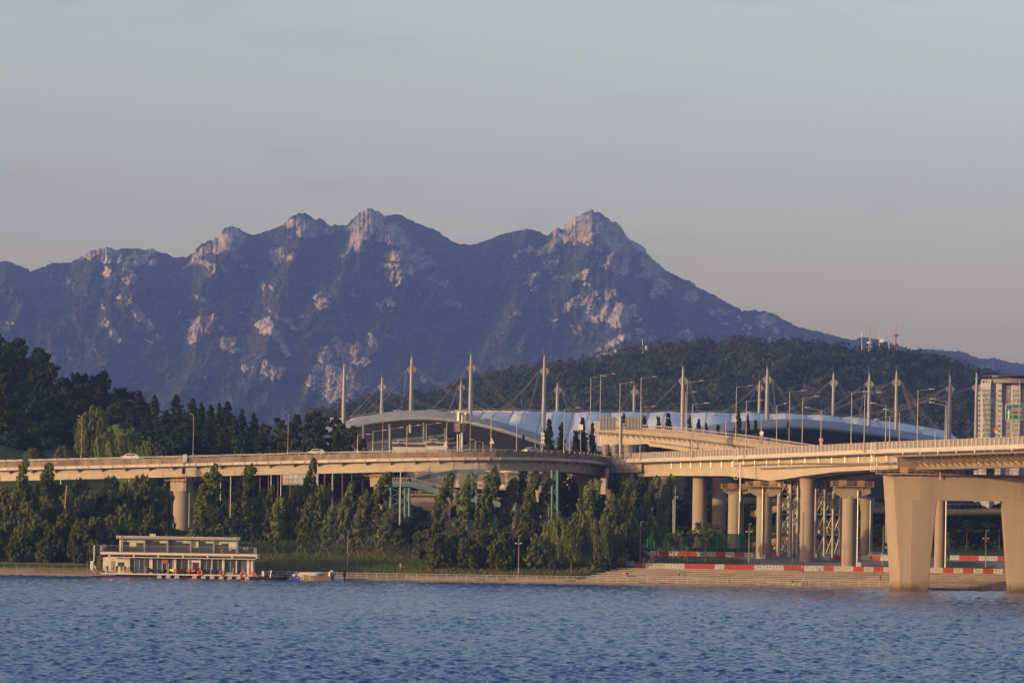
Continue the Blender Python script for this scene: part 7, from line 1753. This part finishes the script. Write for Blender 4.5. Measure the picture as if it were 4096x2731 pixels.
# ------------------------------------------------------------------ people
skin_m = mat('skin', (.36, .20, .13), .6); hair_m = mat('hair_black', (.012, .010, .010), .5); shoe_m = mat('shoes', (.30, .29, .28), .7)
CLO = {'white': (.50, .48, .46), 'black': (.014, .014, .016), 'navy': (.02, .025, .06), 'grey': (.16, .16, .17), 'pink': (.50, .22, .20), 'orange': (.55, .10, .03), 'yellow': (.48, .36, .05), 'blue': (.05, .09, .26), 'maroon': (.10, .02, .03), 'teal': (.06, .13, .14), 'mustard': (.36, .20, .05), 'beige': (.34, .27, .20)}
def cloth(c): return mat('cloth_' + c, CLO[c], .85, var=.15, scale=3)
BODY = {}
def body_mesh(pose, top, bottom, long_hair=False):
    if pose not in BODY: BODY[pose] = body_grow(pose)
    src, VV, TT, hz = BODY[pose]; m2 = src.copy()
    for mm in (skin_m, cloth(top), cloth(bottom), hair_m, shoe_m): m2.materials.append(mm)
    for p in m2.polygons:
        c = np.array(p.center); i = int(np.argmin(((VV - c) ** 2).sum(1))); t = TT[i]
        k = {0: 0, 1: 1, 2: 2, 3: 0, 4: 3, 5: 4}[t]
        if t == 3 and (c[1] > .02 or c[2] > hz + .745): k = 3
        if i == 0: k = 2
        if long_hair and t in (0, 3) and c[1] > .015: k = 3
        p.material_index = k
    return m2
def body_grow(pose):
    """one continuous figure grown from a jointed skeleton: feet at z = 0, facing -Y"""
    V = []; E = []; Rr = []; tagv = []
    def v(p, r, parent=None, tg=0):
        V.append(p); Rr.append(r); tagv.append(tg)
        if parent is not None: E.append((parent, len(V) - 1))
        return len(V) - 1
    sit = pose == 'sit'; hz = .50 if sit else .95
    pel = v((0, 0, hz), (.15, .115)); ab = v((0, -.01, hz + .18), (.135, .10), pel, 1); ch = v((0, 0, hz + .38), (.165, .115), ab, 1); nk = v((0, .0, hz + .53), (.055, .055), ch, 0); hd0 = v((0, -.01, hz + .61), (.08, .09), nk, 3); hd = v((0, -.015, hz + .72), (.085, .10), hd0, 3); v((0, .0, hz + .79), (.05, .06), hd, 4)
    v((0, -.115, hz + .675), (.018, .018), hd0, 0)
    for s in (-1, 1):
        if sit: k = (s * .11, -.42, .50); f = (s * .11, -.44, .08); toe = (s * .12, -.60, .04)
        elif pose == 'walk': k = (s * .09, -.16 * s - .04, .50); f = (s * .09, -.26 * s + .05, .09 + (.06 if s < 0 else 0)); toe = (s * .09, -.26 * s - .10, .04 + (.02 if s < 0 else 0))
        else: k = (s * .10, -.02, .50); f = (s * .105, .01, .08); toe = (s * .12, -.14, .035)
        hp = v((s * .095, 0, hz - .04), (.10, .10), pel, 2); kn = v(k, (.062, .065), hp, 2); an = v(f, (.042, .045), kn, 2); v(toe, (.040, .032), an, 5)
        sh = v((s * .19, 0, hz + .44), (.062, .062), ch, 1)
        if pose == 'arms': e = (s * .26, -.20, hz + .30); h = (s * .12, -.34, hz + .46)
        elif sit: e = (s * .25, -.08, hz + .17); h = (s * .14, -.32, hz + .10)
        elif pose == 'walk': e = (s * .24, .06 * s, hz + .17); h = (s * .24, .10 * s - .10, hz - .05)
        else: e = (s * .25, .02, hz + .17); h = (s * .26, -.06, hz - .06)
        el = v(e, (.043, .043), sh, 1); wr = v(h, (.028, .028), el, 0)
        d = (Vector(h) - Vector(e)).normalized(); pm = Vector(h) + d * .07; pa = v(tuple(pm), (.032, .02), wr, 0)
        u = d.cross(Vector((s, 0, 0.001))).normalized()
        for q, L in ((-.026, .06), (-.009, .075), (.009, .07), (.026, .055)): v(tuple(pm + u * q + d * L), (.009, .009), pa, 0)
        v(tuple(Vector(h) + d * .05 + u * .055), (.010, .010), wr, 0)
    me = bpy.data.meshes.new('body'); me.from_pydata(V, E, []); o = bpy.data.objects.new('body', me); COL.objects.link(o)
    md = o.modifiers.new('skin', 'SKIN'); md.use_smooth_shade = True
    for i, sv in enumerate(me.skin_vertices[0].data): sv.radius = Rr[i]; sv.use_root = (i == 0)
    o.modifiers.new('sub', 'SUBSURF').levels = 1
    dg = bpy.context.evaluated_depsgraph_get(); dg.update(); m2 = bpy.data.meshes.new_from_object(o.evaluated_get(dg)); bpy.data.objects.remove(o)
    m2.materials.clear()
    return m2, np.array(V), np.array(tagv), hz
def person(label, X, Y, z, pose='stand', top='white', bottom='black', face=0.0, hair=False, h=1.0, group=None):
    me = body_mesh(pose, top, bottom, hair); o = inst('person', me, None, (X, Y, z), face, h)
    tag(o, label, 'person', group); o['kind'] = 'thing'; return o
def step_z(n): return .42 + .385 * (int((n - 7.1) / 1.65) + 1) if n > 7.1 else .46
def on_bank(x, n): X, D, s = bank(x, n); return X, D
PPL = [(2498,11.2,'sit','white','pink','seated person in white beside one in black on the steps',False),(2511,11.2,'sit','black','black','seated person in black with long hair on the steps',True),(2717,12.9,'sit','beige','black','person in beige sitting alone mid-steps below the red barriers',True),(2919,4.0,'walk','navy','maroon','person in dark jacket and maroon trousers walking the promenade',False),(3209,18.5,'walk','white','teal','person in white top walking at the top of the steps',False),(3173,4.4,'sit','black','navy','first of two people seated low on the promenade with yellow bags',False),(3194,4.4,'sit','navy','blue','second seated person on the promenade, beside blue bags',False),(3217,4.2,'stand','white','black','woman in a white and black outfit on the promenade',True),(3230,4.2,'arms','pink','black','tall person in pink top raising hands on the promenade',True),(3524,10.5,'stand','grey','black','person in grey standing on the steps near the portal pier',False),(3523,4.6,'stand','pink','pink','small child in pink at the promenade railing',False)]
for x, n, pose, tp, bt, lb, hr in PPL:
    X, D = on_bank(x, n); z = step_z(n) if n > 7 else .46
    sc = .68 if 'child' in lb else 1.0
    person(lb, X, D, z, pose, tp, bt, {'walk': 1.4, 'stand': .3, 'sit': .2, 'arms': 1.2}[pose], hr, sc)
for x, yb, n, pose, tp, bt, lb in ((1190, 2291, 5.5, 'arms', 'teal', 'black', 'person in teal top photographing from the promenade by the boats'), (1229, 2293, 5.5, 'stand', 'black', 'white', 'person in black top and white trousers beside the moored boats'), (1603, 2266, 12, 'stand', 'mustard', 'mustard', 'lone figure in a mustard coat on the lawn'), (2806, 2213, 64, 'stand', 'yellow', 'black', 'person in yellow shirt behind the back barriers')):
    X, D = on_bank(x, n); person(lb, X, D, max(gzf(X, D), .46) if n > 8 else .46, pose, tp, bt, 2.8)
for x, o, pose, tp, bt, lb in ((422, -1.2, 'stand', 'white', 'black', 'person in white at the left end of the boathouse balcony'), (416, -.9, 'stand', 'beige', 'black', 'second person at the left end of the balcony'), (979, -1.2, 'stand', 'white', 'black', 'woman in white standing at the right end of the balcony'), (991, -1.2, 'stand', 'white', 'black', 'dark-haired person at the far right of the balcony'), (890, -.9, 'sit', 'orange', 'beige', 'person in orange sitting on the balcony'), (922, -.9, 'sit', 'white', 'black', 'person in white and black sitting on the balcony'), (757, -.9, 'sit', 'grey', 'black', 'person in grey sitting mid-balcony'), (782, -.8, 'sit', 'black', 'black', 'person in black sitting mid-balcony')):
    person(lb, bx(x), bD + o, bz(2211) + .01, pose, tp, bt, 0.1)
for x, tp, lb in ((383, 'white', 'person at the foot of the boathouse stair'), (432, 'maroon', 'person in maroon working by the left wall'), (470, 'black', 'person in black at the boathouse left window'), (488, 'maroon', 'second person at the left window, in maroon'), (502, 'navy', 'person in navy at the corner of the glass front'), (795, 'navy', 'person beside the brown boathouse door')):
    person(lb, bx(x), bD - .9, bz(2294) + .01, 'stand', tp, 'black', .3)
for i, x in enumerate((1655, 1680)):
    q = P(x, 1945, 1063.4); person('%s person walking down the teal stairs' % ('upper' if i == 0 else 'lower'), q.x, q.y + .7, q.z - .5 - .5 * i, 'walk', 'maroon' if i == 0 else 'black', 'black', 1.5)
q = P(2452, 1838, 1092); person('person in pink standing at the railing of the junction deck', q.x, q.y, q.z, 'stand', 'pink', 'navy', 2.9)
for x, c, lb in ((3175, (.40, .42, .03), 'yellow picnic bag left of the blue one'), (3188, (.10, .25, .5), 'light blue picnic bag on the promenade'), (3199, (.42, .40, .05), 'yellow picnic bag right of the blue one')):
    X, D = on_bank(x, 3.4); o = tag(MB().loft([[(dx * w, dy * w, z) for dx, dy in ((-.32, -.2), (.32, -.2), (.32, .2), (-.32, .2))] for z, w in ((0, 1), (.3, 1.1), (.45, .8), (.5, .3))], True).build('picnic_bag', mat('bag_%d' % x, c, .7)), lb, 'bag', 'picnic bags'); o.location = (X, D, .46)
# ------------------------------------------------------------------ cars
def car(label, p, ang, col, L=4.6, kind='suv'):
    t = thing('parked_car' if p[2] < 14 else 'car', label, 'car', p, ang)
    H = 1.62 if kind == 'suv' else 1.42
    prof = [(-L / 2, .45), (-L / 2 + .05, .78), (-L / 2 + .9, .95), (-L / 2 + 1.6, H - .06), (-.1, H), (L / 2 - 1.0, H - .10), (L / 2 - .25, 1.02), (L / 2, .85), (L / 2, .42)]
    m = MB(); rows = []
    for x, z in prof: rows.append([(x, -.88, .32), (x, -.90, min(z, .80)), (x, -.72 if z > 1.05 else -.86, z), (x, .72 if z > 1.05 else .86, z), (x, .90, min(z, .80)), (x, .88, .32)])
    m.loft(rows, True); n = len(m.v); m.f += [tuple(range(6)), tuple(range(n - 1, n - 7, -1))]
    inst('body', m.mesh('car_body', True, [mat('car_' + '_'.join('%02d' % int(c * 99) for c in col), col, .25, spec=.6)]), t)
    g = MB()
    for s in (-1, 1): g.prism([(-L / 2 + 1.2, s * .895, 1.0), (L / 2 - .7, s * .895, 1.05), (L / 2 - 1.15, s * .76, H - .16), (-L / 2 + 1.75, s * .76, H - .16)], (0, s * .012, 0))
    inst('side_window', g.mesh('car_glass', mats=[glass_d]), t)
    g = MB().prism([(-L / 2 + .97, -.66, 1.0), (-L / 2 + .97, .66, 1.0), (-L / 2 + 1.56, .6, H - .1), (-L / 2 + 1.56, -.6, H - .1)], (-.02, 0, .02)); inst('windscreen', g.mesh('car_screen', mats=[glass_d]), t)
    wh = MB().tube((0, -.12, 0), (0, .12, 0), .33, 16).mesh('car_tyre', mats=[engine_m]); rm = MB().tube((0, -.135, 0), (0, .135, 0), .19, 12).mesh('car_rim', mats=[lhead_m])
    for x in (-L / 2 + .85, L / 2 - .9):
        for s in (-1, 1): w = inst('wheel', wh, t, (x, s * .80, .33)); inst('rim', rm, w)
    hl = MB().box((0, 0, 0), (.08, .3, .14)).mesh('car_lamp', mats=[mat('headlamp', (.75, .7, .6), .15)])
    for s in (-1, 1): inst('headlight', hl, t, (-L / 2 + .02, s * .6, .72)); 
    return t
def vroad(x, off=2.6):
    i = min(range(len(vpath)), key=lambda k: abs(px_of(vpath[k]) - x)); p = vpath[i]; tt = (vpath[i + 1] - vpath[i - 1]).normalized(); nn = Vector((-tt.y, tt.x, 0)).normalized(); q = p + nn * off; return (q.x, q.y, p.z - .95 + .055 * off), math.atan2(tt.y, tt.x)
p, a = vroad(493, 5.2); car('white car driving over the viaduct above the bushes', p, a, (.50, .50, .52), 5.0)
p, a = vroad(1142, 5.5); car('dark blue car driving over the viaduct before the pines', p, a, (.02, .025, .05), 4.8, 'sedan')
p, a = vroad(1235, 7.5); car('pale van-like car on the viaduct right of the dark one', p, a, (.36, .35, .34), 4.6)
p, a = vroad(2170, 4.0); car('white car on the viaduct at the bend', p, a, (.45, .44, .43), 4.7, 'sedan')
for i, (x, n, c, lb) in enumerate(((1140, 84, (.015, .02, .035), 'dark car parked behind the front poplars'), (1182, 82, (.40, .42, .45), 'white car parked among the poplars behind the boats'), (1255, 86, (.03, .04, .07), 'dark blue car in the car park left of the staked poplar'), (1395, 84, (.35, .33, .31), 'grey car parked behind the fourth staked poplar'), (1600, 88, (.30, .30, .32), 'silver car parked below the teal stairs'), (1640, 88, (.05, .05, .06), 'black car parked beside the silver one'), (1680, 88, (.28, .05, .04), 'dark red car at the right end of the car park'))):
    X, D, s = bank(x, n); car(lb, (X, D, gzf(X, D)), .15 * i, c, 4.5, 'sedan')
q = P(3510, 2200, 1010); car('white car with bright headlight behind the grey column', (q.x, q.y, gzf(q.x, q.y)), math.pi, (.45, .45, .46), 4.6, 'sedan')
q = P(3515, 2026, 1105); car('dark sedan on the low road deck beside the portal', (q.x, q.y + 2, q.z - .4), 0, (.03, .035, .05), 4.8, 'sedan')
# ------------------------------------------------------------------ beige drum-like tanks with rails on the junction, building glow panel
for i, (x, y, D, w, lb) in enumerate(((2424, 1797, 1160, 27, 'first beige drum platform beyond the junction railing'), (2462, 1797, 1165, 26, 'second beige drum platform left of the sign post'), (2490, 1797, 1168, 24, 'third beige drum platform behind the sign post'), (2518, 1798, 1160, 42, 'widest beige drum platform with bright rails'))):
    r = w / 2 / (F / D); q = P(x, y, D); t = at(thing('drum_platform', lb, 'pier head', (q.x, q.y, q.z - 3)))
    MB().lathe([(r, -3), (r, 1.4), (r * .95, 1.45)], 24, tuple(q)).build('drum', conc_pier, t, smooth=True)
    for z in (-.4, .3, 1.0): MB().torus((q.x, q.y, q.z + z), r + .35, .06, (0, .001, 1), 24, 5).build('rail_ring', bright_pipe, t)
    for k in range(10): a = k / 10 * 6.283; MB().tube((q.x + (r + .35) * math.cos(a), q.y + (r + .35) * math.sin(a), q.z - 1), (q.x + (r + .35) * math.cos(a), q.y + (r + .35) * math.sin(a), q.z + 1.0), .05, 5).build('rail_post', bright_pipe, t)
hb = at(thing('lit_pavilion', 'pale sunlit pavilion between the pine trunks under the viaduct', 'building', tuple(P(1203, 1940, 1140))))
for i in range(7):
    for k in range(2): a = P(1134 + i * 20, 1897 + k * 19, 1140); MB().box((a.x + .62, 1140, a.z - .55), (1.22, .3, 1.15)).build('facade_panel', mat('pavilion_panel', (.50, .47, .44), .4, rnd=.2), hb)
MB().box(tuple(P(1203, 1916, 1141.5)), (9.6, 2.4, 3.2)).build('core', flat_grey, hb)
# thin straight poles under and behind the viaduct
for i, (x, yt, yb, D) in enumerate(((262, 2001, 2032, 985), (515, 1915, 2000, 1060), (553, 1915, 1965, 1062), (243, 1915, 1960, 1065), (882, 1925, 1985, 1050), (922, 1905, 2000, 1058), (1083, 1895, 2030, 1050), (1123, 1895, 2000, 1056), (1328, 1890, 2030, 1050), (1602, 1885, 1940, 1045), (2210, 1985, 2075, 990), (2700, 1900, 2060, 1080), (3170, 2040, 2200, 985))):
    b = P(x, yb, D); tag(MB().tube((b.x, b.y, gzf(b.x, b.y) - .2), (b.x, b.y, gz(yt, D, x)), .13, 8).build('thin_pole', lamp_m), 'thin upright metal pole under the viaduct, %s from the left' % nth(i), 'pole', 'thin poles under the viaduct')
lp_ = tag(MB().tube(P(259, 2032, 980), P(267, 1940, 980), .14, 8).build('leaning_pole', wood_p), 'pale pole leaning right among the left bushes', 'pole')
# white ladder cages on the bridge side
for i, (x, yt, yb, D) in enumerate(((2943, 1790, 1915, 1009), (3490, 1770, 1885, 926), (2385, 1682, 1768, 1228))):
    t = at(thing('ladder_cage', ('tall white ladder cage on the bridge side at mid girder', 'white ladder cage on the bridge side left of the portal', 'coloured ladder cage at the end of the upper ramp')[i], 'ladder', tuple(P(x, yb, D))))
    for dx in (-7, 7): MB().tube(P(x + dx, yb, D), P(x + dx, yt, D), .07, 6).build('rail', white_m, t)
    for k in range(12): y = lerp(yb, yt, k / 11); MB().tube(P(x - 7, y, D), P(x + 7, y, D), .05, 5).build('rung', white_m, t)
    for k in range(5): y = lerp(yb, yt, .15 + k / 5); q = P(x, y, D); MB().torus((q.x, q.y - .35, q.z), .48, .04, (0, .001, 1), 12, 4).build('hoop', white_m, t)
    MB().tube(P(x + 18, yb + 90 if i == 0 else yb, D), P(x + 18, yt + 60, D), .16, 8).build('down_pipe', bright_pipe, t)
# small tent-like floodlight rig among the columns, bicycles
rig = at(thing('floodlight_rig', 'small platform of white floodlights on a pole between poplars and columns', 'floodlight', tuple(P(2695, 2060, 1060))))
MB().tube(P(2693, 2140, 1060), P(2693, 1960, 1060), .16, 8).build('pole', lamp_m, rig)
for dx in (-18, -8, 6, 16): MB().box(tuple(P(2693 + dx, 1987, 1059.5)), (.42, .4, .5)).build('floodlight', lhead_m, rig)
MB().box(tuple(P(2693, 1994, 1060)), (2.6, 1.0, .10)).build('platform', lamp_m, rig)
def bicycle(x, n, lb, col):
    X, D, s = bank(x, n); z = gzf(X, D); t = at(thing('bicycle', lb, 'bicycle', (X, D, z), group='bicycles by the columns'))
    for dx in (-.52, .52): MB().torus((X + dx, D, z + .34), .31, .025, (0, -1, 0), 20, 5).build('wheel', engine_m, t)
    f = MB()
    for a, b in (((-.52, .34), (-.1, .30)), ((-.52, .34), (-.18, .80)), ((-.18, .80), (.38, .82)), ((-.1, .30), (.38, .82)), ((-.1, .30), (-.20, .88)), ((.52, .34), (.36, .95))): f.tube((X + a[0], D, z + a[1]), (X + b[0], D, z + b[1]), .022, 6)
    f.build('frame', mat('bike_' + col, CLO.get(col, (.3, .05, .04)), .4), t); MB().box((X - .21, D, z + .92), (.26, .13, .06)).build('saddle', engine_m, t); MB().tube((X + .34, D - .28, z + .98), (X + .34, D + .28, z + .98), .02, 6).build('handlebar', lhead_m, t)
bicycle(3272, 58, 'red bicycle leaning near the second front column', 'maroon'); bicycle(3290, 60, 'blue bicycle parked right of the red one', 'blue'); bicycle(3160, 60, 'grey bicycle left of the tallest plain column', 'grey')
